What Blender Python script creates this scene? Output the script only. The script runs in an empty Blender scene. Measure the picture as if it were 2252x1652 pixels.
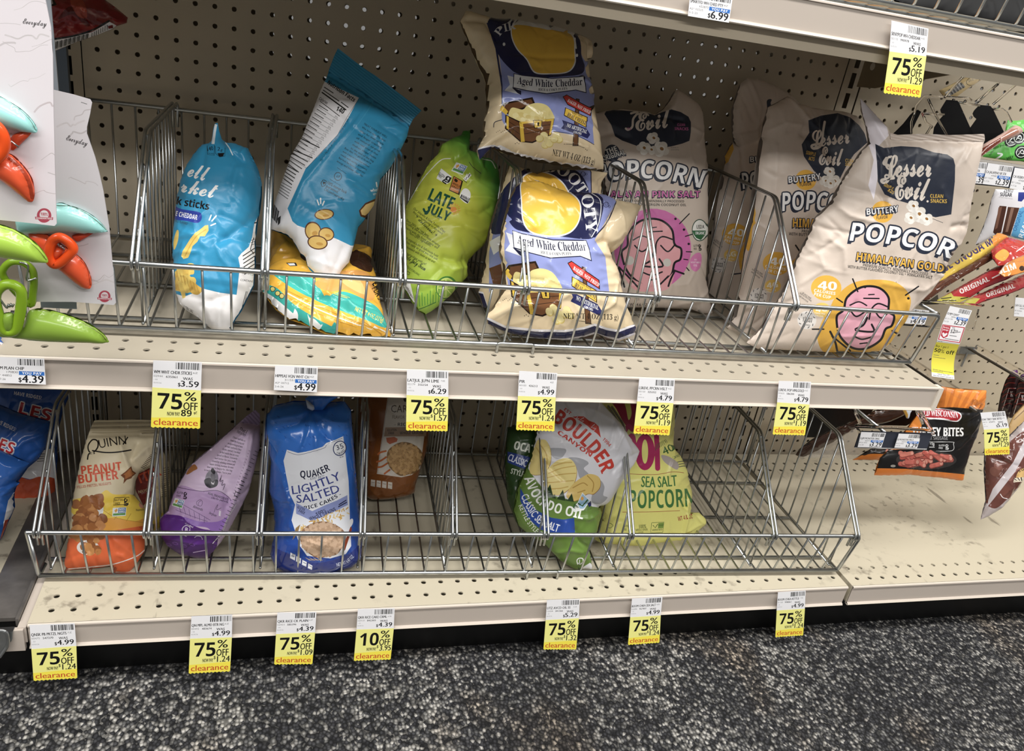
import bpy, bmesh, math, random
import numpy as np
from mathutils import Vector, Matrix
from mathutils.geometry import delaunay_2d_cdt, interpolate_bezier

scene = bpy.context.scene
COL = scene.collection
U = 0.0254            # everything below is measured in inches, on the 1-inch hole grid of the shelving
ZF = 31.8             # height of the hole row called 0 above the carpet

# ------------------------------------------------------------------ camera
CR = np.array([[0.961665289726106, -0.2298361521488761, 0.14958346733982097],
               [0.03199400564155762, -0.44771411352377877, -0.893604194347041],
               [0.2723531790506815, 0.8641339107551647, -0.42319774354782624]])
CC = np.array([10.213209218939229, -50.7539217524282, 4.090753539857317])
CF = 1778.2250261361758
cam = bpy.data.cameras.new('camera')
cam.sensor_fit = 'HORIZONTAL'
cam.sensor_width = 36.0
cam.lens = CF / 2252.0 * 36.0
cam.clip_start = 0.02
cam_ob = bpy.data.objects.new('camera', cam)
COL.objects.link(cam_ob)
mw = Matrix.Identity(4)
for i in range(3):
    mw[i][0] = CR[0, i]; mw[i][1] = -CR[1, i]; mw[i][2] = -CR[2, i]
mw[0][3] = CC[0] * U; mw[1][3] = CC[1] * U; mw[2][3] = (CC[2] + ZF) * U
cam_ob.matrix_world = mw
scene.camera = cam_ob

# ------------------------------------------------------------------ world, shop lights, exposure
world = bpy.data.worlds.new('shop_air')
scene.world = world
world.use_nodes = True
world.node_tree.nodes['Background'].inputs[0].default_value = (1.0, 0.985, 0.965, 1)
world.node_tree.nodes['Background'].inputs[1].default_value = 0.23
def troffer(x, y, z, sx, sy, watts):
    l = bpy.data.lights.new('ceiling_troffer', 'AREA')
    l.shape = 'RECTANGLE'; l.size = sx * U; l.size_y = sy * U
    l.energy = watts; l.color = (1.0, 0.982, 0.955)
    o = bpy.data.objects.new('ceiling_troffer', l)
    o.location = (x * U, y * U, (z + ZF) * U)
    COL.objects.link(o)
for lx in (-70, -10, 50, 110):
    troffer(lx, -50, 80, 48, 14, 43)
troffer(10, -125, 80, 200, 16, 125)
scene.view_settings.view_transform = 'Standard'
scene.view_settings.look = 'None'
scene.view_settings.gamma = 1.0
scene.view_settings.use_curve_mapping = False
scene.view_settings.exposure = 0.0

# ------------------------------------------------------------------ helpers: space
def W(p):
    return (p[0] * U, p[1] * U, (p[2] + ZF) * U)
def ray(uv):
    uv = np.atleast_2d(np.asarray(uv, float))
    d = np.column_stack([(uv[:, 0] - 1126) / CF, (uv[:, 1] - 826) / CF, np.ones(len(uv))])
    return d @ CR
def on(u, v, ax, val):
    """point in inches where the sight line through (u, v) of the photograph meets the plane ax = val"""
    r = ray((u, v))[0]; i = 'xyz'.index(ax)
    return CC + (val - CC[i]) / r[i] * r

# ------------------------------------------------------------------ helpers: colour and material
def lin(c):
    c = c / 255.0
    return c / 12.92 if c <= 0.04045 else ((c + 0.055) / 1.055) ** 2.4
def rgb(h):
    h = h.lstrip('#')
    if len(h) == 3: h = ''.join(k * 2 for k in h)
    return tuple(lin(int(h[i:i + 2], 16)) for i in (0, 2, 4))
def mat(name, col='888', rough=0.5, metal=0.0, spec=0.5, bump=0.0, bscale=200.0, mottle=0.0, mscale=30.0, attr=False, trans=0.0, ior=1.45, alpha=1.0, coat=0.0, crease=0.0):
    m = bpy.data.materials.new(name)
    m.use_nodes = True
    nt = m.node_tree; b = nt.nodes['Principled BSDF']
    c = rgb(col)
    b.inputs['Base Color'].default_value = (*c, 1)
    b.inputs['Roughness'].default_value = rough
    b.inputs['Metallic'].default_value = metal
    b.inputs['Specular IOR Level'].default_value = spec
    b.inputs['Transmission Weight'].default_value = trans
    b.inputs['IOR'].default_value = ior
    b.inputs['Coat Weight'].default_value = coat
    if alpha < 1: b.inputs['Alpha'].default_value = alpha
    tc = nt.nodes.new('ShaderNodeTexCoord')
    src = None
    if attr:
        a = nt.nodes.new('ShaderNodeAttribute'); a.attribute_name = 'print'
        src = a.outputs['Color']
    if mottle:
        n = nt.nodes.new('ShaderNodeTexNoise'); n.inputs['Scale'].default_value = mscale; n.inputs['Detail'].default_value = 6
        nt.links.new(tc.outputs['Object'], n.inputs['Vector'])
        r = nt.nodes.new('ShaderNodeMapRange'); r.inputs[1].default_value = .3; r.inputs[2].default_value = .7
        r.inputs[3].default_value = 1 - mottle; r.inputs[4].default_value = 1 + mottle * .4
        nt.links.new(n.outputs[0], r.inputs[0])
        x = nt.nodes.new('ShaderNodeMix'); x.data_type = 'RGBA'; x.blend_type = 'MULTIPLY'; x.inputs[0].default_value = 1
        if src: nt.links.new(src, x.inputs[6])
        else: x.inputs[6].default_value = (*c, 1)
        nt.links.new(r.outputs[0], x.inputs[7]); src = x.outputs[2]
    if src: nt.links.new(src, b.inputs['Base Color'])
    prev = None
    if crease:
        n = nt.nodes.new('ShaderNodeTexNoise'); n.noise_type = 'RIDGED_MULTIFRACTAL'; n.inputs['Scale'].default_value = 16; n.inputs['Detail'].default_value = 2.5
        n.inputs['Distortion'].default_value = .6
        nt.links.new(tc.outputs['Object'], n.inputs['Vector'])
        bp = nt.nodes.new('ShaderNodeBump'); bp.inputs['Strength'].default_value = crease; bp.inputs['Distance'].default_value = 0.006
        nt.links.new(n.outputs[0], bp.inputs['Height']); nt.links.new(bp.outputs[0], b.inputs['Normal']); prev = bp
    if bump:
        n = nt.nodes.new('ShaderNodeTexNoise'); n.inputs['Scale'].default_value = bscale; n.inputs['Detail'].default_value = 3
        nt.links.new(tc.outputs['Object'], n.inputs['Vector'])
        bp = nt.nodes.new('ShaderNodeBump'); bp.inputs['Strength'].default_value = bump; bp.inputs['Distance'].default_value = 0.002
        nt.links.new(n.outputs[0], bp.inputs['Height']); nt.links.new(bp.outputs[0], b.inputs['Normal'])
        if prev: nt.links.new(prev.outputs[0], bp.inputs['Normal'])
    return m

# ------------------------------------------------------------------ helpers: objects
def tag(o, label=None, cat=None, group=None, kind=None):
    if label: o['label'] = label
    if cat: o['category'] = cat
    if group: o['group'] = group
    if kind: o['kind'] = kind
    return o
ORG = {}
def thing(name, label, cat, loc, group=None):
    o = bpy.data.objects.new(name, None)
    o.empty_display_size = 0.02
    COL.objects.link(o); o.location = W(loc); ORG[o.name] = np.array(loc, float)
    return tag(o, label, cat, group)
class MB:
    """collects faces in inches; build() links them as one mesh object"""
    def __init__(s): s.v = []; s.f = []; s.m = []; s.c = []; s.n = 0
    def add(s, v, f, mi=0, col=None):
        s.v.append(np.asarray(v, float).reshape(-1, 3))
        for q in f: s.f.append(tuple(i + s.n for i in q)); s.m.append(mi); s.c.append(col)
        s.n += len(s.v[-1]); return s
    def box(s, x0, x1, y0, y1, z0, z1, mi=0, col=None):
        v = [(x, y, z) for x in (x0, x1) for y in (y0, y1) for z in (z0, z1)]
        return s.add(v, [(0, 1, 3, 2), (4, 6, 7, 5), (0, 4, 5, 1), (2, 3, 7, 6), (0, 2, 6, 4), (1, 5, 7, 3)], mi, col)
    def tube(s, pts, r, n=8, mi=0, col=None, closed=False):
        P = np.array(pts, float); k = len(P)
        T = np.zeros_like(P)
        for i in range(k):
            a = P[(i - 1) % k] if (closed or i > 0) else P[i]
            b = P[(i + 1) % k] if (closed or i < k - 1) else P[i]
            t = b - a; T[i] = t / (np.linalg.norm(t) + 1e-12)
        up = np.array([0.0, 0, 1]) if abs(T[0][2]) < .9 else np.array([1.0, 0, 0])
        V = []; a = np.arange(n) * 2 * math.pi / n
        nx = np.cross(T[0], up); nx /= np.linalg.norm(nx)
        for i in range(k):
            nx = nx - T[i] * (nx @ T[i]); nx /= np.linalg.norm(nx); ny = np.cross(T[i], nx)
            rr = r[i] if hasattr(r, '__len__') else r
            V.append(P[i] + rr * (np.cos(a)[:, None] * nx + np.sin(a)[:, None] * ny))
        F = []
        for i in range(k if closed else k - 1):
            j = (i + 1) % k
            for q in range(n): F.append((i * n + q, i * n + (q + 1) % n, j * n + (q + 1) % n, j * n + q))
        if not closed: F += [tuple(range(n))[::-1], tuple((k - 1) * n + q for q in range(n))]
        return s.add(np.concatenate(V), F, mi, col)
    def prism(s, poly, d, mi=0, col=None):
        """closed planar polygon (3-D points) thickened by the vector d"""
        P = np.array(poly, float); n = len(P); d = np.asarray(d, float)
        F = [tuple(range(n)), tuple(range(2 * n - 1, n - 1, -1))] + [(i, i + n, (i + 1) % n + n, (i + 1) % n) for i in range(n)]
        return s.add(np.vstack([P, P + d]), F, mi, col)
    def build(s, name, mats, parent=None, smooth=False, angle=None):
        V = np.concatenate(s.v)
        if parent is not None:
            org = ORG[parent.name]
        else:
            org = np.array([(V[:, 0].min() + V[:, 0].max()) / 2, (V[:, 1].min() + V[:, 1].max()) / 2, V[:, 2].min()])
        me = bpy.data.meshes.new(name)
        me.from_pydata(((V - org) * U).tolist(), [], s.f)
        mats = mats if isinstance(mats, (list, tuple)) else [mats]
        for m in mats: me.materials.append(m)
        me.polygons.foreach_set('material_index', s.m)
        if any(c is not None for c in s.c):
            at = me.color_attributes.new('print', 'FLOAT_COLOR', 'CORNER')
            arr = np.ones((len(me.loops), 4), np.float32); k = 0
            for f, c in zip(s.f, s.c):
                if c is not None: arr[k:k + len(f), :3] = c
                k += len(f)
            at.data.foreach_set('color', arr.ravel())
        if smooth: me.polygons.foreach_set('use_smooth', [True] * len(s.f))
        me.validate(); me.update()
        if smooth and angle: me.set_sharp_from_angle(angle=math.radians(angle))
        o = bpy.data.objects.new(name, me); COL.objects.link(o)
        ORG[o.name] = org
        if parent is not None: o.parent = parent
        else: o.location = W(org)
        return o
def rounded(pts, r, n=4):
    """polyline with its inner corners rounded"""
    P = [np.array(p, float) for p in pts]; out = [P[0]]
    for i in range(1, len(P) - 1):
        a = P[i - 1] - P[i]; b = P[i + 1] - P[i]
        q = min(r, np.linalg.norm(a) * .45, np.linalg.norm(b) * .45)
        a = P[i] + a / np.linalg.norm(a) * q; b = P[i] + b / np.linalg.norm(b) * q
        for k in range(n + 1):
            t = k / n; out.append((1 - t) ** 2 * a + 2 * t * (1 - t) * P[i] + t * t * b)
    out.append(P[-1]); return out

# ------------------------------------------------------------------ shared materials
M_PANEL = mat('putty_painted_steel_panel', 'b5a994', .55, mottle=.04, mscale=9, bump=.04, bscale=900)
M_DECK = mat('cream_painted_steel_deck', 'aea594', .42, mottle=.05, mscale=14)
M_FASCIA = mat('pinkish_beige_price_channel', 'b9aea3', .38, mottle=.02, mscale=8)
M_LIP = mat('pale_channel_edge', 'd2c8ba', .35)
M_WIRE = mat('zinc_plated_wire', 'b9bcbc', .3, metal=1.0, mottle=.10, mscale=120)
M_DARK = mat('dark_painted_steel', '1d1c1b', .5)
M_BRACKET = mat('dark_beige_bracket_paint', '8d8069', .5)  # bracket paint, a darker beige than the panels
M_BLACK = mat('black_plastic', '0b0b0c', .35)
M_CLEAR = mat('clear_acrylic', 'fdfaf6', .04, trans=1.0, ior=1.3)
# ------------------------------------------------------------------ floor, kick plate, pegboard
def carpet_material():
    m = bpy.data.materials.new('looped_charcoal_carpet'); m.use_nodes = True
    nt = m.node_tree; N = nt.nodes; L = nt.links; b = N['Principled BSDF']
    tc = N.new('ShaderNodeTexCoord')
    v = N.new('ShaderNodeTexVoronoi'); v.inputs['Scale'].default_value = 1 / (.185 * U); v.inputs['Randomness'].default_value = 1.0
    mp = N.new('ShaderNodeMapping'); mp.inputs['Scale'].default_value = (1, .82, 1)
    L.new(tc.outputs['Object'], mp.inputs[0]); L.new(mp.outputs[0], v.inputs['Vector'])
    sp = N.new('ShaderNodeSeparateColor'); L.new(v.outputs['Color'], sp.inputs[0])
    n = N.new('ShaderNodeTexNoise'); n.inputs['Scale'].default_value = 5.5; n.inputs['Detail'].default_value = 2
    mp2 = N.new('ShaderNodeMapping'); mp2.inputs['Scale'].default_value = (1, .6, 1); mp2.inputs['Location'].default_value = (.33, .2, 0)
    L.new(tc.outputs['Object'], mp2.inputs[0]); L.new(mp2.outputs[0], n.inputs['Vector'])
    r = N.new('ShaderNodeMapRange'); r.inputs[1].default_value = .36; r.inputs[2].default_value = .66; r.inputs[3].default_value = -.14; r.inputs[4].default_value = .16
    L.new(n.outputs[0], r.inputs[0])
    a = N.new('ShaderNodeMath'); a.operation = 'ADD'; L.new(sp.outputs[0], a.inputs[0]); L.new(r.outputs[0], a.inputs[1])
    cr = N.new('ShaderNodeValToRGB'); e = cr.color_ramp.elements
    e[0].position = .18; e[0].color = (*rgb('333336'), 1)
    e[1].position = 1.0; e[1].color = (*rgb('b4b1ab'), 1)
    for p, c in ((.46, '424244'), (.68, '777674'), (.86, '9a9792')):
        k = e.new(p); k.color = (*rgb(c), 1)
    L.new(a.outputs[0], cr.inputs[0])
    dr = N.new('ShaderNodeMapRange'); dr.inputs[1].default_value = .25; dr.inputs[2].default_value = .62; dr.inputs[3].default_value = 1.0; dr.inputs[4].default_value = .26  # shade in the gaps between loops, put into the colour
    L.new(v.outputs['Distance'], dr.inputs[0])
    dm = N.new('ShaderNodeMix'); dm.data_type = 'RGBA'; dm.blend_type = 'MULTIPLY'; dm.inputs[0].default_value = 1
    L.new(cr.outputs[0], dm.inputs[6]); L.new(dr.outputs[0], dm.inputs[7]); cr = dm
    w = N.new('ShaderNodeTexNoise'); w.inputs['Scale'].default_value = 7; L.new(mp2.outputs[0], w.inputs['Vector'])
    wr = N.new('ShaderNodeMapRange'); wr.inputs[1].default_value = .56; wr.inputs[2].default_value = .68; L.new(w.outputs[0], wr.inputs[0])
    x = N.new('ShaderNodeMix'); x.data_type = 'RGBA'; x.blend_type = 'MULTIPLY'; L.new(wr.outputs[0], x.inputs[0])
    L.new(cr.outputs[2], x.inputs[6]); x.inputs[7].default_value = (1.0, .88, .76, 1)
    L.new(x.outputs[2], b.inputs['Base Color'])
    b.inputs['Roughness'].default_value = .9; b.inputs['Specular IOR Level'].default_value = .25
    s = N.new('ShaderNodeMath'); s.operation = 'MULTIPLY'; s.inputs[1].default_value = -1.0; L.new(v.outputs['Distance'], s.inputs[0])
    bp = N.new('ShaderNodeBump'); bp.inputs['Strength'].default_value = 1.0; bp.inputs['Distance'].default_value = .0035
    L.new(s.outputs[0], bp.inputs['Height']); L.new(bp.outputs[0], b.inputs['Normal'])
    return m
f = MB(); f.add([(-90, -110, -ZF), (130, -110, -ZF), (130, 6, -ZF), (-90, 6, -ZF)], [(0, 1, 2, 3)])
tag(f.build('floor', carpet_material()), kind='structure')
k = MB(); k.box(-60, 110, -15.0, -14.6, -ZF, -28.3)
tag(k.build('baseboard_front', mat('black_kick_plate', '070707', .45)), kind='structure')

def ring_cells(mb, cells, r, plane, depth, n=12, sx=.5):
    """1-inch squares with a round hole each, plus the wall of the hole; plane(a, b, d) gives the 3-D point"""
    ang = (np.arange(n) + .5) * 2 * math.pi / n
    c, s = np.cos(ang), np.sin(ang); q = np.maximum(abs(c), abs(s))
    for (a0, b0, ha, hb) in cells:
        sq = [plane(a0 + ha * c[i] / q[i], b0 + hb * s[i] / q[i], 0) for i in range(n)]
        corners = [plane(a0 + i * ha, b0 + j * hb, 0) for i, j in ((1, 1), (-1, 1), (-1, -1), (1, -1))]
        h = [plane(a0 + r * c[i], b0 + r * s[i], 0) for i in range(n)]
        g = [plane(a0 + r * c[i], b0 + r * s[i], depth) for i in range(n)]
        F = [(i, (i + 1) % n, n + (i + 1) % n, n + i) for i in range(n)]
        F += [(n + i, n + (i + 1) % n, 2 * n + (i + 1) % n, 2 * n + i) for i in range(n)]
        F += [(3 * n + t, (3 * t + 2 - 1) % n, (3 * t + 1 - 1) % n) for t in range(0)]
        mb.add(sq + h + g, F, 0)
        # the corner triangles that the polygonal outer ring leaves open
        for t, (i, j) in enumerate(((1, 1), (-1, 1), (-1, -1), (1, -1))):
            k0 = int(round((t * 90 + 45) / 360 * n - .5)); near = [kk % n for kk in (k0, k0 + 1)]
            mb.add([corners[t], sq[near[1]], sq[near[0]]], [(0, 1, 2)], 0)
wallp = lambda a, b, d: (a, d, b)
ZT, ZB = 9, -27
def pegboard(name, x0, x1, holes, back=False, y=0, ph=(0, 0)):
    mb = MB()
    pl = lambda a, b, d: (a, y + d, b)
    cells = [(hx + ph[0], hz + ph[1], .5, .5) for hx in holes for hz in range(ZB, ZT + 1)]
    ring_cells(mb, cells, .132, pl, .1, n=12)
    a0, a1 = holes[0] + ph[0] - .5, holes[-1] + ph[0] + .5; b0, b1 = ZB - .5 + ph[1], ZT + .5 + ph[1]
    q = lambda p, r, s, t: mb.add([pl(p, s, 0), pl(r, s, 0), pl(r, t, 0), pl(p, t, 0)], [(0, 1, 2, 3)])
    q(x0, a0, b0, b1); q(a1, x1, b0, b1); q(x0, x1, -29, b0); q(x0, x1, b1, 34)
    return mb
tag(pegboard('wall_back', -.75, 45.75, list(range(0, 46))).build('wall_back', M_PANEL), kind='structure')
tag(pegboard('w', 47.3, 95, list(range(48, 82))).build('wall_right_bay', M_PANEL), kind='structure')
b_ = pegboard('w', -1, 95, list(range(0, 82)), y=2.3, ph=(.15, -.13)); b_.box(-50, -1, 2.3, 2.4, -29, 34)
tag(b_.build('wall_behind_pegboard', M_PANEL), kind='structure')
m_ = MB(); m_.box(-50, -2.2, 0, .1, -29, 34)
tag(m_.build('wall_left_bay', M_PANEL), kind='structure')
m_ = MB(); m_.box(-60, 110, -.2, 2.6, 33.5, 34); m_.box(-60, 110, .1, 2.2, -29.2, -28.8); m_.box(95, 95.4, -.2, 2.6, -29, 34)
tag(m_.build('trim_1', M_PANEL), kind='structure')

def upright(xc, name_side):
    t = thing('slotted_upright', name_side, 'shelf upright', (xc, .4, -28.5), 'slotted steel uprights of the shelving')
    mb = MB()
    ring = []
    z = -28.5
    def q(a0, a1, b0, b1, y=.02): mb.add([(a0, y, b0), (a1, y, b0), (a1, y, b1), (a0, y, b1)], [(0, 1, 2, 3)])
    w = .72
    sl = (-.18, .18)
    q(xc - w, xc + sl[0], -28.5, 33.5); q(xc + sl[1], xc + w, -28.5, 33.5)
    zz = -28.5
    while zz < 33:
        q(xc + sl[0], xc + sl[1], zz, zz + .32); zz += 1.3
    q(xc + sl[0], xc + sl[1], zz, 33.5)
    mb.box(xc - w, xc - w + .05, .02, 1.8, -28.5, 33.5); mb.box(xc + w - .05, xc + w, .02, 1.8, -28.5, 33.5)
    mb.build('slotted_face', M_PANEL, t)
    d = MB(); d.box(xc - .5, xc + .5, 1.2, 1.5, -28.5, 33.5); d.build('inner_channel', M_DARK, t)
upright(46.52, 'slotted steel upright to the right of the popcorn bags')
upright(-1.48, 'slotted steel upright at the left behind the hanging cards')

# ------------------------------------------------------------------ shelves and base decks
def deck(name, label, x0, x1, zt, rows, yfront, thick, cat, mdeck, end_cap=False, yback=-.35, fascia_h=1.47, back_lip=True, group=None):
    t = thing(name, label, cat, ((x0 + x1) / 2, yfront / 2, zt - thick), group)
    mb = MB(); pl = lambda a, b, d: (a, b, zt - d)
    ys = sorted(r[0] for r in rows)
    edges = [yfront + .12] + [y for y in ys for y in (y - .47, y + .47)] + [yback]
    y_prev = yfront + .12
    q = lambda xa, xb, ya, yb: mb.add([(xa, ya, zt), (xb, ya, zt), (xb, yb, zt), (xa, yb, zt)], [(0, 1, 2, 3)])
    for y, first in sorted(rows):
        q(x0, x1, y_prev, y - .47)
        n0 = math.ceil(x0 + .55 - first); n1 = math.floor(x1 - .55 - first)
        ring_cells(mb, [(first + i, y, .5, .47) for i in range(n0, n1 + 1)], .15, pl, .08, n=12)
        q(x0, first + n0 - .5, y - .47, y + .47); q(first + n1 + .5, x1, y - .47, y + .47)
        y_prev = y + .47
    q(x0, x1, y_prev, yback)
    mb.box(x0, x0 + .06, yfront + .12, yback, zt - thick, zt - .001); mb.box(x1 - .06, x1, yfront + .12, yback, zt - thick, zt - .001)
    mb.box(x0, x1, yfront + 1.9, yfront + 2.0, zt - thick, zt - .12)
    mb.box(x0, x1, yback - .1, yback, zt - thick, zt - .12)
    mb.box(x0 + .06, x1 - .06, yfront + .16, yfront + 3.0, zt - fascia_h + .05, zt - fascia_h + .1)  # added closure under the hole rows, blocks light so the holes stay dark
    mb.box(x0 + .06, x1 - .06, yfront + 2.95, yfront + 3.0, zt - 1.35, zt - .1)
    mb.build('deck_plate', mdeck, t)
    # price channel: rounded top lip, recessed face, curled bottom lip
    prof = [(.14, 0.0), (.02, .0), (0, -.03), (-.02, -.10), (.05, -.13), (.05, -fascia_h + .17), (-.05, -fascia_h + .13), (-.09, -fascia_h + .05), (-.05, -fascia_h), (.14, -fascia_h), (.14, -fascia_h + .06)]
    pr = MB()
    P = [(x0 + .02, yfront + a, zt + b) for a, b in prof]; Q = [(x1 - .02, yfront + a, zt + b) for a, b in prof]
    n = len(prof)
    for i in range(n - 1):
        pr.add([P[i], Q[i], Q[i + 1], P[i + 1]], [(0, 1, 2, 3)], 1 if i in (6, 7, 8, 0, 1) else 0)
    pr.box(x0 + .02, x1 - .02, yfront + .14, yfront + .2, zt - fascia_h, zt - .01)
    pr.build('price_channel', [M_FASCIA, M_LIP], t)
    if end_cap:
        e = MB(); e.box(x1 - .03, x1 + .28, yfront - .05, yfront + .5, zt - fascia_h, zt - .02); e.build('end_cap', M_LIP, t)
    return t
def dirty_deck():
    m = mat('scuffed_cream_deck', 'bdb49f', .45)
    nt = m.node_tree; N = nt.nodes; L = nt.links; b = N['Principled BSDF']
    tc = N.new('ShaderNodeTexCoord')
    def nz(scale, st, lo, hi, det=8):
        mp = N.new('ShaderNodeMapping'); mp.inputs['Scale'].default_value = st; L.new(tc.outputs['Object'], mp.inputs[0])
        n = N.new('ShaderNodeTexNoise'); n.inputs['Scale'].default_value = scale; n.inputs['Detail'].default_value = det; L.new(mp.outputs[0], n.inputs['Vector'])
        r = N.new('ShaderNodeMapRange'); r.inputs[1].default_value = lo; r.inputs[2].default_value = hi; L.new(n.outputs[0], r.inputs[0]); return r.outputs[0]
    a = nz(60, (1, 1, 1), .55, .68); g = nz(7, (1, 1, 1), .48, .66, 2)
    s = nz(34, (1.0, .22, 1), .685, .73, 4)
    mu = N.new('ShaderNodeMath'); mu.operation = 'MULTIPLY'; L.new(a, mu.inputs[0]); L.new(g, mu.inputs[1])
    mx = N.new('ShaderNodeMath'); mx.operation = 'MAXIMUM'; L.new(mu.outputs[0], mx.inputs[0]); L.new(s, mx.inputs[1])
    sc = N.new('ShaderNodeMath'); sc.operation = 'MULTIPLY'; sc.inputs[1].default_value = .62; L.new(mx.outputs[0], sc.inputs[0])
    x = N.new('ShaderNodeMix'); x.data_type = 'RGBA'; L.new(sc.outputs[0], x.inputs[0])
    x.inputs[6].default_value = (*rgb('bdb49f'), 1); x.inputs[7].default_value = (*rgb('5a5044'), 1)
    L.new(x.outputs[2], b.inputs['Base Color']); return m
M_DIRTY = dirty_deck()
ZM, ZL = -12.36, -27.11
deck('store_shelf', 'cream steel middle shelf with pinkish price channel carrying clearance tags', -1.6, 46.15, ZM, [(-15.82, -.6), (-14.88, -.6)], -16.93, 1.1, 'shelf', M_DECK, True)
up_ = deck('store_shelf', 'upper steel shelf crossing the top right corner above the popcorn', -49.5, 46.4, 5.8, [(-15.75, -.6)], -16.75, 1.2, 'shelf', M_DECK)
m_ = MB(); m_.box(-49.4, 46.3, -16.45, -16.35, 3.78, 4.4); m_.box(-49.4, 46.3, -16.45, -15.6, 3.72, 3.78); m_.build('return_lip', M_PANEL, up_)
deck('base_deck', 'long cream base deck just above the carpet under the lower basket', -1.45, 45.95, ZL, [(-15.61, -.6), (-14.57, -.6)], -16.62, 1.3, 'base shelf', M_DIRTY)
deck('base_deck', 'bare scuffed cream base deck at the right below the jerky', 46.3, 94, ZL, [(-15.81, .13), (-14.78, .12), (-2.77, .1), (-1.78, .02)], -16.62, 1.3, 'base shelf', M_DIRTY)
deck('store_shelf', 'cream steel shelf of the left bay, level with the middle shelf', -49.5, -1.75, ZM, [], -16.93, 1.1, 'shelf', M_DECK)
t = thing('base_deck', 'dusty base deck of the left bay with a dark steel strip', 'base shelf', (-12, -8, -28.4))
m_ = MB(); m_.box(-50, -3.75, -16.4, -.35, -27.5, -27.2); m_.build('deck_plate', M_DIRTY, t)
m_ = MB(); m_.box(-3.75, -1.95, -15.9, -.4, -27.45, -27.22); m_.box(-2.05, -1.9, -16.2, -.4, -27.5, -27.05); m_.build('dark_joint_strip', mat('worn_dark_steel_strip', '7d7873', .34, metal=.55, mottle=.45, mscale=25), t)
m_ = MB(); m_.box(-1.88, -1.5, -16.6, -.4, -28.2, -27.25); m_.box(-50, -1.6, -16.75, -16.5, -28.6, -27.3); m_.build('price_channel', M_FASCIA, t)
m_ = MB(); m_.prism([(-3.5, -16.85, -27.25), (-2.0, -16.85, -27.25), (-2.05, -16.95, -27.7), (-2.6, -17.05, -28.5), (-3.5, -17.05, -28.6)], (0, .35, 0)); m_.tube(rounded([(-3.6, -17.0, -27.0), (-2.2, -17.0, -27.0), (-2.2, -17.0, -27.9), (-2.6, -17.2, -28.5)], .3), .09)
m_.build('corner_bracket', M_WIRE, t)

# bracket that carries the upper shelf
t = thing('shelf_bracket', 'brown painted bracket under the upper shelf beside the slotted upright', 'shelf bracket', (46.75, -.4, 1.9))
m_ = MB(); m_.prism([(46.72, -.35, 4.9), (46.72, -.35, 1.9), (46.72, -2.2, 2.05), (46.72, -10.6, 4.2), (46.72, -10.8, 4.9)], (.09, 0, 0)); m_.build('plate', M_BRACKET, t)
m_ = MB(); m_.tube([(46.70, -1.35, 3.3), (46.715, -1.35, 3.3)], .24, 14); m_.build('pale_hole_disc', mat('painted_hole_light', 'd8d2c6', .6), t)  # pale disc, painted to stand for light seen through a hole

# ------------------------------------------------------------------ wire baskets and their dividers
RW, RR = .062, .125
def basket(label, x0, x1, zb, yf0, yaw, name='wire_basket', hb=7.85, hf=3.75, lean=.75, back_y=-1.0, feet=()):
    depth = yf0 - back_y    # negative
    t = thing(name, label, 'wire basket', ((x0 + x1) / 2, yf0 / 2, zb))
    xc = (x0 + x1) / 2
    c, s = math.cos(yaw), math.sin(yaw)
    def T(x, y, z): return (xc + (x - xc) * c - (y - yf0) * s, yf0 + (x - xc) * s + (y - yf0) * c, z)
    zf = zb + .42
    fr = MB()
    fr.tube([T(*p) for p in rounded([(x0, yf0 + 1.0, zb + .35), (x0, yf0, zf - .05), (x0, yf0 - lean, zb + hf), (x0 + .001, yf0 - lean, zb + hf), (x1, yf0 - lean, zb + hf), (x1, yf0, zf - .05), (x1, yf0 + 1.0, zb + .35)], .35)], RR)
    fr.build('front_rail', M_WIRE, t, True)
    b = MB(); b.tube([T(x0, yf0, zf), T(x1, yf0, zf)], RR)
    b.build('bottom_rail', M_WIRE, t, True)
    b = MB()
    for yy in (.12, .45, .78):
        y = yf0 - depth * yy; b.tube([T(x0, y, zb + .2), T(x1, y, zb + .2)], .11)
    b.tube([T(x0, back_y, zb + .3), T(x1, back_y, zb + .3)], .11); b.build('under_rails', M_WIRE, t, True)
    b = MB(); b.tube([T(x0, back_y, zb + hb), T(x1, back_y, zb + hb)], .115); b.tube([T(x0, back_y, zb + hb), T(x0, back_y, zb + .3)], .11); b.tube([T(x1, back_y, zb + hb), T(x1, back_y, zb + .3)], .11); b.build('back_rail', M_WIRE, t, True)
    g = MB(); n = int(round((x1 - x0) / 1.19)); dx = (x1 - x0) / n
    for i in range(1, n):
        x = x0 + i * dx
        g.tube([T(*p) for p in rounded([(x, yf0 - lean + .04, zb + hf), (x, yf0 + .03, zf - .02), (x, back_y, zb + .33), (x, back_y + .06, zb + hb)], .25, 2)], RW, 6)
    g.build('wire_grid', M_WIRE, t, True)
    for fx in feet:
        h = MB(); h.tube(rounded([T(fx[0], yf0 - .12, zb - .12), T(fx[0], yf0 - .12, zb + .52), T(fx[1], yf0 - .12, zb + .52), T(fx[1], yf0 - .12, zb - .12)], .15), .085); h.build('shelf_clip', M_WIRE, t, True)
    return T
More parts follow.
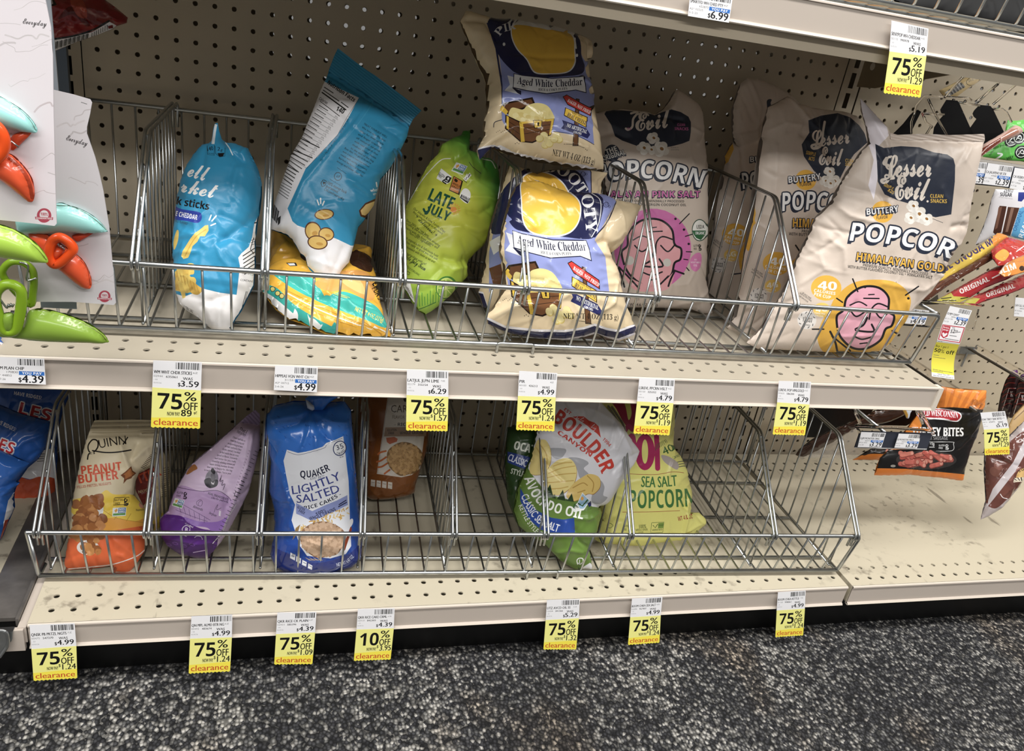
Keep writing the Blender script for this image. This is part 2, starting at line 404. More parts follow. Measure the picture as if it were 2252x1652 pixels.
def divider(T, x, zb, yf0, label, group, lean=.75, hb=8.15, hf=3.75, back_y=-1.15, ybend=3.9, step=1.12):
    """two parallel bent rods with upright wires welded between them, hooked over the front and back rails"""
    t = thing('wire_divider', label, 'basket divider', T(x, (yf0 + back_y) / 2, zb), group)
    yb_ = yf0 + ybend; yr = yf0 - lean - .05; zr = zb + hf
    for s_ in (-.115, .115):
        m = MB()
        m.tube([T(*p) for p in rounded([(x + s_, back_y - .12, zb + hb - 1.2), (x + s_, back_y + .18, zb + hb - .1), (x + s_, back_y - .25, zb + hb + .12), (x + s_, yb_, zb + hb + .30), (x + s_, yr - .16, zr + .1), (x + s_, yr - .05, zr - .3), (x + s_, yr + .25, zr - .05), (x + s_, yr + .32, zr - .95)], .42, 4)], .078)
        m.build('frame_rod', M_WIRE, t, True)
    g = MB(); y = back_y - .6; ya = yf0 + .45
    g.tube([T(x, back_y - .5, zb + .45), T(x, ya, zb + .45)], .07, 6)
    k = 0
    while y > yr + .35:
        zt_ = zb + hb + .12 if y > yb_ else zb + hb + .3 + (y - yb_) * (hb + .3 - hf) / (yb_ - yr)
        if y > ya: g.tube([T(x, y, zt_), T(x, y, zb + .42)], .058, 6)
        else: g.tube([T(x, y, zt_), T(x, yf0 + .5 + (ya - y) * .1, zb + .45)], .058, 6)
        y -= step
    g.build('upright_wires', M_WIRE, t, True)
    return t
GM, GL = 'wire dividers of the middle basket', 'wire dividers of the lower basket'
TM = basket('long zinc wire basket on the middle shelf holding snack bags', -1.65, 45.9, ZM, -14.45, 0.0, feet=((20.6, 22.5),))
for x, l in ((4.0, 'wire divider between the hanging clip cards and the first blue bag'), (9.3, 'wire divider right of the blue bag with stick pictures'), (15.4, 'wire divider left of the lime green bag'),
             (21.4, 'wire divider in front of the stacked navy and tan puff bags'), (28.3, 'wire divider in front of the pink face popcorn bag'), (36.4, 'wire divider in front of the yellow label popcorn bags')):
    divider(TM, x, ZM, -14.45, l, GM)
TL = basket('long zinc wire basket on the base deck, half empty', -1.7, 45.75, ZL, -14.4, math.radians(-2.4), feet=((24.6, 26.5),))
for x, l in ((-1.25, 'wire divider at the left end of the lower basket beside the royal blue bags'), (3.8, 'wire divider between the peanut butter bag and the purple bag'), (9.3, 'wire divider between the purple bag and the blue rice cake bag'),
             (14.65, 'wire divider between the two rice cake bags'), (19.7, 'wire divider left of the empty lower bin before the avocado chips'), (25.0, 'wire divider in front of the white and green chip bag'),
             (30.2, 'wire divider between the chip bag and the yellow popcorn bag'), (39.6, 'wire divider between the two empty bins at the right'), (45.4, 'wire divider closing the right end of the lower basket')):
    divider(TL, x, ZL, -14.4, l, GL)
TU = basket('zinc wire basket on the upper shelf at the top right corner', -1.6, 46.0, 5.8, -15.1, 0.0, name='wire_basket', hf=3.6)

t = thing('hanging_post', 'grey blue steel post at the upper left, clipped to the basket rail', 'post', (-1.45, -1.1, -4.6))
m_ = MB(); m_.box(-1.72, -1.22, -1.3, -.9, -4.5, 8); m_.build('post', mat('grey_blue_steel', '5a6470', .4, metal=.4), t)
m_ = MB(); m_.tube(rounded([(-1.75, -1.1, -4.5), (-.95, -1.1, -4.5), (-.85, -1.15, -4.75)], .15), .16, 8); m_.build('clip', M_DARK, t, True)
# ------------------------------------------------------------------ printed sheets: artwork cut into the surface itself
ZOOM = {'': (0, 0, 1), 'A': (0, 0, 3.7533), 'B': (0, 400, 3.7533), 'C': (280, 200, 2.7532), 'D': (580, 80, 3.9327), 'E': (850, 260, 3.06), 'F': (1000, 0, 3.7533),
        'G': (1280, 160, 2.95), 'H': (1550, 160, 2.5028), 'I': (0, 760, 2.95), 'J': (320, 860, 3.5188), 'K': (1100, 860, 3.7538), 'L': (1500, 780, 2.8484),
        'M': (1800, 0, 3.7544), 'N': (1900, 420, 3.7557), 'O': (0, 840, 2.7563), 'P': (1960, 140, 5.9007), 'Q': (1740, 860, 6.2556), 'R': (2040, 780, 4.467),
        'S': (0, 160, 6.3556), 'T': (0, 420, 4.589), 'V': (2120, 340, 4.348)}
def un(pts, z):
    x0, y0, s = ZOOM[z]
    return np.asarray(pts, float).reshape(-1, 2) / s + (x0, y0)
def spline(pts, n=6, closed=True):
    P = np.asarray(pts, float); k = len(P); out = []
    for i in range(k if closed else k - 1):
        g = lambda j: P[j % k] if closed else P[min(max(j, 0), k - 1)]
        p0, p1, p2, p3 = g(i - 1), g(i), g(i + 1), g(i + 2)
        for j in range(n):
            t = j / n
            out.append(.5 * (2 * p1 + (p2 - p0) * t + (2 * p0 - 5 * p1 + 4 * p2 - p3) * t * t + (3 * p1 - p0 - 3 * p2 + p3) * t ** 3))
    if not closed: out.append(P[-1])
    return np.array(out)
def densify(P, d, closed=True):
    out = []; n = len(P)
    for i in range(n if closed else n - 1):
        a, b = P[i], P[(i + 1) % n]; k = max(1, int(math.ceil(np.linalg.norm(b - a) / d)))
        for j in range(k): out.append(a + (b - a) * j / k)
    if not closed: out.append(P[-1])
    return np.array(out)

# glyph outlines: the plain letters and the bold, serif and script letter ranges of the built-in font
def _map(s, up, lo, dg):
    r = ''
    for c in s:
        if 'A' <= c <= 'Z' and up: r += chr(up + ord(c) - 65)
        elif 'a' <= c <= 'z' and lo: r += chr(lo + ord(c) - 97)
        elif '0' <= c <= '9' and dg: r += chr(dg + ord(c) - 48)
        else: r += c
    return r
STY = {'r': (0, 0, 0, 0.0), 'b': (0x1D5D4, 0x1D5EE, 0x1D7EC, 0.0), 'h': (0x1D5D4, 0x1D5EE, 0x1D7EC, 0.0), 's': (0x1D400, 0x1D41A, 0x1D7CE, 0.0),
       'c': (0x1D4D0, 0x1D4EA, 0, 0.0), 'm': (0, 0, 0, 0.0)}
_glyph = {}
CHARS = [chr(c) for c in range(33, 127)] + list('¢®ñ♥')
SPACE = [0.0]
def atlas(st):
    """outlines and advance of every character of one style, read from a single text set one character a line"""
    up, lo, dg, off = STY[st]
    chars = CHARS if st != 'c' else [c for c in CHARS if c.isalpha() or c in '+.!-']
    c = bpy.data.curves.new('t', 'FONT'); c.body = '\n'.join(_map(k, up, lo, dg) + '  .' for k in chars); c.size = 1; c.space_line = 3; c.offset = off; c.resolution_u = 2
    o = bpy.data.objects.new('t', c)
    me = bpy.data.meshes.new_from_object(o)
    V = np.array([v.co[:2] for v in me.vertices]).reshape(-1, 2)
    cnt = {}
    for p in me.polygons:
        vs = list(p.vertices)
        for i in range(len(vs)):
            e = (vs[i], vs[(i + 1) % len(vs)]); k = (min(e), max(e)); cnt[k] = None if k in cnt else e
    nxt = {}
    for e in cnt.values():
        if e: nxt.setdefault(e[0], []).append(e[1])
    rows = {}
    while nxt:
        a = next(iter(nxt)); lp = [a]; cur = a
        while cur in nxt:
            b = nxt[cur].pop()
            if not nxt[cur]: del nxt[cur]
            if b == a: break
            lp.append(b); cur = b
        if len(lp) > 2:
            L = V[lp]; i = int(round(-(L[:, 1].mean() - .3) / 3.0)); rows.setdefault(i, []).append(L + (0, 3.0 * i))
    bpy.data.objects.remove(o); bpy.data.curves.remove(c); bpy.data.meshes.remove(me)
    d = {}
    dots = sorted(l[:, 0].min() for l in rows[chars.index('.')]); lsb = dots[0]; gap = SPACE[0] * 2
    for i, k in enumerate(chars):
        ls = sorted(rows.get(i, []), key=lambda l: l[:, 0].min())
        if len(ls) > 1: d[k] = (ls[:-1], ls[-1][:, 0].min() - lsb - gap)
    return d
def space_width():
    w = []
    for body in ('H.', 'H  .'):
        c = bpy.data.curves.new('t', 'FONT'); c.body = body; o = bpy.data.objects.new('t', c); me = bpy.data.meshes.new_from_object(o)
        w.append(max(v.co[0] for v in me.vertices)); bpy.data.objects.remove(o); bpy.data.curves.remove(c); bpy.data.meshes.remove(me)
    return (w[1] - w[0]) / 2
def glyphs(s, st):
    if (s, st) in _glyph: return _glyph[(s, st)]
    if not SPACE[0]: SPACE[0] = space_width()
    if st not in _glyph: _glyph[st] = atlas(st)
    A = _glyph[st]; x = 0.0; out = []
    for ch in s:
        if ch in A:
            ls, adv = A[ch]; out += [l + (x, 0) for l in ls]; x += adv
        else: x += .28
    _glyph[(s, st)] = out
    return out
_cap = {}
HEAVY = {'h': .022, 'm': .02, 'c': .022}
def capheight(st):
    if st not in _cap:
        g = np.concatenate(glyphs('H', st)); _cap[st] = g[:, 1].max() - g[:, 1].min()
    return _cap[st]
def text(s, path, h, st='r', shear=0.0, grow=0.0):
    """glyph contours of s laid along the baseline path, letters h tall, stretched to the length of the path"""
    L = glyphs(s, st)
    if not L: return []
    A = np.concatenate(L); x0, x1 = A[:, 0].min(), A[:, 0].max(); ch = capheight(st)
    P = np.asarray(path, float)
    if len(P) > 2: P = spline(P, 8, False)
    seg = np.linalg.norm(np.diff(P, axis=0), axis=1); cum = np.concatenate([[0], np.cumsum(seg)]); tot = cum[-1]
    out = []
    for c in L:
        t = (c[:, 0] - x0) / (x1 - x0) * tot; yy = c[:, 1] / ch * h
        if grow: yy = yy * (1 + grow * (t / tot - .5))
        i = np.clip(np.searchsorted(cum, t, 'right') - 1, 0, len(seg) - 1)
        d = (P[i + 1] - P[i]) / seg[i][:, None]
        q = P[i] + d * (t - cum[i])[:, None]
        nrm = np.column_stack([d[:, 1], -d[:, 0]])       # up the page while y runs down
        out.append(q + nrm * yy[:, None] + d * (shear * yy)[:, None])
    return out
def stroke(pts, w, smooth=True):
    P = np.asarray(pts, float)
    if smooth and len(P) > 2: P = spline(P, 6, False)
    d = np.gradient(P, axis=0); d /= np.linalg.norm(d, axis=1)[:, None] + 1e-9
    n = np.column_stack([-d[:, 1], d[:, 0]]) * (np.asarray(w) / 2 if not np.isscalar(w) else w / 2)
    ca = [P[-1] + w / 2 * (math.cos(a) * d[-1] + math.sin(a) * n[-1] / (w / 2)) for a in (.9, 0, -.9)]
    cb = [P[0] - w / 2 * (math.cos(a) * d[0] + math.sin(a) * n[0] / (w / 2)) for a in (.9, 0, -.9)]
    return np.concatenate([P + n, ca, (P - n)[::-1], cb])
def ellipse(cx, cy, rx, ry, rot=0, n=28):
    a = np.arange(n) * 2 * math.pi / n; c, s = math.cos(rot), math.sin(rot)
    x, y = rx * np.cos(a), ry * np.sin(a)
    return np.column_stack([cx + x * c - y * s, cy + x * s + y * c])
class Art:
    """shapes in order, later ones on top; coordinates in pixels of the photograph, or of a zoom of it, or in the sheet's own units"""
    def __init__(s, z=''): s.z = z; s.L = []
    def _p(s, c, loops, ink=None):
        s.L.append((rgb(c), [un(l, s.z) for l in loops])); return s
    def poly(s, c, pts): return s._p(c, [np.asarray(pts, float)])
    def blob(s, c, pts): return s._p(c, [spline(pts)])
    def ell(s, c, cx, cy, rx, ry=None, rot=0): return s._p(c, [ellipse(cx, cy, rx, ry or rx, rot)])
    def line(s, c, w, pts, smooth=True): return s._p(c, [stroke(pts, w, smooth)])
    def text(s, c, st, path, h, style='r', shear=0.0, grow=0.0):
        k = text(st, path, h, style, shear, grow)
        if not k: return s
        g = HEAVY.get(style, 0) * h
        for dx, dy in (((g, 0), (-g, 0)) + (((0, g), (0, -g)) if style == 'c' else ())) if g else (): s._p(c, [l + (dx, dy) for l in k])
        return s._p(c, k)
    def outlined(s, c, edge, st, path, h, style='h', w=4, drop=(0, 0), shear=0.0, grow=0.0):
        """letters with a thick edge and an offset block shadow, as printed"""
        k = text(st, path, h, style, shear, grow)
        for dx, dy in [(w * math.cos(a), w * math.sin(a)) for a in np.arange(8) * math.pi / 4] + ([(drop[0] * t, drop[1] * t) for t in (.35, .7, 1.0)] if drop != (0, 0) else []):
            s._p(edge, [l + (dx, dy) for l in k])
        return s._p(c, k)
    def lines(s, c, rows, w=1.0):
        """small print too fine to read: broken strokes"""
        rnd = random.Random(len(s.L) + 7)
        for (x0, y0, x1, y1) in rows:
            t = 0.0
            while t < 1:
                k = min(1, t + rnd.uniform(.06, .16)); a = np.array([x0 + (x1 - x0) * t, y0 + (y1 - y0) * t]); b = np.array([x0 + (x1 - x0) * k, y0 + (y1 - y0) * k])
                s._p(c, [stroke([a, b], w, False)]); t = k + rnd.uniform(.015, .035)
        return s
    def para(s, c, txt, start, dirn, lead, h, width, style='r'):
        """lines of small print: each starts at start + i*lead and runs along dirn"""
        for i, ln in enumerate(txt):
            if isinstance(ln, tuple): ln, k = ln
            else: k = 1
            if not ln: continue
            p = np.array(start, float) + np.array(lead, float) * i; d = np.array(dirn, float)
            s.text(c, ln, [p, p + d * width * k], h, style)
        return s
def inside(pts, loops):
    r = np.zeros(len(pts), bool); x, y = pts[:, 0], pts[:, 1]
    for L in loops:
        a = L; b = np.roll(L, -1, 0)
        for k in range(0, len(a), 400):
            ax, ay, bx, by = a[k:k + 400, 0], a[k:k + 400, 1], b[k:k + 400, 0], b[k:k + 400, 1]
            m = (ay[None] > y[:, None]) != (by[None] > y[:, None])
            with np.errstate(divide='ignore', invalid='ignore'):
                xi = ax + (y[:, None] - ay) * (bx - ax) / (by - ay)
            r ^= (np.sum(m & (x[:, None] < xi), axis=1) % 2).astype(bool)
    return r
def cut(outline, shapes, base, step, extra=()):
    """triangulate the outline with every artwork edge in it; each triangle takes the topmost shape's colour"""
    pts = []; edges = []; n = 0
    lo, hi = outline.min(0), outline.max(0)
    for L in [outline] + [l for _, ls in shapes for l in ls]:
        k = len(L)
        if k < 3: continue
        pts.append(L); edges += [(n + i, n + (i + 1) % k) for i in range(k)]; n += k
    gx = np.arange(lo[0] + step / 2, hi[0], step); gy = np.arange(lo[1] + step / 2, hi[1], step * .87)
    G = np.array([(x + (step / 2 if j % 2 else 0), y) for j, y in enumerate(gy) for x in gx])
    if len(G): pts.append(G[inside(G, [outline])])
    A = np.concatenate(pts)
    r = delaunay_2d_cdt([Vector(p) for p in A], edges, [], 0, 1e-5)
    V = np.array([tuple(v) for v in r[0]]); T = np.array([tuple(f) for f in r[2]], int)
    cen = V[T].mean(1)
    ok = inside(cen, [outline]); T = T[ok]; cen = cen[ok]
    C = np.tile(np.array(base, np.float32), (len(T), 1))
    for col, ls in shapes:
        a = np.concatenate(ls); l2, h2 = a.min(0), a.max(0)
        idx = np.nonzero(((cen >= l2) & (cen <= h2)).all(1))[0]
        if len(idx):
            m = inside(cen[idx], ls); C[idx[m]] = col
    return V, T, C
class Plane:
    """a slanted plane in the place: through b (on a level) and t (at a depth), turned by yaw about the vertical"""
    def __init__(s, b, t, yaw=0.0):
        s.P0 = np.array(on(*b)); P1 = np.array(on(*t)); y = math.radians(yaw)
        s.e1 = np.array([math.cos(y), math.sin(y), 0.0])
        d = P1 - s.P0; d -= s.e1 * (d @ s.e1); s.e2 = d / np.linalg.norm(d); s.n = np.cross(s.e1, s.e2)
    def ab(s, px, D=0.0):
        r = ray(px); o = s.P0 + 0
        t = (((o - CC) @ s.n) + D) / (r @ s.n)
        X = CC + r * t[:, None] - o
        return np.column_stack([X @ s.e1, X @ s.e2])
    def xyz(s, ab, D): return s.P0 + ab[:, :1] * s.e1 + ab[:, 1:2] * s.e2 + np.asarray(D).reshape(-1, 1) * s.n
class Field:
    """how far the sheet stands off its middle plane: an inflated pillow with creases and crumples"""
    def __init__(s, outline, T, flats=(), creases=(), crumple=0.0, seed=1, power=.5, nseed=None):
        lo, hi = outline.min(0) - .3, outline.max(0) + .3
        s.h = max((hi - lo).max() / 150, .03); s.lo = lo
        nx, ny = (np.ceil((hi - lo) / s.h) + 1).astype(int)
        X, Y = np.meshgrid(lo[0] + s.h * np.arange(nx), lo[1] + s.h * np.arange(ny), indexing='ij')
        pts = np.column_stack([X.ravel(), Y.ravel()])
        m = inside(pts, [outline])
        for f in flats: m &= ~inside(pts, [f])
        m = m.reshape(nx, ny)
        phi = np.zeros((nx, ny)); h2 = s.h * s.h
        for it in range(1400):
            q = .25 * (np.roll(phi, 1, 0) + np.roll(phi, -1, 0) + np.roll(phi, 1, 1) + np.roll(phi, -1, 1) + h2)
            phi = np.where(m, phi + 1.0 * (q - phi), 0)
        f = phi / (phi.max() + 1e-9)
        D = T * f ** power
        env = np.clip(f * 5, 0, 1) ** .5
        rnd = np.random.RandomState(seed)
        crumple *= 1.55; creases = [(P, a_ * 1.3, w_) for P, a_, w_ in creases]
        if crumple:
            k = nseed or 26
            lin_ = []
            S = lo + rnd.rand(k, 2) * (hi - lo); d = np.sort(np.linalg.norm(pts[:, None] - S[None], axis=2), axis=1)
            w = (d[:, 1] - d[:, 0]); w = np.exp(-(w / .15)) - .22
            amp = crumple * 1.35 * np.clip(.45 + .75 * np.sin(pts[:, 0] * .9 + seed) * np.cos(pts[:, 1] * .7 - seed), 0, 1.2)
            D = D + (w * amp).reshape(nx, ny) * env
            n2 = np.zeros(len(pts))
            for _ in range(9):
                a = rnd.rand() * 6.28; fr = rnd.uniform(.8, 2.6); n2 += np.abs(np.sin((pts @ [math.cos(a), math.sin(a)]) * fr + rnd.rand() * 6)) / fr
            D = D + ((n2 - n2.mean()) * crumple * .45).reshape(nx, ny) * env
            # puckers that run inward from the edge, and a few folds across the face
            cen = pts[m.ravel()].mean(0); per = len(outline); creases = list(creases)
            for _ in range(int(per * .14 / .95)):
                p = outline[rnd.randint(per)]; v = cen - p; v = v / (np.linalg.norm(v) + 1e-9); an = rnd.normal(0, .35); v = np.array([v[0] * math.cos(an) - v[1] * math.sin(an), v[0] * math.sin(an) + v[1] * math.cos(an)])
                creases.append(([p, p + v * rnd.uniform(.7, 2.2)], crumple * rnd.uniform(-2.2, 1.8), rnd.uniform(.07, .14)))
            for _ in range(7):
                p = pts[m.ravel()][rnd.randint(m.sum())]; an = rnd.rand() * 6.28; L_ = rnd.uniform(.6, 1.8); q = np.array([math.cos(an), math.sin(an)])
                creases.append(([p, p + q * L_ * .5, p + q * L_ + rnd.normal(0, .25, 2)], crumple * rnd.uniform(-1.6, 1.9), rnd.uniform(.08, .15)))
        for (P, amp, wd) in creases:
            P = np.asarray(P); best = np.full(len(pts), 1e9)
            for a, b in zip(P[:-1], P[1:]):
                ab = b - a; t = np.clip(((pts - a) @ ab) / (ab @ ab + 1e-9), 0, 1)
                best = np.minimum(best, np.linalg.norm(pts - (a + t[:, None] * ab), axis=1))
            D = D + (amp * np.exp(-(best / wd) ** 1.15)).reshape(nx, ny) * np.clip(f * 8, 0, 1) ** .5
        s.D = np.where(m, np.maximum(D, 0), 0); s.nx, s.ny = nx, ny
    def __call__(s, p):
        q = (p - s.lo) / s.h; i = np.clip(q.astype(int), 0, [s.nx - 2, s.ny - 2]); t = np.clip(q - i, 0, 1)
        a, b = i[:, 0], i[:, 1]; u, v = t[:, 0], t[:, 1]
        return (s.D[a, b] * (1 - u) * (1 - v) + s.D[a + 1, b] * u * (1 - v) + s.D[a, b + 1] * (1 - u) * v + s.D[a + 1, b + 1] * u * v)
def link_sheet(name, V3, T, C, mat_, parent, smooth=True, org=None):
    if org is None: org = ORG[parent.name] if parent is not None else np.array([V3[:, 0].mean(), V3[:, 1].mean(), V3[:, 2].min()])
    me = bpy.data.meshes.new(name)
    me.vertices.add(len(V3)); me.vertices.foreach_set('co', ((V3 - org) * U).astype(np.float32).ravel())
    me.loops.add(len(T) * 3); me.loops.foreach_set('vertex_index', T.astype(np.int32).ravel())
    me.polygons.add(len(T)); me.polygons.foreach_set('loop_start', np.arange(0, len(T) * 3, 3, dtype=np.int32)); me.polygons.foreach_set('loop_total', np.full(len(T), 3, np.int32))
    me.update(calc_edges=True)
    C = C * .9 + (C @ np.array([.21, .72, .07]))[:, None] * .1
    at = me.color_attributes.new('print', 'FLOAT_COLOR', 'CORNER')
    cc = np.ones((len(T), 3, 4), np.float32); cc[:, :, :3] = C[:, None, :]; at.data.foreach_set('color', cc.ravel())
    if smooth: me.polygons.foreach_set('use_smooth', [True] * len(T))
    me.materials.append(mat_); me.validate(); me.update()
    o = bpy.data.objects.new(name, me); COL.objects.link(o); ORG[o.name] = org
    if parent is not None: o.parent = parent
    else: o.location = W(org)
    return o
REPORT = []
def sheet(name, parent, outline, plane, arts=(), base='fff', T=1.0, back=.6, mat_=None, z='', flats=(), creases=(), crumple=0.0, seed=1, step=.09, smooth_outline=False, power=.5, shade=None, backcol=None, ripple=None, lift=0.0, grad=None, nseed=None):
    o_px = un(outline, z)
    if smooth_outline: o_px = spline(o_px, 6)
    o = densify(plane.ab(o_px), .14)
    fl = [plane.ab(un(f, z)) for f in flats]
    cr = [(plane.ab(un(p, z)), a, w) for p, a, w in creases]
    F = Field(o, T, fl, cr, crumple, seed, power, nseed) if T > 0.08 else None
    Df = (lambda p: F(p)) if F else (lambda p: np.zeros(len(p)))
    sh = []
    for A in (arts if isinstance(arts, (list, tuple)) else [arts]):
        for col, loops in A.L:
            ls = []
            for l in loops:
                l = densify(l, 6.0)
                D = np.zeros(len(l)); q = plane.ab(l)
                for _ in range(6):
                    D = D + .65 * (Df(q) - D); q = plane.ab(l, D)
                ls.append(q)
            sh.append((col, ls))
    V, Tr, C = cut(o, sh, rgb(base), step)
    if grad: C = grad(V[Tr].mean(1), C)
    D = Df(V) + lift
    if ripple:
        d, amp, per = ripple
        D = D + amp * np.sin((V @ np.array(d)) * 2 * math.pi / per)
    V3 = plane.xyz(V, D)
    # the other side
    bo = densify(plane.ab(o_px), .3); Vb, Tb, Cb = cut(bo, [], rgb(backcol or base), max(step * 2, .3))
    Db = -Df(Vb) * back - (0.012 if T <= .08 else 0.0) + lift; V3b = plane.xyz(Vb, Db)
    if T <= .08: V3b = plane.xyz(Vb, -np.full(len(Vb), max(T, .012)) + lift)
    Tb = Tb[:, ::-1] + len(V3)
    # orient the front toward the plane's normal
    nn = np.cross(V3[Tr[:, 1]] - V3[Tr[:, 0]], V3[Tr[:, 2]] - V3[Tr[:, 0]]) @ plane.n
    Tr[nn < 0] = Tr[nn < 0][:, ::-1]
    VV = np.vstack([V3, V3b])
    REPORT.append((name, parent.name if parent else '', VV.min(0).round(1), VV.max(0).round(1), len(Tr)))
    return link_sheet(name, VV, np.vstack([Tr, Tb]), np.vstack([C, Cb]), mat_, parent)
def at_base(plane, outline, z=''):
    q = plane.xyz(plane.ab(un(outline, z)), 0); i = q[:, 2].argmin()
    return (q[:, 0].mean(), q[i, 1], q[i, 2])
M_FILM = mat('matte_printed_film', rough=.42, spec=.5, attr=True, bump=.12, bscale=140, crease=.22)
M_GLOSS = mat('glossy_printed_film', rough=.17, spec=.6, attr=True, bump=.10, bscale=90, crease=.16)
M_SATIN = mat('satin_printed_film', rough=.3, spec=.5, attr=True, bump=.12, bscale=110, crease=.22)
M_PAPER = mat('printed_paper', rough=.6, spec=.3, attr=True)
M_CARD = mat('glossy_printed_card', rough=.3, spec=.5, attr=True)
M_PLAS = mat('moulded_plastic', rough=.28, spec=.5, attr=True, coat=.2)
# ------------------------------------------------------------------ shelf price tags
BLUE = '2f74c8'
def barcode(a, x0, x1, y0, y1, seed):
    rnd = random.Random(seed); x = x0
    while x < x1:
        w = rnd.choice((.008, .008, .016, .024)) * (x1 - x0) / .5
        a.poly('222', [(x, y0), (min(x + w, x1), y0), (min(x + w, x1), y1), (x, y1)]); x += w + rnd.choice((.008, .012, .02)) * (x1 - x0) / .5
class Quad:
    """a tag hanging flat: unit square to the four corners it has in the place (inches, vertical plane y)"""
    def __init__(s, corners, y, tilt=0.0):
        s.P = [np.array(on(u, v, 'y', y)) for u, v in corners]; s.n = np.array([0, -1.0, 0])
        s.P[2][1] -= tilt; s.P[3][1] -= tilt
        s.w = np.linalg.norm(s.P[1] - s.P[0]); s.h = np.linalg.norm(s.P[3] - s.P[0])
        e1 = s.P[1] - s.P[0]; e2 = s.P[0] - s.P[3]; n = np.cross(e1, e2); s.n = n / np.linalg.norm(n)
    def xyz(s, p, D):
        u, v = p[:, :1], p[:, 1:2]
        return (s.P[0] * (1 - u) * (1 - v) + s.P[1] * u * (1 - v) + s.P[2] * u * v + s.P[3] * (1 - u) * v) + np.asarray(D).reshape(-1, 1) * s.n
def flat(name, parent, quad, outline, art, base, mat_, step=.1, lift=0.0, bow=0.0, thick=.014):
    o = densify(np.asarray(outline, float), .12)
    V, T, C = cut(o, [(c, [densify(l, .1) for l in ls]) for c, ls in art.L], rgb(base), step)
    D = lift + bow * np.sin(np.clip(V[:, 1], 0, 1) * 3.1)
    V3 = quad.xyz(V, D); V3b = quad.xyz(V, D - thick)
    nn = np.cross(V3[T[:, 1]] - V3[T[:, 0]], V3[T[:, 2]] - V3[T[:, 0]]) @ quad.n
    T[nn < 0] = T[nn < 0][:, ::-1]
    Tb = T[:, ::-1] + len(V3); cb = np.tile(np.array(rgb(base), np.float32), (len(T), 1))
    # side walls along the outline
    return link_sheet(name, np.vstack([V3, V3b]), np.vstack([T, Tb]), np.vstack([C, cb]), mat_, parent, smooth=False)
def label_art(a, item, was, codes, seed, you_pay=False, date='', wh=''):
    """prints the white part in a square 1 x 1"""
    barcode(a, .46, .97, .04, .28, seed)
    a.text('1c1c1c', item, [(.02, .465), (.02 + min(.047 * len(item), .78), .465)], .115, 'm')
    if wh: a.text('555', wh, [(.82, .42), (.92, .42)], .06)
    if you_pay:
        a.text('333', codes[0], [(.24, .60), (.46, .60)], .08)
        a.poly(BLUE, [(.48, .51), (.985, .51), (.985, .66), (.48, .66)])
        a.text('fff', 'YOU PAY', [(.54, .63), (.93, .63)], .095, 'b')
        a.text('444', codes[1], [(.02, .73), (.34, .73)], .075)
        a.text('444', date, [(.02, .88), (.22, .88)], .075)
        a.text('222', '$', [(.47, .93), (.53, .93)], .17, 'm'); a.text('1b1b1f', was, [(.54, .95), (.96, .95)], .29, 'm')
    else:
        a.text('777', codes[0], [(.02, .60), (.2, .60)], .07); a.text('333', codes[1], [(.27, .61), (.50, .61)], .08, 'm')
        a.text('222', 'WAS', [(.62, .66), (.82, .66)], .10, 'm')
        a.text('222', '$', [(.52, .90), (.57, .90)], .13, 'm'); a.text('1b1b1f', was, [(.58, .90), (.95, .90)], .21, 'm')
        a.text('888', '- 03', [(.02, .72), (.1, .72)], .05); a.text('888', '05/05/26', [(.02, .84), (.18, .84)], .05)
def price_tag(label, top, mid, item, was, codes, off=None, pay=None, bot=None, cents=False, y=-17.12, you_pay=False, date='', seed=1, wh='', name='price_tag', group=None, mat_=None):
    """top/mid/bot: left and right corners at the top, at the fold to the yellow slip and at its lower edge"""
    q = Quad([top[0], top[1], mid[1], mid[0]], y)
    lowest = Quad([top[0], top[1], bot[1], bot[0]], y) if bot else q
    t = thing(name, label, 'price tag', tuple((lowest.P[2] + lowest.P[3]) / 2), group)
    a = Art(); label_art(a, item, was, codes, seed, you_pay, date, wh)
    flat('white_label', t, q, [(0, 0), (1, 0), (1, 1), (0, 1)], a, 'f3f2f4', M_PAPER)
    if bot:
        k = Quad([mid[0], mid[1], bot[1], bot[0]], y); k.P[0] = q.P[3]; k.P[1] = q.P[2]
        a = Art()
        a.poly('fdea1f', [(-.1, .76), (1.1, .70), (1.1, 1.2), (-.1, 1.2)])
        a.text('111', off, [(.11, .52), (.62, .52)], .40, 'b'); a.text('111', '%', [(.66, .285), (.91, .285)], .225, 'm')
        a.text('111', 'OFF', [(.645, .525), (.935, .525)], .20, 'm')
        a.text('222', 'NOW PAY', [(.32, .69), (.575, .69)], .10, 'm')
        if cents: a.text('111', pay, [(.60, .69), (.82, .69)], .165, 'b'); a.text('111', '¢', [(.86, .62), (.93, .62)], .08, 'm')
        else: a.text('111', '$', [(.585, .61), (.63, .61)], .09, 'm'); a.text('111', pay, [(.668, .70), (.975, .70)], .17, 'm')
        a.text('cf4a1c', 'clearance', [(.05, .94), (.95, .94)], .165, 'm')
        n = 22; zz = [(1 - i / n, 1.0 + (.018 if i % 2 else -.01)) for i in range(n + 1)]
        side = [(1.0, 0), (1.0, .3)] ; o = [(-.03, 0), (1.0, 0)] + zz + [(-.03, 1.0)]
        o = [(0, 0), (1, 0)] + zz
        flat('yellow_clearance_slip', t, k, o, a, 'f6f284', M_PAPER, lift=.012)
    return t
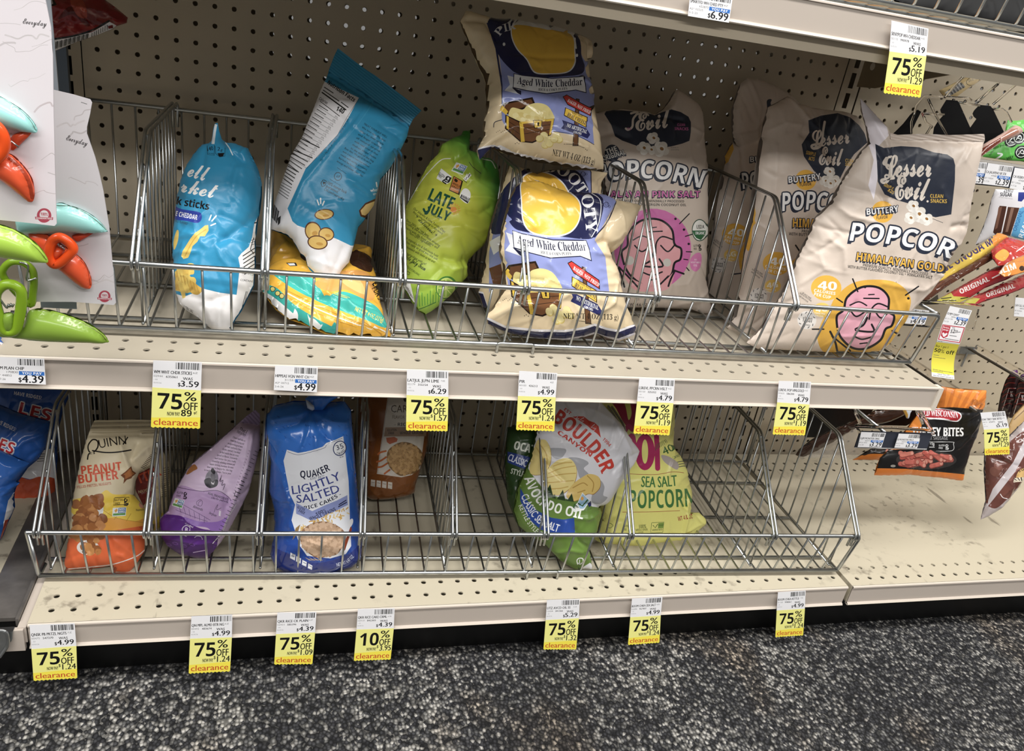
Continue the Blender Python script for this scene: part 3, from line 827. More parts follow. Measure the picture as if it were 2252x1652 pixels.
TAGS = [
 ('white price tag cut by the left edge of the photo, reading 4.39', ((-12, 785), (97, 789)), ((-13, 842), (101, 846)), 'WM PLAN CHIP', '4.39', ('170830', 'B3* 44852'), dict(you_pay=True, date='4-17-26')),
 ('clearance tag under the first blue bag, now pay 89 cents', ((337, 793), (444, 797)), ((335, 852), (442, 859)), 'WM WHT CHDR STICKS', '3.59', ('02944', '635061'), dict(off='75', pay='89', cents=True, bot=((332, 939), (440, 942)), wh='6Z')),
 ('white price tag without yellow slip below the teal and yellow bag, reading 4.99', ((605, 804), (699, 808)), ((602, 858), (697, 863)), 'HIPPEAS VGN WHT CH', '4.99', ('311551', 'A3* 00712'), dict(you_pay=True, date='2-6-26', wh='4Z')),
 ('clearance tag below the lime green bag, was 6.29', ((895, 813), (986, 816)), ((894, 869), (986, 873)), 'LATJUL JLPN LIME', '6.29', ('02179', '316154'), dict(off='75', pay='1.57', bot=((893, 946), (984, 948)), wh='7.8Z')),
 ('clearance tag below the navy and tan puff bags', ((1142, 816), (1226, 821)), ((1139, 871), (1222, 874)), 'PIR', '4.99', ('00100', '426212'), dict(off='75', pay='1.24', bot=((1135, 945), (1219, 948)), wh='4Z')),
 ('clearance tag below the pink face popcorn bag', ((1406, 832), (1484, 835)), ((1401, 883), (1481, 887)), 'LSREVL PPCRN HSLT', '4.79', ('00100', '325352'), dict(off='75', pay='1.19', bot=((1393, 953), (1472, 957)), wh='4.6Z')),
 ('clearance tag at the right end of the middle shelf', ((1713, 838), (1784, 840)), ((1709, 885), (1780, 890)), 'LSREVL POP HMLGOLD', '4.79', ('00605', '586200'), dict(off='75', pay='1.19', bot=((1699, 955), (1770, 957)), wh='4.6Z')),
 ('clearance tag at the lower left corner of the base shelf', ((65, 1375), (164, 1371)), ((69, 1428), (168, 1421)), 'QNSK PB PRTZL NGTS', '4.99', ('00475', '547270'), dict(off='75', pay='1.24', bot=((74, 1497), (170, 1491)), wh='7Z')),
 ('clearance tag on the base shelf below the purple bag', ((421, 1356), (511, 1352)), ((418, 1405), (510, 1402)), 'QN MPL ALMD BTR NG', '4.99', ('00492', '403674'), dict(off='75', pay='1.24', bot=((415, 1481), (506, 1476)), wh='5Z')),
 ('clearance tag on the base shelf below the blue rice cake bag', ((610, 1348), (696, 1346)), ((607, 1395), (693, 1391)), 'QKR RICE CK PLAIN', '4.39', ('16901', '585396'), dict(off='75', pay='1.09', bot=((603, 1461), (687, 1460)), wh='4.47')),
 ('ten percent off tag on the base shelf, the only one not 75', ((787, 1340), (868, 1338)), ((784, 1385), (866, 1382)), 'QKR RICE CAKE CRML', '4.39', ('16910', '842303'), dict(off='10', pay='3.95', bot=((778, 1453), (859, 1450)), wh='6.56')),
 ('clearance tag on the base shelf below the white and green chip bag', ((1203, 1320), (1275, 1318)), ((1200, 1364), (1273, 1360)), 'UTZ AVCD OIL SS', '5.29', ('12058', '391366'), dict(off='75', pay='1.32', bot=((1195, 1428), (1267, 1428)), wh='5.25')),
 ('clearance tag on the base shelf below the yellow popcorn bag', ((1390, 1317), (1457, 1313)), ((1386, 1358), (1453, 1354)), 'BOOM CHKA SEA SALT', '4.99', ('02086', '967407'), dict(off='75', pay='1.24', bot=((1381, 1418), (1450, 1413)), wh='4.8')),
 ('rightmost clearance tag on the base shelf', ((1711, 1303), (1772, 1299)), ((1708, 1343), (1770, 1339)), 'BOOM CHKA KETTLE', '4.99', ('01183', '998061'), dict(off='75', pay='1.24', bot=((1705, 1401), (1766, 1397)), wh='7Z')),
]
for i, (lab, top, mid, item, was, codes, kw) in enumerate(TAGS):
    yy = -17.10 if i < 7 else -16.80
    price_tag(lab, top, mid, item, was, codes, y=yy, seed=i + 3, group='price tags along the shelf edges', **kw)
price_tag('clearance tag hanging from the upper shelf at the top right', ((1961, 45), (2042, 63)), ((1956, 113), (2037, 124)), 'SKNYPOP WH CHEDDAR', '5.19', ('00110', '990978'), off='75', pay='1.29', bot=((1943, 204), (2024, 214)), y=-16.93, seed=31, wh='4.4Z', group='price tags along the shelf edges')
price_tag('white price tag cut by the top edge of the photo, reading 6.99', ((1519, -22), (1612, -8)), ((1513, 35), (1603, 50)), 'SMARTFD WH CHED PTY', '6.99', ('652873', 'A2* 02225'), y=-16.93, you_pay=True, date='5-5-25', seed=33, wh='8Z', group='price tags along the shelf edges')
# ------------------------------------------------------------------ snack bags
def bag(name, label, cat, z, outline, plane, arts, base, m, T=1.3, part='pouch', group=None, **kw):
    t = thing(name, label, cat, at_base(plane, outline, z), group)
    sheet(part, t, outline, plane, arts, base, T, z=z, mat_=m, **kw)
    return t
def seal(parent, plane, z, outline, base, m, d=(0, 1), amp=.022, per=.13, part='crimped_seal', lift=.03, arts=()):
    return sheet(part, parent, outline, plane, arts, base, .05, z=z, mat_=m, ripple=(d, amp, per), lift=lift, step=.05)
rnd = random.Random(5)
def nuggets(a, cx, cy, rx, ry, n, r, cols, seed=1):
    q = random.Random(seed)
    for i in range(n):
        x = cx + q.uniform(-rx, rx); y = cy + q.uniform(-ry, ry); rr = r * q.uniform(.7, 1.2); p = q.uniform(0, 6.28); k = q.choice((4, 5))
        a.blob(q.choice(cols), [(x + rr * q.uniform(.8, 1.15) * math.cos(p + j * 6.28 / k), y + rr * q.uniform(.7, 1.1) * math.sin(p + j * 6.28 / k)) for j in range(k)])
def chip(a, x, y, rx, ry, rot=0, c='d9b35c', e='5a301b', sh='c2923c'):
    a.ell(e, x, y, rx, ry, rot); a.ell(c, x, y, rx * .88, ry * .84, rot); a.ell(sh, x + rx * .2, y + ry * .2, rx * .35, ry * .22, rot)
def popped(a, pts, c='f1ece4', k='9a6a2c'):
    q = random.Random(len(a.L))
    for (x, y, r) in pts:
        for i in range(5):
            t = i * 1.257 + q.random(); a.ell(c if i % 2 else 'e2dbd0', x + r * .55 * math.cos(t), y + r * .5 * math.sin(t), r * .55, r * .5)
        a.ell(c, x, y, r * .5); a.ell(k, x + r * .1, y - r * .05, r * .26, r * .2, .6)
def gmo(a, x, y, ux, uy, vx, vy):
    P = lambda s, t: (x + s * ux + t * vx, y + s * uy + t * vy)
    a.poly('e8ecec', [P(0, 0), P(1, 0), P(1, 1), P(0, 1)]); a.poly('3b74b0', [P(.42, .05), P(.96, .05), P(.96, .62), P(.42, .62)])
    a.poly('5a9a4c', [P(.05, .66), P(.96, .66), P(.96, .9), P(.05, .9)]); a.poly('e2a23a', [P(.12, .3), P(.3, .1), P(.38, .3), P(.24, .6)])
    h = math.hypot(vx, vy)
    a.text('fff', 'NON', [P(.48, .30), P(.9, .30)], h * .2, 'b'); a.text('fff', 'GMO', [P(.48, .56), P(.9, .56)], h * .2, 'b')
def gfree(a, x, y, ux, uy, h, c='222'):
    d = math.hypot(ux, uy); P = lambda s, t: (x + s * ux - t * uy / d * h, y + s * uy + t * ux / d * h)
    a.text(c, 'GLUTEN', [P(0, .45), P(.56, .45)], h * .34, 'b'); a.text(c, 'FREE', [P(0, .95), P(.38, .95)], h * .34, 'b')
    a.line(c, h * .16, [P(.85, .1), P(.68, .2), P(.7, .5), P(.86, .45), P(.85, .1)]); a.line(c, h * .16, [P(.78, .55), P(.68, .75), P(.9, .8), P(.86, 1.05), P(.66, 1.0)])
SNACK = 'snack bag'

# --- blue bag of stick snacks, front facing
pl = Plane((485, 733, 'y', -13.7), (480, 275, 'y', -8.6), -6)
a = Art('C')
a.poly('ece9e8', [(280, 1225), (345, 1245), (430, 1215), (460, 1198), (560, 1222), (662, 1235), (672, 1150), (682, 1060), (672, 1010), (690, 985), (735, 945), (755, 890), (770, 800), (800, 745), (860, 700), (860, 1500), (280, 1500)])
a.text('f2f2f0', 'ell', [(362, 515), (478, 548)], 92, 'c'); a.text('f2f2f0', 'rket', [(322, 610), (535, 652)], 88, 'c')
a.text('15161c', 'k sticks', [(298, 688), (492, 722)], 46, 'h')
a.blob('2b3f9f', [(270, 700), (330, 716), (430, 733), (450, 752), (446, 784), (420, 800), (360, 788), (270, 772)]); a.text('f4f4f4', 'E CHEDDAR', [(292, 757), (422, 782)], 30, 'b')
a.text('234', 'NALLY FLAVORED', [(285, 792), (364, 812)], 15)
for p, q in (((496, 782), (508, 752)), ((512, 788), (538, 757)), ((506, 815), (534, 803))): a.line('f2f2f2', 8, [p, q], False)
Y1, Y2, Y3 = 'e6c65c', 'd3a93f', 'b98a2e'
a.poly(Y1, [(490, 812), (470, 815), (440, 840), (410, 860), (385, 890), (360, 930), (335, 970), (326, 1000), (340, 1018), (368, 1010), (380, 985), (395, 940), (425, 912), (440, 880), (470, 880), (492, 845)]); a.line(Y2, 7, [(475, 840), (420, 880), (385, 930), (350, 1000)])
a.blob(Y1, [(302, 842), (312, 855), (306, 910), (285, 962), (280, 920), (290, 870)])
nuggets(a, 350, 1135, 45, 75, 26, 30, (Y1, Y2, Y1, 'dcb64c'), 3)
a.poly(Y1, [(300, 1080), (330, 1070), (350, 1190), (352, 1250), (335, 1258), (310, 1180)]); a.blob(Y2, [(380, 1150), (430, 1180), (455, 1205), (425, 1235), (380, 1215)])
for i in range(7): a.line(Y3, 3, [(300 + i * 20, 1090 + i * 14), (312 + i * 20, 1150 + i * 12)], False)
a.text('112', '140', [(488, 366), (522, 358)], 24, 'm'); a.text('112', '2', [(546, 362), (562, 362)], 22, 'm'); a.text('112', 'g', [(565, 364), (575, 366)], 16, 'm')
for s in ([(484, 335), (486, 385), (526, 392), (528, 330)], [(532, 335), (535, 380), (560, 400), (590, 395), (592, 345)]): a.line('12303c', 3, s, False)
a.poly('15161c', [(545, 378), (588, 375), (580, 398), (556, 398)]); a.text('112', 'CALORIES', [(488, 382), (524, 386)], 9)
a.lines('333', [(700 + i * 2, 1000 + i * 22, 790 - i * 3, 940 + i * 26) for i in range(6)], 6); a.lines('333', [(750, 905 + i * 14, 800, 890 + i * 13) for i in range(3)], 3)
a.line('222', 5, [(765, 890), (745, 960), (765, 985)], False); a.line('111', 7, [(770, 800), (800, 795)], False)
a.text('333', 'Made in the U.S.A.', [(690, 1105), (768, 1120)], 16); a.text('333', 'CONTAINS', [(684, 1150), (760, 1160)], 12, 'm'); a.text('333', 'CVS.com 1-800', [(690, 1075), (770, 1090)], 13)
a.text('333', 'UTRICIAL', [(338, 1312), (396, 1345)], 15, 'm'); a.line('333', 4, [(720, 1215), (690, 1330)], False); a.line('555', 3, [(728, 1215), (700, 1330)], False)
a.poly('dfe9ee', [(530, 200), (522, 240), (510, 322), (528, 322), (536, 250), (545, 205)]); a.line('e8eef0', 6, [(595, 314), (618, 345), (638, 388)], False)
o = [(548, 195), (530, 200), (522, 240), (510, 320), (455, 332), (400, 400), (360, 470), (325, 560), (310, 640), (300, 720), (285, 820), (278, 940), (285, 1060), (290, 1150), (300, 1230), (320, 1290), (360, 1330), (440, 1380), (480, 1420), (550, 1470), (575, 1472), (628, 1447), (622, 1438), (650, 1390), (690, 1330), (730, 1250), (765, 1180), (775, 1060), (775, 900), (790, 780), (800, 740), (812, 640), (815, 560), (795, 480), (745, 380), (735, 358), (680, 335), (600, 315), (575, 300), (555, 240)]
bag('snack_bag', 'upright bright blue bag of stick snacks left of the tilted blue bag', SNACK, 'C', o, pl, a, '1f90bd', M_SATIN, T=1.55, crumple=.045, seed=3, group='snack bags in the middle basket',
    creases=[([(600, 318), (640, 385), (720, 470)], -.16, .16), ([(735, 358), (700, 420), (640, 388)], .16, .13), ([(690, 520), (660, 680), (750, 770)], .08, .10), ([(590, 960), (720, 850), (800, 760)], -.14, .16), ([(560, 930), (600, 1050), (660, 1120)], .1, .12), ([(480, 1250), (520, 1400)], .12, .12), ([(620, 1260), (590, 1420)], -.1, .12), ([(640, 620), (690, 700), (640, 760)], -.06, .07)])

# --- second blue bag, turned back to front and tilted
pl = Plane((732, 629, 'y', -11.6), (825, 165, 'y', -6.2), 0)
w = Art('C'); a = Art('D'); b2 = Art('C')
w.poly('e9e7ea', [(1185, -60), (1402, 42), (1340, 160), (1270, 270), (1160, 390), (1080, 470), (1040, 560), (985, 680), (970, 712), (1000, 790), (1030, 815), (1260, 893), (1355, 938), (1520, 940), (1400, 1300), (780, 1300), (780, 500), (1000, 200), (1160, 20)])
w.poly('2391bd', [(1185, -60), (1402, 42), (1300, -50)])
a.text('151515', 'Nutrition Facts', [(546, 408), (778, 568)], 36, 'h')
a.lines('333', [(525, 440, 600, 490), (515, 465, 650, 560), (670, 570, 730, 615)], 8)
a.line('111', 11, [(505, 485), (710, 635)], False); a.line('111', 6, [(488, 562), (655, 690)], False)
a.text('151515', '140', [(622, 640), (686, 672)], 42, 'h'); a.text('222', 'Calories', [(475, 545), (545, 590)], 26, 'b')
for i in range(13):
    x0 = 475 - i * 19.5; y0 = 610 + i * 34; x1 = 640 - i * 20; y1 = 722 + i * 30
    wd = 9 if i in (8, 11) else 2.5
    a.line('222', wd, [(x0, y0), (x1, y1)], False)
    a.lines('444', [(x0 + 5, y0 - 14, x0 + 80, y0 + 34)], 7)
    a.text('333', rnd.choice(('11%', '20%', '0%', '2%')), [(x1 - 28, y1 - 26), (x1 - 4, y1 - 10)], 16)
a.line('222', 3, [(822, 540), (720, 700), (640, 850), (500, 1000), (372, 1140), (240, 1060)], False)
a.lines('444', [(240 - i * 14, 1010 + i * 28, 380 - i * 26, 1085 + i * 30) for i in range(4)], 8); a.lines('444', [(190 - i * 10, 1110 + i * 26, 290 - i * 12, 1170 + i * 28) for i in range(5)], 9)
a.lines('555', [(150 - i * 6, 1260 + i * 22, 240 - i * 8, 1310 + i * 24) for i in range(5)], 6)
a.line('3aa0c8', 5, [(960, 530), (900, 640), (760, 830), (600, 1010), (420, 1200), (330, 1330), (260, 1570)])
tx = ['TREAT YOURSELF WELL', "We love our Plantain", 'chips for their simple', 'and finger cracking', 'all natural source', 'with real crunch that', 'makes chips taste', 'to the end of the bag.']
a.para('14222c', tx, (862, 762), (.86, .51), (-16, 30), 17, 235, 'm')
a.para('14222c', ["Busy days. We get it! So we've", 'made it easy to meet your wellness', 'needs with earthy goodness.', 'Real food, fast flavors to boost your', 'energy and better your day.'], (698, 972), (.86, .51), (-17, 28), 16, 265, 'm')
a.line('123', 3, [(636, 1135), (712, 1188)], False); a.line('123', 3, [(572, 1235), (662, 1290)], False)
for r in (34, 28): a.ell('1a3a4c' if r == 34 else '2391bd', 642, 1212, r, r * 1.1)
a.text('123', 'cf', [(626, 1218), (655, 1228)], 24, 'm')
a.line('111', 6, [(515, 1240), (542, 1252), (530, 1290), (505, 1302), (495, 1268), (515, 1240)], False); a.text('111', '♥', [(508, 1276), (526, 1282)], 18, 'r')
a.text('111', '100% money back', [(545, 1275), (712, 1362)], 26, 'm'); a.text('111', 'guaranteed.', [(535, 1302), (640, 1358)], 24, 'm'); a.text('111', 'CVS.com/returnpolicy', [(520, 1330), (692, 1420)], 22, 'm')
a.text('234', '3 AM 2042 4113', [(735, 690), (660, 830)], 16); a.text('234', '22 03 Best If Used By 1 11 26', [(640, 850), (485, 1075)], 16)
for x, y, rx, ry, ro in ((1192, 748, 60, 33, -.1), (1125, 850, 50, 60, -.3), (1205, 868, 48, 42, .2), (1152, 918, 62, 43, .15)): chip(b2, x, y, rx, ry, ro)
b2.poly('5a301b', [(1402, 725), (1440, 680), (1530, 640), (1530, 700), (1440, 770), (1412, 760)]); b2.poly('dcbb74', [(1412, 725), (1445, 688), (1530, 655), (1525, 690), (1440, 755), (1420, 750)])
for p, q in (((1150, 662), (1160, 690)), ((1170, 650), (1171, 682)), ((1192, 668), (1182, 692)), ((1508, 555), (1512, 580)), ((1545, 525), (1538, 558))): b2.line('f2f2f2', 8, [p, q], False)
b2.text('f2f2f2', 'whole', [(1472, 612), (1530, 606)], 20, 'm'); b2.text('f2f2f2', 'crunch', [(1490, 632), (1540, 622)], 16, 'm')
for i in range(9): b2.line('222', 3 + i % 3, [(885 + i * 4, 680 + i * 6), (872 + i * 4, 760 + i * 5)], False)
b2.poly('333', [(910, 770), (930, 755), (925, 800), (912, 815)])
o2 = [(743, 107), (783, 138), (824, 166), (875, 204), (927, 243), (908, 263), (899, 281), (895, 301), (879, 334), (857, 371), (836, 396), (821, 454), (799, 487), (787, 501), (778, 538), (767, 578), (752, 594), (732, 629), (701, 610), (676, 585), (672, 567), (661, 558), (643, 527), (629, 516), (596, 505), (594, 491), (603, 451), (618, 407), (640, 345), (665, 302), (687, 247), (705, 200), (717, 174), (727, 146), (735, 123)]
un2 = lambda z, P: [tuple(p) for p in un(P, z)]
t = bag('snack_bag', 'tilted blue bag turned to show its nutrition table and plantain slices', SNACK, '', o2, pl, [w, a, b2], '2391bd', M_SATIN, T=1.35, crumple=.04, seed=8, group='snack bags in the middle basket',
    flats=[[(743, 107), (927, 243), (899, 285), (715, 165)]],
    creases=[(un2('D', [(950, 540), (760, 830), (600, 1010), (330, 1330), (240, 1560)]), .12, .10), (un2('D', [(915, 600), (700, 880), (540, 1060)]), -.10, .10), (un2('D', [(1220, 760), (1000, 830), (1160, 900)]), -.14, .14), (un2('D', [(720, 1300), (900, 1400)]), .1, .12), (un2('C', [(1360, 940), (1250, 1180)]), .1, .14)])
seal(t, pl, '', [(743, 107), (783, 138), (824, 166), (875, 204), (927, 243), (908, 263), (901, 277), (860, 246), (800, 205), (760, 180), (722, 158), (735, 123)], '2590b8', M_SATIN, d=(.55, .83))

# --- yellow and teal bag lying flat
pl = Plane((735, 739, 'y', -14.0), (745, 510, 'y', -6.5), 0)
a = Art('C')
a.blob('2fb6a9', [(868, 1092), (1000, 1100), (1130, 1140), (1200, 1240), (1310, 1215), (1450, 1270), (1530, 1330), (1570, 1435), (1440, 1385), (1200, 1295), (1000, 1195)])
a.blob('27a79b', [(800, 1180), (900, 1190), (1000, 1285), (1130, 1370), (1260, 1445), (1240, 1490), (1100, 1460), (950, 1380), (840, 1280)])
a.blob('eeeceb', [(818, 1225), (880, 1245), (1020, 1365), (1015, 1392), (910, 1345)]); a.blob('e6e6e2', [(1090, 1390), (1130, 1380), (1180, 1440), (1130, 1450)])
a.blob('e0a04e', [(1310, 1090), (1460, 1105), (1500, 1240), (1450, 1268), (1330, 1205), (1220, 1215), (1135, 1160)]); a.blob('eebd72', [(1300, 1150), (1400, 1140), (1440, 1230), (1360, 1200)])
a.blob('45291c', [(1355, 990), (1400, 970), (1475, 1010), (1478, 1095), (1400, 1075), (1350, 1045)]); a.blob('45291c', [(1050, 985), (1085, 1000), (1080, 1030), (1050, 1010)])
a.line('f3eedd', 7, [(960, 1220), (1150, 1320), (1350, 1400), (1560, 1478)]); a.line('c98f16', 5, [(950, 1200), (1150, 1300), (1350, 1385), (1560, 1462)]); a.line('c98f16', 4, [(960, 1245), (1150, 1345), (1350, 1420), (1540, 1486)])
a.text('e8d04a', 'NET WT 4 OZ (113g)', [(1376, 1330), (1545, 1402)], 26, 'm'); a.lines('d8e05a', [(1255, 1220, 1345, 1252), (1250, 1228, 1330, 1256)], 4)
for x, y in ((880, 1200), (910, 1226), (935, 1242)): a.ell('2a2a2a', x, y, 17); a.ell('d8c96a', x, y, 13)
a.lines('333', [(850, 1290, 910, 1330), (848, 1300, 905, 1338)], 5)
a.text('2b2018', 'PEA', [(1465, 1150), (1510, 1210)], 40, 'h'); a.text('2b2018', 'PUFFS', [(1480, 1200), (1520, 1270)], 30, 'h')
for c, p in (('333', [(960, 1042), (1020, 1040), (1030, 1060), (985, 1062)]), ('e8e8e8', [(970, 1046), (1010, 1044), (1018, 1056), (985, 1058)])): a.poly(c, p)
a.blob('3ea8c8', [(1085, 1040), (1120, 1060), (1160, 1110), (1110, 1090)])
o = [(858, 845), (960, 868), (1060, 960), (1130, 1000), (1250, 1040), (1330, 1000), (1375, 930), (1480, 965), (1475, 1060), (1500, 1120), (1530, 1300), (1560, 1400), (1596, 1480), (1590, 1492), (1400, 1490), (1200, 1470), (1050, 1405), (980, 1385), (900, 1325), (820, 1222), (818, 1110), (855, 1095), (868, 1000)]
bag('snack_bag', 'yellow and teal bag lying squashed under the tilted blue bag', SNACK, 'C', o, pl, a, 'f2b522', M_GLOSS, T=1.2, back=.15, crumple=.07, seed=5, group='snack bags in the middle basket',
    creases=[([(940, 1180), (1150, 1310), (1350, 1395), (1580, 1480)], .16, .12), ([(930, 1215), (1150, 1345), (1350, 1425)], -.14, .12), ([(1080, 1010), (1000, 1080), (880, 1095)], -.2, .2), ([(1480, 970), (1420, 1060), (1300, 1080)], .15, .15), ([(900, 900), (960, 1000), (880, 1060)], .15, .16), ([(1130, 1150), (1200, 1235), (1300, 1200)], -.15, .15)])

# --- lime green tortilla chip bag
pl = Plane((934, 690, 'y', -11.0), (1015, 290, 'y', -5.2), 8)
a = Art('E')
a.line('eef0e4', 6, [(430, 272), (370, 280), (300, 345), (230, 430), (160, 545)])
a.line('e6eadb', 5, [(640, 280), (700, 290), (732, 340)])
G1 = '14523b'
a.text(G1, 'LATE', [(276, 548), (432, 616)], 84, 'h'); a.text(G1, 'JULY', [(262, 628), (412, 696)], 66, 'h'); a.line(G1, 15, [(285, 600), (285, 622), (262, 632), (250, 612)])
a.text(G1, 'SNACKS', [(300, 652), (356, 682)], 13, 'm')
for i in range(11): t_ = -2.6 + i * .42; a.line('e8943a', 5, [(455 + 26 * math.cos(t_), 612 + 24 * math.sin(t_)), (455 + 42 * math.cos(t_), 612 + 38 * math.sin(t_))], False)
a.ell('e8943a', 452, 615, 22, 20)
gmo(a, 470, 296, 75, 28, -34, 58)
a.poly('f1f1ee', [(368, 338), (440, 395), (428, 432), (400, 446), (336, 405)]); a.text('222', 'GLUTEN', [(348, 372), (385, 402)], 16, 'b'); a.text('222', 'FREE', [(342, 386), (366, 405)], 15, 'b'); a.text('1c1c1c', 'g', [(392, 412), (424, 428)], 40, 'h'); a.line('1c1c1c', 8, [(400, 410), (378, 425), (400, 442)])
a.poly('2a2018', [(452, 388), (515, 424), (490, 518), (420, 486)]); a.poly('cf8038', [(455, 394), (505, 424), (482, 508), (426, 482)]); a.text('2a2018', 'WHOLE', [(442, 442), (490, 468)], 15, 'b'); a.text('2a2018', 'GRAIN', [(436, 462), (484, 488)], 15, 'b'); a.blob('2a2018', [(462, 405), (480, 420), (470, 432), (456, 420)])
a.poly('f4f4f0', [(516, 408), (535, 425), (572, 385), (560, 366), (548, 380), (540, 372), (528, 396)]); a.line('222', 5, [(524, 408), (534, 416), (540, 396), (548, 400), (562, 376)], False); a.lines('333', [(516, 416, 540, 434), (580, 330, 634, 372), (556, 296, 580, 330)], 4)
a.blob('f1f1ee', [(506, 490), (530, 472), (556, 486), (566, 520), (545, 575), (494, 536)]); a.poly('26282a', [(504, 512), (564, 540), (546, 574), (494, 536)]); a.text('eee', 'DOES NOT', [(508, 522), (558, 548)], 12, 'b'); a.text('eee', 'PEANUTS', [(502, 536), (548, 562)], 12, 'b')
K = '1f3a16'
for s, p, h, st in (('Our Jalapeño & Lime Tortilla Chips', [(180, 612), (390, 772)], 16, 'm'), ('bring new meaning to the word', [(178, 636), (372, 784)], 15, 'm'), ('+ delicious! +', [(192, 668), (330, 802)], 26, 'c'), ('Since 2003, we have been', [(130, 690), (280, 800)], 16, 'm'),
                 ("crafting the world's most amazing", [(132, 712), (355, 866)], 16, 'm'), ('snacks with the finest organic and', [(122, 738), (342, 880)], 16, 'm'), ('Non-GMO ingredients.', [(152, 778), (298, 866)], 16, 'm'), ('with organic corn & deliciously bold', [(112, 802), (342, 936)], 16, 'm'),
                 ('they taste so good you may just', [(128, 838), (340, 956)], 16, 'm'), ('be obsessed with them as we are!', [(110, 860), (322, 976)], 16, 'm'), ('for snacking with us!', [(124, 908), (262, 990)], 16, 'm'), ('Late July Team', [(118, 938), (256, 1028)], 34, 'c'), ('@LATEJULYORGANIC', [(106, 986), (220, 1064)], 14, 'm')):
    a.text(K, s, p, h, st)
a.line(K, 4, [(140, 1030), (158, 1040), (150, 1056), (132, 1046), (140, 1030)], False)
a.ell('3f7d2a', 404, 1140, 72, 78, .3); a.ell('c9d96a', 400, 1142, 60, 68, .3); a.ell('8fb53c', 400, 1144, 52, 60, .3)
for i in range(8): t_ = i * .785; a.line('d7e08a', 5, [(400, 1144), (400 + 48 * math.cos(t_), 1144 + 56 * math.sin(t_))], False)
a.poly('e7e8e6', [(112, 1060), (160, 1110), (190, 1240), (165, 1240), (110, 1150)])
for i in range(6): a.line('555', 3, [(120 + i * 7, 1120 + i * 14), (150 + i * 6, 1150 + i * 12)], False)
for i in range(9): a.line('3d8a2c', 5, [(205 + i * 18, 1270 - i * 4), (200 + i * 19, 1215 - (i % 3) * 16 - i * 4)], False)
a.line('2e6e22', 6, [(205, 1290), (250, 1275), (330, 1240)])
o = [(515, 90), (558, 86), (560, 120), (548, 230), (610, 270), (700, 280), (735, 320), (745, 400), (745, 500), (730, 600), (690, 760), (650, 860), (600, 900), (545, 960), (520, 1020), (545, 1060), (480, 1130), (420, 1200), (340, 1270), (300, 1300), (262, 1322), (215, 1295), (150, 1200), (116, 1140), (122, 1040), (112, 900), (112, 700), (125, 600), (170, 520), (230, 400), (290, 300), (350, 240), (370, 180), (440, 140), (510, 112)]
gc = pl.ab(un([(330, 640)], 'E'))[0]; gr = pl.ab(un([(740, 420)], 'E'))[0]; gs = np.linalg.norm(gr - gc)
def lime(c, C):
    base = np.abs(C - np.array(rgb('9bbd2c'), np.float32)).max(1) < 1e-3
    d = (c - gc); x = np.clip(d @ (gr - gc) / gs / gs, -1, 1.2); r = np.clip(np.linalg.norm(d, axis=1) / gs / 1.2, 0, 1)
    m1, m2, m3 = (np.array(rgb(q)) for q in ('d2cf2b', '8fb82c', '3c9a2c'))
    k = np.clip(r, 0, 1)[:, None]; g = m1 * (1 - k) + m2 * k; s_ = np.clip((x - .35) / .5, 0, 1)[:, None]; g = g * (1 - s_) + m3 * s_
    C[base] = g[base]; return C
t = bag('snack_bag', 'lime green tortilla chip bag between the tilted blue bag and the tan puff bags', SNACK, 'E', o, pl, a, '9bbd2c', M_SATIN, T=1.75, crumple=.06, seed=12, grad=lime, group='snack bags in the middle basket',
    creases=[([(548, 230), (470, 300), (420, 330)], -.18, .14), ([(600, 275), (560, 330), (600, 400)], .12, .12), ([(650, 640), (560, 700), (480, 690)], -.16, .16), ([(690, 760), (560, 800), (400, 790)], .14, .16), ([(545, 960), (430, 1000), (330, 980)], -.2, .16), ([(520, 1020), (400, 1060)], .14, .12), ([(262, 1322), (260, 1150)], .14, .14)])
seal(t, pl, 'E', [(515, 88), (560, 84), (562, 120), (550, 232), (540, 238), (500, 180), (505, 110)], '4d9a2a', M_SATIN, d=(1, .1), amp=.03, per=.2)

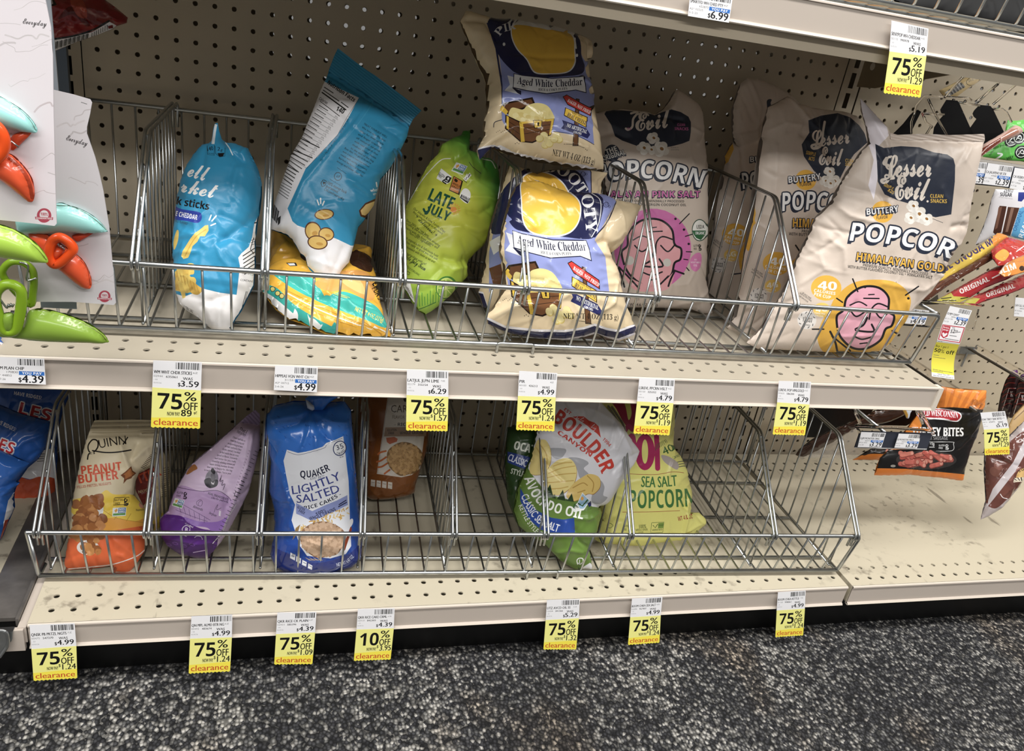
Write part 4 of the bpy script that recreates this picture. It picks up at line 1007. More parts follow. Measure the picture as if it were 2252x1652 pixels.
# --- three tan and navy puff bags (their pirate is left out: the yellow disc stays plain)
TAN, NAVY, LAV, SUN = 'e2cca4', '22254c', '8f99d2', 'f2bf2a'
def puff_art(a):
    a.poly('2a2c55', [(262, 188), (285, 190), (352, 400), (375, 560), (402, 720), (398, 960), (388, 960), (385, 720), (360, 560), (335, 400)])
    a.poly(LAV, [(340, 180), (990, 300), (1060, 500), (1115, 830), (1150, 1190), (1000, 1120), (820, 1085), (700, 1160), (540, 1120), (430, 1060), (388, 990), (395, 700), (370, 480)])
    a.line('1f2140', 6, [(388, 990), (330, 1010), (322, 1050)]); a.line('1f2140', 5, [(820, 1085), (1000, 1115), (1150, 1195)])
def puff_low(a):
    a.poly('e8e9ee', [(410, 748), (455, 700), (435, 622), (500, 640), (548, 782)]); a.poly('1e2040', [(470, 720), (548, 750), (548, 784), (520, 770)])
    a.poly('1e2040', [(486, 604), (560, 619), (800, 644), (1062, 628), (1080, 690), (1086, 772), (1000, 747), (760, 777), (600, 752), (480, 727)])
    a.poly('f1f1f3', [(492, 611), (560, 626), (800, 651), (1058, 636), (1073, 690), (1080, 763), (1000, 740), (760, 770), (600, 745), (486, 720)])
    a.text('23233f', 'Aged White Cheddar', [(514, 690), (690, 716), (860, 716), (1056, 702)], 60, 's'); a.text('444', 'RICE & CORN PUFFS', [(690, 748), (800, 752), (930, 740)], 20, 's')
    BR, BD, YE = '6a4326', '2a1a10', 'e9c02e'
    a.poly(BD, [(372, 905), (400, 850), (642, 802), (662, 850), (560, 905), (440, 945)]); a.poly(BR, [(392, 900), (412, 862), (630, 818), (645, 848), (556, 890), (440, 930)]); a.poly(YE, [(372, 905), (395, 870), (440, 920), (425, 950)])
    a.blob('e9d88a', [(446, 975), (470, 890), (560, 905), (600, 870), (680, 850), (760, 870), (806, 930), (812, 990), (640, 1015), (540, 1020)])
    q = random.Random(4)
    for i in range(34): a.ell(q.choice(('f0e19c', 'dfc873', 'e8d588', 'd6b962')), 470 + q.random() * 320, 985 - q.random() * 95 + abs(i % 17 - 8) * 5, 22, 17, q.random())
    a.poly(BD, [(418, 945), (546, 1006), (824, 978), (795, 1115), (642, 1182), (540, 1172), (414, 1062)]); a.poly(BR, [(428, 960), (540, 1016), (540, 1160), (424, 1056)]); a.poly('7a4f2d', [(552, 1014), (812, 990), (786, 1106), (640, 1170), (556, 1162)])
    for k in (1, 2): a.line(BD, 4, [(430, 960 + k * 34), (542, 1016 + k * 48), (800, 990 + k * 38)], False)
    for p in ([(534, 1008), (562, 1006), (578, 1170), (546, 1172)], [(428, 955), (446, 965), (446, 1070), (428, 1060)], [(800, 985), (820, 983), (795, 1108), (778, 1116)], [(545, 1006), (820, 980), (816, 996), (550, 1024)]): a.poly(BD, [(x + (3 if x > 600 else -3), y) for x, y in p]); a.poly(YE, p)
    a.poly(BD, [(646, 992), (724, 992), (718, 1056), (656, 1060)]); a.poly(YE, [(652, 996), (718, 996), (712, 1050), (662, 1054)]); a.ell(BD, 690, 1018, 9); a.poly(BD, [(686, 1020), (694, 1020), (698, 1040), (682, 1040)])
    for x, y in ((735, 1115), (700, 1142), (765, 1150), (745, 1195), (780, 1185), (840, 1120), (860, 1150), (820, 1148)): a.ell('d6bd63', x + 2, y + 4, 32, 30); a.ell('ecdc98', x, y, 29, 26)
    a.poly(BD, [(1000, 812), (1030, 818), (1020, 1206), (972, 1206)]); a.poly('6f4a2c', [(1006, 818), (1024, 822), (1014, 1200), (978, 1200)])
    a.poly(BD, [(890, 798), (924, 780), (1126, 896), (1122, 962), (930, 866)]); a.poly('d23a33', [(898, 800), (926, 787), (1119, 900), (1115, 953), (934, 859)]); a.text('fff', 'BAKED, NOT FRIED', [(928, 838), (1112, 944)], 26, 's')
    a.poly(BD, [(912, 886), (1096, 968), (1086, 1056), (900, 954)]); a.poly('f0c630', [(918, 893), (1089, 972), (1080, 1048), (907, 950)]); a.text('1e2255', 'MADE WITH', [(960, 930), (1050, 970)], 16, 's'); a.text('1e2255', 'REAL CHEESE', [(924, 958), (1078, 1034)], 32, 's')
    a.poly('2b2e62', [(886, 990), (1088, 1062), (1118, 1112), (1096, 1144), (878, 1060), (900, 1030)]); a.text('fff', 'NO ARTIFICIAL', [(922, 1046), (1088, 1104)], 30, 's'); a.text('fff', 'COLORS', [(980, 1096), (1044, 1114)], 18, 's')
    for i in range(7): a.ell('2a2018', 345 + i * 13, 1092 - (i % 3) * 8, 3)
    for x, y in ((500, 1186), (515, 1178), (530, 1186), (905, 1190), (920, 1190), (932, 1190), (1080, 1232), (1092, 1240)): a.ell('2a2018', x, y, 3.5)
    a.line('2a2018', 4, [(940, 1190), (1000, 1196), (1070, 1222)])
    a.text('2a2018', 'NET WT 4 OZ (113 g)', [(802, 1282), (930, 1308), (1150, 1364)], 52, 's')
    return a
# top one
pl = Plane((1190, 345, 'y', -10.6), (1150, 40, 'y', -6.6), 10)
a = Art('F'); puff_art(a)
a.blob(NAVY, [(272, 188), (330, 176), (660, 220), (995, 300), (1045, 470), (1058, 600), (900, 632), (700, 640), (530, 612), (450, 560), (360, 450), (318, 310)])
a.blob('eee', [(472, 212), (560, 205), (760, 240), (966, 292), (994, 420), (994, 530), (930, 600), (780, 615), (655, 600), (592, 495), (510, 405), (466, 300)]); a.blob(SUN, [(482, 220), (560, 214), (760, 249), (958, 300), (985, 420), (984, 525), (926, 591), (780, 606), (662, 591), (600, 490), (518, 400), (475, 300)])
a.text('f0f0f2', 'PIR', [(372, 300), (400, 268), (440, 255), (505, 240)], 62, 's'); a.ell('eee', 407, 365, 11, 14); a.ell('eee', 1008, 458, 9, 13); a.line('eee', 12, [(988, 320), (1000, 400)], False)
puff_low(a)
for d_, c in ((0, 'e9e6ea'), (14, NAVY)):
    a.poly(c, [(150, 1235 + d_), (230, 1212 + d_), (300, 1196 + d_), (470, 1268 + d_), (800, 1345 + d_), (1230, 1402 + d_), (1230, 1480), (150, 1480)])
o = [(45, 180), (92, 90), (180, 140), (265, 180), (330, 183), (560, 212), (760, 246), (870, 268), (990, 308), (1125, 340), (1127, 480), (1062, 500), (1078, 640), (1112, 830), (1132, 1000), (1172, 1200), (1226, 1400), (1100, 1403), (950, 1375), (700, 1335), (450, 1272), (300, 1222), (205, 1322), (183, 1240), (240, 1130), (240, 1000), (268, 900), (262, 640), (200, 540), (150, 420), (80, 270)]
PUFF = 'tan and navy puff bags stacked in one bin'
bag('snack_bag', 'topmost tan and navy puff bag, perched on the other two', SNACK, 'F', o, pl, a, TAN, M_GLOSS, T=1.6, crumple=.035, seed=21, group=PUFF,
    creases=[([(183, 1240), (420, 1130), (700, 1230), (1000, 1290)], .16, .14), ([(300, 1222), (420, 1180), (600, 1300)], -.12, .12), ([(1125, 340), (1040, 420), (1060, 520)], -.15, .14), ([(45, 180), (200, 250), (280, 420)], -.2, .16), ([(265, 640), (330, 760), (300, 940)], .15, .16), ([(400, 560), (620, 600), (900, 590)], -.07, .1), ([(930, 740), (1040, 780), (1110, 860)], .12, .1)])
# the one standing in front
def remap(art, src, dst):
    S = np.column_stack([np.array(src), np.ones(3)]); M = np.linalg.solve(S, un(dst, 'E'))
    r = Art(''); r.L = [(c, [np.column_stack([(l - (ZOOM['F'][0], ZOOM['F'][1])) * ZOOM['F'][2], np.ones(len(l))]) @ M for l in ls]) for c, ls in art.L]
    return r
SRC, DST = [(490, 612), (1075, 650), (690, 1020)], [(850, 762), (1358, 842), (1072, 1180)]
pl = Plane((1225, 745, 'y', -13.6), (1225, 395, 'y', -11.2), 10)
a = Art('E')
a.poly(LAV, [(820, 400), (1240, 480), (1520, 520), (1545, 570), (1400, 820), (1470, 930), (1500, 1180), (1380, 1190), (1200, 1150), (1000, 1230), (860, 1180), (800, 1130), (790, 780)])
a.blob(NAVY, [(850, 420), (1000, 400), (1240, 470), (1420, 510), (1460, 580), (1430, 720), (1380, 810), (1200, 800), (960, 770), (850, 730), (800, 600)])
a.blob('eee', [(905, 425), (1000, 412), (1200, 478), (1300, 560), (1302, 680), (1240, 770), (1120, 800), (980, 775), (918, 700), (905, 560)]); a.blob(SUN, [(912, 432), (1000, 420), (1195, 486), (1292, 562), (1294, 678), (1234, 762), (1120, 790), (984, 766), (926, 694), (912, 560)])
a.text('f0f0f2', 'OTY', [(1308, 520), (1322, 600), (1335, 680), (1345, 775)], 78, 's'); a.text('f0f0f2', 'P', [(835, 480), (860, 440)], 45, 's')
a.line('eee', 5, [(1380, 505), (1440, 560), (1430, 700), (1380, 800)]); a.line('1f2140', 8, [(1545, 560), (1490, 690), (1400, 800)])
a.ell('2a2d55', 1478, 582, 19); a.ell(LAV, 1478, 582, 15); a.text('2a2d55', 'U', [(1470, 592), (1486, 592)], 20, 'm'); a.text('2a2d55', 'D', [(1494, 605), (1506, 605)], 18, 'm')
low = remap(puff_low(Art('F')), SRC, DST)
low.L = low.L[:-1]
b2 = Art('E'); b2.text('2a2018', 'NET WT 4 OZ (113 g)', [(1190, 1350), (1330, 1350), (1560, 1358)], 36, 's')
for d_, c in ((0, 'eceaf0'), (16, NAVY), (58, 'dcd8e2'), (74, TAN)):
    b2.poly(c, [(640, 1325 + d_), (690, 1345 + d_), (800, 1398 + d_), (1000, 1420 + d_), (1200, 1425 + d_), (1330, 1405 + d_), (1400, 1382 + d_), (1480, 1410 + d_), (1560, 1425 + d_), (1680, 1380 + d_), (1680, 1600), (640, 1600)])
o = [(905, 432), (1000, 418), (1100, 455), (1200, 498), (1330, 500), (1450, 512), (1540, 550), (1715, 585), (1640, 720), (1570, 850), (1505, 905), (1460, 890), (1500, 935), (1535, 1000), (1545, 1090), (1590, 1250), (1622, 1340), (1672, 1400), (1660, 1460), (1560, 1502), (1480, 1478), (1400, 1445), (1330, 1468), (1200, 1492), (1000, 1478), (850, 1452), (760, 1422), (680, 1382), (668, 1330), (720, 1270), (790, 1150), (790, 1000), (760, 900), (775, 760), (805, 640), (830, 540), (865, 465)]
bag('snack_bag', 'front tan and navy puff bag standing behind the basket rail', SNACK, 'E', o, pl, [a, low, b2], TAN, M_GLOSS, T=1.55, crumple=.045, seed=33, group=PUFF,
    creases=[([(905, 440), (1050, 520), (1160, 480)], -.12, .12), ([(1540, 550), (1420, 680), (1380, 830)], -.22, .16), ([(1500, 905), (1400, 830), (1330, 840)], -.2, .16), ([(1260, 480), (1240, 520), (1400, 560)], .12, .12), ([(680, 1382), (800, 1260), (900, 1250)], .14, .14), ([(1400, 1445), (1380, 1300)], -.16, .16), ([(1672, 1400), (1560, 1280)], .14, .14), ([(1350, 1300), (1450, 1230), (1480, 1100)], .12, .1)])
# the middle one, mostly hidden
pl = Plane((1060, 655, 'y', -9.8), (1230, 345, 'y', -8.4), 6)
a = Art('E')
a.poly(LAV, [(960, 350), (1375, 350), (1380, 500), (1300, 700), (800, 900), (690, 1180), (690, 900), (780, 500)])
a.blob(NAVY, [(880, 380), (1000, 320), (1250, 340), (1350, 450), (1330, 560), (1100, 640), (760, 780), (700, 720), (760, 520)])
a.blob('eee', [(900, 420), (1000, 355), (1130, 385), (1215, 470), (1215, 560), (900, 640)]); a.blob(SUN, [(905, 428), (1000, 363), (1125, 392), (1207, 474), (1205, 560), (900, 640)])
a.text('f0f0f2', 'BOOT', [(1068, 362), (1150, 372), (1235, 430), (1300, 520)], 72, 's')
a.ell('2a2d55', 1322, 375, 17); a.ell(LAV, 1322, 375, 13); a.text('2a2d55', 'U', [(1315, 384), (1329, 384)], 17, 'm'); a.text('2a2d55', 'D', [(1338, 384), (1352, 384)], 15, 'm')
a.line('1f2140', 6, [(1376, 345), (1378, 500)], False)
a.poly('eee', [(690, 830), (800, 770), (840, 800), (800, 860), (720, 920)]); a.poly('6a4326', [(690, 1010), (770, 980), (800, 1150), (720, 1130)])
for d_, c in ((0, 'eceaf0'), (12, NAVY)): a.poly(c, [(600, 1160 + d_), (650, 1170 + d_), (690, 1290 + d_), (800, 1330 + d_), (800, 1500), (560, 1500), (600, 1200)])
o = [(832, 305), (900, 330), (1000, 372), (1100, 350), (1240, 345), (1380, 352), (1488, 368), (1440, 432), (1440, 500), (1400, 640), (1350, 800), (1300, 1000), (1200, 1250), (900, 1320), (720, 1300), (650, 1270), (618, 1170), (660, 1000), (690, 760), (740, 600), (780, 450)]
bag('snack_bag', 'middle tan and navy puff bag squeezed between the other two', SNACK, 'E', o, pl, a, TAN, M_GLOSS, T=1.2, back=.8, crumple=.04, seed=40, group=PUFF, creases=[([(832, 305), (960, 400), (1020, 380)], .15, .14), ([(1488, 368), (1400, 420), (1440, 500)], -.12, .12)])
# --- popcorn bags
BEI, INK, GLD = 'd2c2b3', '262d3e', 'eab12c'
def face(a, M, skin, w=9):
    """closed-eyed line drawing inside the printed disc; M maps the drawing (0..100 square) to the sheet"""
    f = lambda P: [M(*p) for p in P]
    a.blob(skin, f([(18, 38), (22, 16), (40, 2), (62, 2), (80, 16), (84, 38), (92, 44), (90, 62), (84, 66), (76, 88), (55, 100), (38, 97), (20, 82), (12, 60), (10, 48)]))
    L = lambda P, k=1.0: a.line('17171c', w * k, f(P))
    L([(14, 70), (10, 50), (18, 40), (20, 20), (38, 3), (62, 2), (79, 16), (83, 38), (92, 45), (91, 60), (83, 66), (78, 84), (60, 98), (40, 98), (22, 84), (14, 70)], 1.15)
    L([(28, 40), (38, 49), (50, 40)], .8); L([(64, 40), (74, 49), (84, 38)], .8); L([(26, 32), (38, 26), (50, 31)], .7)
    L([(57, 52), (58, 36), (66, 27), (80, 31)], .8); L([(54, 50), (50, 62), (40, 70), (66, 71), (62, 60)], 1.0)
    L([(40, 80), (52, 84), (66, 79)], .8); L([(50, 91), (60, 89)], .7); L([(44, 20), (66, 19)], .7); L([(50, 14), (58, 13)], .6)
def rays(a, segs, w):
    for s in segs: a.line('17171c', w, s, False)
# pink face bag
pl = Plane((1470, 670, 'y', -7.6), (1480, 205, 'y', -3.4), 6)
a = Art('G')
a.ell('d870b2', 458, 1145, 250, 264, .1)
a.poly(INK, [(145, 268), (156, 250), (200, 242), (240, 243), (330, 250), (420, 263), (470, 276), (520, 256), (580, 238), (640, 255), (690, 285), (706, 320), (706, 380), (696, 442), (650, 460), (580, 478), (480, 492), (370, 480), (260, 440), (214, 412), (190, 340), (165, 300)])
a.text('e9dccf', 'Evil', [(352, 378), (575, 352)], 118, 'c'); a.line('e9dccf', 14, [(284, 362), (300, 370), (326, 350), (332, 300), (360, 262), (350, 255), (318, 264)]); a.line('e9dccf', 11, [(360, 270), (400, 258), (430, 276)])
a.text('d96fae', 'CLEAN', [(618, 346), (668, 346)], 17, 'b'); a.text('d96fae', 'SNACKS', [(600, 372), (690, 374)], 19, 'b'); a.text('d96fae', 'TS', [(292, 372), (318, 372)], 15, 'b')
popped(a, [(462, 425, 40), (400, 490, 44), (512, 496, 52), (448, 500, 34)]); a.text('555', 'ENLARGED TO', [(575, 490), (624, 490)], 8); a.text('555', 'SHOW DETAIL', [(576, 504), (630, 504)], 8)
a.ell(INK, 196, 522, 50, 56); a.text('f2efe9', 'THE', [(160, 532), (230, 506)], 34, 'h'); a.outlined('f2efe9', INK, 'ORIGINAL', [(134, 572), (284, 528)], 32, 'h', 3, (5, 12))
a.outlined('f0efee', INK, 'POPCORN', [(92, 712), (210, 696), (330, 684), (480, 688), (600, 706), (765, 748)], 116, 'h', 9, (-14, 16), shear=.08)
a.outlined('dc74b4', INK, 'HIMALAYAN PINK SALT', [(62, 806), (400, 808), (765, 808)], 40, 'h', 4, (-5, 8))
a.text('222', 'PREMIUM QUALITY, MINIMALLY PROCESSED', [(240, 838), (662, 842)], 15, 'b'); a.text('222', 'WITH EXTRA VIRGIN COCONUT OIL', [(270, 862), (676, 866)], 16, 'b')
face(a, lambda x, y: (210 + x * 4.7, 945 + y * 4.4), 'eeaab0', 12)
a.ell('d9d5cd', 309, 1219, 29); a.ell('d9d5cd', 552, 1232, 26)
a.blob('eeaab0', [(240, 1260), (330, 1340), (440, 1375), (540, 1345), (600, 1290), (560, 1400), (440, 1420), (330, 1400)]); a.line('17171c', 12, [(225, 1245), (250, 1300), (275, 1390)]); a.line('17171c', 12, [(240, 1262), (320, 1345), (370, 1400)]); a.line('17171c', 12, [(600, 1290), (575, 1340), (560, 1385)]); a.line('17171c', 12, [(590, 1280), (660, 1305)], False); a.line('17171c', 11, [(560, 1320), (500, 1380)], False)
rays(a, [[(632, 980), (696, 915)], [(670, 1062), (722, 1046)], [(676, 1161), (712, 1163)], [(660, 1210), (686, 1214)], [(678, 1265), (694, 1284)]], 7)
for p in ((606, 948), (661, 1018), (692, 1111)): a.ell('17171c', *p, 8)
a.ell('1f4a38', 762, 1022, 50, 72); a.ell('f0efe8', 762, 1022, 45, 66); a.poly('2c6b3f', [(716, 1024), (800, 1024), (798, 1050), (770, 1086), (740, 1072), (722, 1046)]); a.text('222', 'USDA', [(742, 1012), (792, 1012)], 24, 'm'); a.text('fff', 'ORGANIC', [(734, 1050), (796, 1050)], 19, 'm')
gfree(a, 722, 1112, 52, -3, 40); a.blob('e283bb', [(742, 1170), (772, 1180), (770, 1250), (740, 1290), (706, 1268), (702, 1210)]); a.text('f6dcea', 'NO', [(728, 1218), (744, 1218)], 10, 'b'); a.text('f6dcea', 'VEGETABLE', [(704, 1236), (768, 1236)], 11, 'b'); a.text('f6dcea', 'OIL', [(722, 1256), (746, 1256)], 13, 'b')
a.text('222', 'NET WT 4.6 OZ (130g)', [(258, 1512), (490, 1516)], 18, 'm'); a.line('222', 3, [(345, 1450), (360, 1440), (370, 1475), (345, 1475), (345, 1450)], False)
o = [(60, 262), (100, 262), (145, 248), (240, 240), (420, 260), (470, 272), (520, 240), (560, 190), (600, 118), (615, 110), (640, 124), (720, 180), (772, 240), (778, 400), (785, 500), (800, 600), (802, 900), (796, 1200), (790, 1330), (802, 1400), (846, 1562), (780, 1562), (700, 1534), (600, 1530), (520, 1526), (400, 1522), (300, 1525), (200, 1500), (150, 1450), (140, 1300), (150, 1000), (165, 850), (140, 700), (130, 560), (110, 480), (60, 430)]
bag('popcorn_bag', 'beige popcorn bag with a pink disc face and navy label', SNACK, 'G', o, pl, a, BEI, M_FILM, T=1.35, crumple=.035, seed=51,
    creases=[([(420, 255), (480, 300), (600, 330)], -.16, .14), ([(470, 270), (560, 230), (610, 120)], .14, .12), ([(60, 430), (170, 400), (240, 440)], -.15, .14), ([(800, 1400), (720, 1480), (600, 1500)], .12, .13), ([(780, 300), (740, 420), (700, 470)], .12, .12)])
# yellow label bags
def gold_low(a, M, s, full):
    """yellow 40-calorie roundel, the small seals; M maps points of the front bag's zoom"""
    f = lambda *P: [M(*p) for p in P]
    c = M(668, 1185); a.ell(GLD, *c, 84 * s, 70 * s); a.text('f7f3ea', '40', f((622, 1192), (725, 1198)), 46 * s, 'h'); a.text('f7f3ea', 'CALORIES', f((600, 1206), (718, 1224)), 17 * s, 'b'); a.text('f7f3ea', 'PER CUP', f((600, 1226), (692, 1246)), 17 * s, 'b')
    c = M(645, 1306); a.ell('f0c75c', *c, 48 * s, 40 * s); a.text('fbf3dd', '4G', f((612, 1318), (674, 1312)), 32 * s, 'h'); a.text('fbf3dd', 'FIBER PER', f((604, 1328), (662, 1334)), 9 * s, 'b'); a.text('fbf3dd', 'SERVING', f((606, 1340), (650, 1346)), 9 * s, 'b')
    c = M(562, 1362); a.ell('dcd6d0', *c, 52 * s, 50 * s); a.text('333', 'clean', f((540, 1356), (590, 1362)), 15 * s, 'b'); a.text('333', 'label', f((540, 1370), (588, 1376)), 15 * s, 'b')
    for i in range(9):
        t_ = .6 + i * .65; a.line('444', 4 * s, [M(562 + 40 * math.cos(t_), 1362 + 38 * math.sin(t_)), M(562 + 46 * math.cos(t_ + .2), 1362 + 44 * math.sin(t_ + .2))], False)
    a.text('333', 'PURITY', f((546, 1390), (580, 1396)), 8 * s, 'b')
    a.text('333', 'SEE BACK PANEL', f((535, 1215), (584, 1248)), 9 * s, 'm'); a.text('333', 'FOR NUTRITIONAL', f((522, 1218), (586, 1262)), 9 * s, 'm'); a.text('333', 'INFORMATION', f((518, 1232), (565, 1266)), 9 * s, 'm')
# back one, with the one in front of it hiding most
pl = Plane((1605, 690, 'y', -4.2), (1640, 180, 'y', -2.6), 4)
a = Art('H'); gold_low(a, lambda x, y: (x * .86 - 408, y * .95 - 236), .86, False)
a.outlined('f0efee', INK, 'BUTTERY', [(250, 492), (430, 486)], 30, 'h', 4, (-5, 7)); a.outlined('f0efee', INK, 'POPCORN', [(210, 640), (330, 632), (560, 640)], 88, 'h', 8, (-11, 12))
a.blob(INK, [(345, 150), (368, 148), (372, 190), (500, 320), (420, 440), (360, 300), (342, 180)]); a.line(INK, 7, [(150, 1110), (200, 1104)], False)
a.poly('e0a825', [(98, 480), (118, 440), (152, 380), (160, 420), (130, 490), (110, 505)])
a.blob(GLD, [(250, 760), (280, 800), (260, 900), (236, 1000), (200, 1090), (190, 1000), (240, 880)])
o = [(195, 60), (230, 30), (290, 33), (380, 70), (470, 118), (520, 170), (540, 400), (520, 700), (470, 1000), (420, 1200), (340, 1290), (180, 1330), (20, 1310), (8, 1200), (20, 1050), (40, 900), (60, 760), (90, 600), (110, 500), (105, 460), (152, 380), (165, 405), (150, 330), (150, 200), (170, 130)]
bag('popcorn_bag', 'rearmost beige popcorn bag with a yellow roundel, against the pegboard', SNACK, 'H', o, pl, a, BEI, M_FILM, T=1.1, crumple=.045, seed=61, group='beige popcorn bags with yellow labels', creases=[([(150, 330), (260, 300), (370, 180)], -.14, .14), ([(165, 405), (260, 350), (320, 340)], .14, .14), ([(230, 30), (270, 200), (240, 360)], .12, .14)])
# middle one
pl = Plane((1665, 745, 'y', -9.6), (1800, 225, 'y', -6.2), 6)
a = Art('H'); gold_low(a, lambda x, y: (x * .95 - 238, y * 1.02 - 158), .92, False)
a.poly(INK, [(570, 262), (640, 236), (730, 222), (800, 245), (850, 290), (882, 340), (892, 385), (820, 450), (775, 520), (740, 590), (660, 590), (600, 540), (545, 460), (533, 395), (575, 330)])
a.text('e9dccf', 'Lesser', [(592, 415), (700, 395), (796, 388)], 92, 'c'); a.text('e9dccf', 'Evil', [(628, 505), (755, 512)], 100, 'c'); a.line('e9dccf', 13, [(660, 270), (650, 330), (640, 400), (600, 418), (590, 400), (640, 390)])
a.text('e2b63c', 'SIMPLE', [(556, 448), (608, 460)], 20, 'b'); a.text('e2b63c', 'ACTS', [(570, 480), (602, 486)], 20, 'b'); a.text('e2b63c', 'CLEAN', [(772, 490), (830, 498)], 18, 'b'); a.text('e2b63c', 'SNACKS', [(772, 512), (840, 520)], 18, 'b')
popped(a, [(686, 545, 30), (665, 598, 32), (712, 598, 36), (690, 610, 28)])
a.ell(GLD, 556, 590, 58, 56); a.outlined('f0efee', INK, 'BUTTERY', [(462, 606), (540, 600), (640, 586)], 34, 'h', 4, (-5, 9)); a.text(INK, 'FLAVOR', [(524, 626), (588, 620)], 17, 'b')
a.outlined('f0efee', INK, 'POPCORN', [(426, 762), (560, 754), (680, 762), (860, 792)], 100, 'h', 8, (-12, 14), shear=.1)
a.outlined(GLD, INK, 'HIMALAYAN', [(484, 850), (620, 856), (760, 880)], 48, 'h', 4, (-6, 9))
a.text('222', 'PREMIUM QUALITY, MINIMALLY', [(533, 880), (800, 902)], 16, 'b'); a.text('222', 'WITH BUTTER-FLAVORED COCONUT', [(462, 894), (780, 916)], 16, 'b')
a.blob(GLD, [(470, 1075), (500, 1020), (580, 940), (680, 930), (700, 1100), (600, 1300), (500, 1320)]); rays(a, [[(500, 950), (524, 986)], [(466, 1075), (478, 1085)]], 9)
a.blob(GLD, [(252, 690), (262, 760), (256, 850), (228, 980), (220, 900), (240, 800)])
o = [(455, 130), (500, 168), (560, 185), (640, 203), (760, 213), (830, 240), (870, 290), (897, 340), (892, 400), (850, 470), (800, 620), (760, 800), (700, 1000), (640, 1200), (560, 1380), (450, 1480), (330, 1500), (200, 1500), (120, 1400), (165, 1340), (190, 1180), (215, 1000), (245, 820), (262, 700), (290, 480), (318, 300), (345, 192), (400, 162)]
bag('popcorn_bag', 'middle beige popcorn bag with a yellow roundel, behind the front one', SNACK, 'H', o, pl, a, BEI, M_FILM, T=1.25, crumple=.04, seed=62, group='beige popcorn bags with yellow labels',
    creases=[([(455, 130), (500, 230), (560, 330)], .18, .14), ([(470, 340), (540, 360), (620, 520)], -.16, .13), ([(520, 215), (480, 330), (500, 420)], -.1, .1), ([(350, 400), (340, 520), (330, 700)], .08, .14), ([(540, 240), (560, 290), (520, 330)], .1, .1)])
# front one
pl = Plane((1790, 772, 'y', -13.3), (1960, 300, 'y', -12.0), 0)
a = Art('H')
a.poly('f0e8ef', [(855, 140), (872, 158), (1002, 300), (1012, 345), (960, 400), (955, 560), (930, 700), (900, 620), (930, 480), (900, 390), (880, 300)])
a.blob('dea92c', [(640, 1380), (690, 1290), (720, 1235), (800, 1165), (900, 1140), (1040, 1150), (1118, 1210), (1130, 1280), (1075, 1400), (1000, 1500), (900, 1550), (680, 1550), (620, 1470)])
a.poly(INK, [(938, 392), (985, 414), (1080, 404), (1180, 410), (1260, 438), (1335, 450), (1368, 472), (1378, 510), (1376, 600), (1356, 780), (1270, 796), (1220, 782), (1130, 722), (1060, 702), (990, 670), (952, 600), (948, 500)])
a.text('ece0d2', 'Lesser', [(992, 585), (1100, 570), (1245, 572)], 122, 'c'); a.text('ece0d2', 'Evil', [(1052, 700), (1130, 694), (1222, 706)], 132, 'c'); a.line('ece0d2', 15, [(1000, 470), (985, 500), (1020, 520), (1010, 590), (985, 606), (975, 590), (1040, 580)])
a.text('e2b63c', 'CLEAN', [(1240, 688), (1312, 690)], 20, 'b'); a.text('e2b63c', 'SNACKS', [(1242, 715), (1332, 718)], 21, 'b'); a.text('e2b63c', 'SIMPLE', [(984, 622), (1032, 648)], 18, 'b'); a.text('e2b63c', 'ACTS', [(1004, 652), (1036, 670)], 17, 'b'); a.ell('ece0d2', 1226, 708, 6)
popped(a, [(1146, 735, 34), (1178, 780, 44), (1132, 800, 34), (1218, 806, 36)]); a.lines('555', [(1255, 804, 1310, 826)], 3)
a.ell(GLD, 978, 766, 60, 60); a.outlined('f0efee', INK, 'BUTTERY', [(892, 782), (980, 776), (1068, 764)], 34, 'h', 4, (-7, 10)); a.text(INK, 'FLAVOR', [(946, 808), (1008, 802)], 17, 'b')
a.outlined('efeff0', INK, 'POPCORN', [(796, 924), (920, 932), (1080, 952), (1200, 976), (1300, 1006), (1440, 1062)], 100, 'h', 9, (-13, 18), shear=.14)
a.outlined(GLD, INK, 'HIMALAYAN GOLD', [(834, 1032), (1000, 1054), (1130, 1072), (1310, 1098)], 44, 'h', 4, (-6, 10))
a.text('222', 'PREMIUM QUALITY, MINIMALLY PROCESSED', [(870, 1066), (1228, 1116)], 16, 'b'); a.text('222', 'WITH BUTTER-FLAVORED COCONUT OIL + HIMALAYAN SALT', [(786, 1074), (1250, 1136)], 16, 'b')
gold_low(a, lambda x, y: (x, y), 1.0, True)
face(a, lambda x, y: (700 + x * 3.8 - y * .62 + 20, 1172 + y * 3.5 + x * .22 - 10), 'e2a3b4', 11)
a.line('17171c', 12, [(690, 1425), (720, 1490), (730, 1560)]); a.line('17171c', 10, [(700, 1450), (800, 1530)])
rays(a, [[(814, 1135), (842, 1205)], [(1104, 1225), (1176, 1176)], [(726, 1242), (758, 1264)], [(592, 1412), (655, 1412)], [(1030, 1420), (1060, 1440)]], 8)
for p in ((882, 1180), (792, 1228), (1120, 1242)): a.ell('17171c', *p, 7)
o = [(855, 142), (872, 158), (940, 235), (1002, 298), (1018, 332), (1060, 344), (1200, 338), (1350, 345), (1535, 339), (1539, 375), (1495, 500), (1462, 640), (1440, 780), (1440, 860), (1395, 930), (1330, 1020), (1300, 1100), (1230, 1200), (1130, 1300), (1060, 1400), (1000, 1500), (950, 1532), (700, 1532), (450, 1526), (290, 1520), (230, 1485), (310, 1400), (390, 1270), (455, 1150), (505, 1020), (565, 900), (605, 800), (690, 720), (740, 620), (780, 550), (860, 430), (902, 390), (888, 300), (860, 210)]
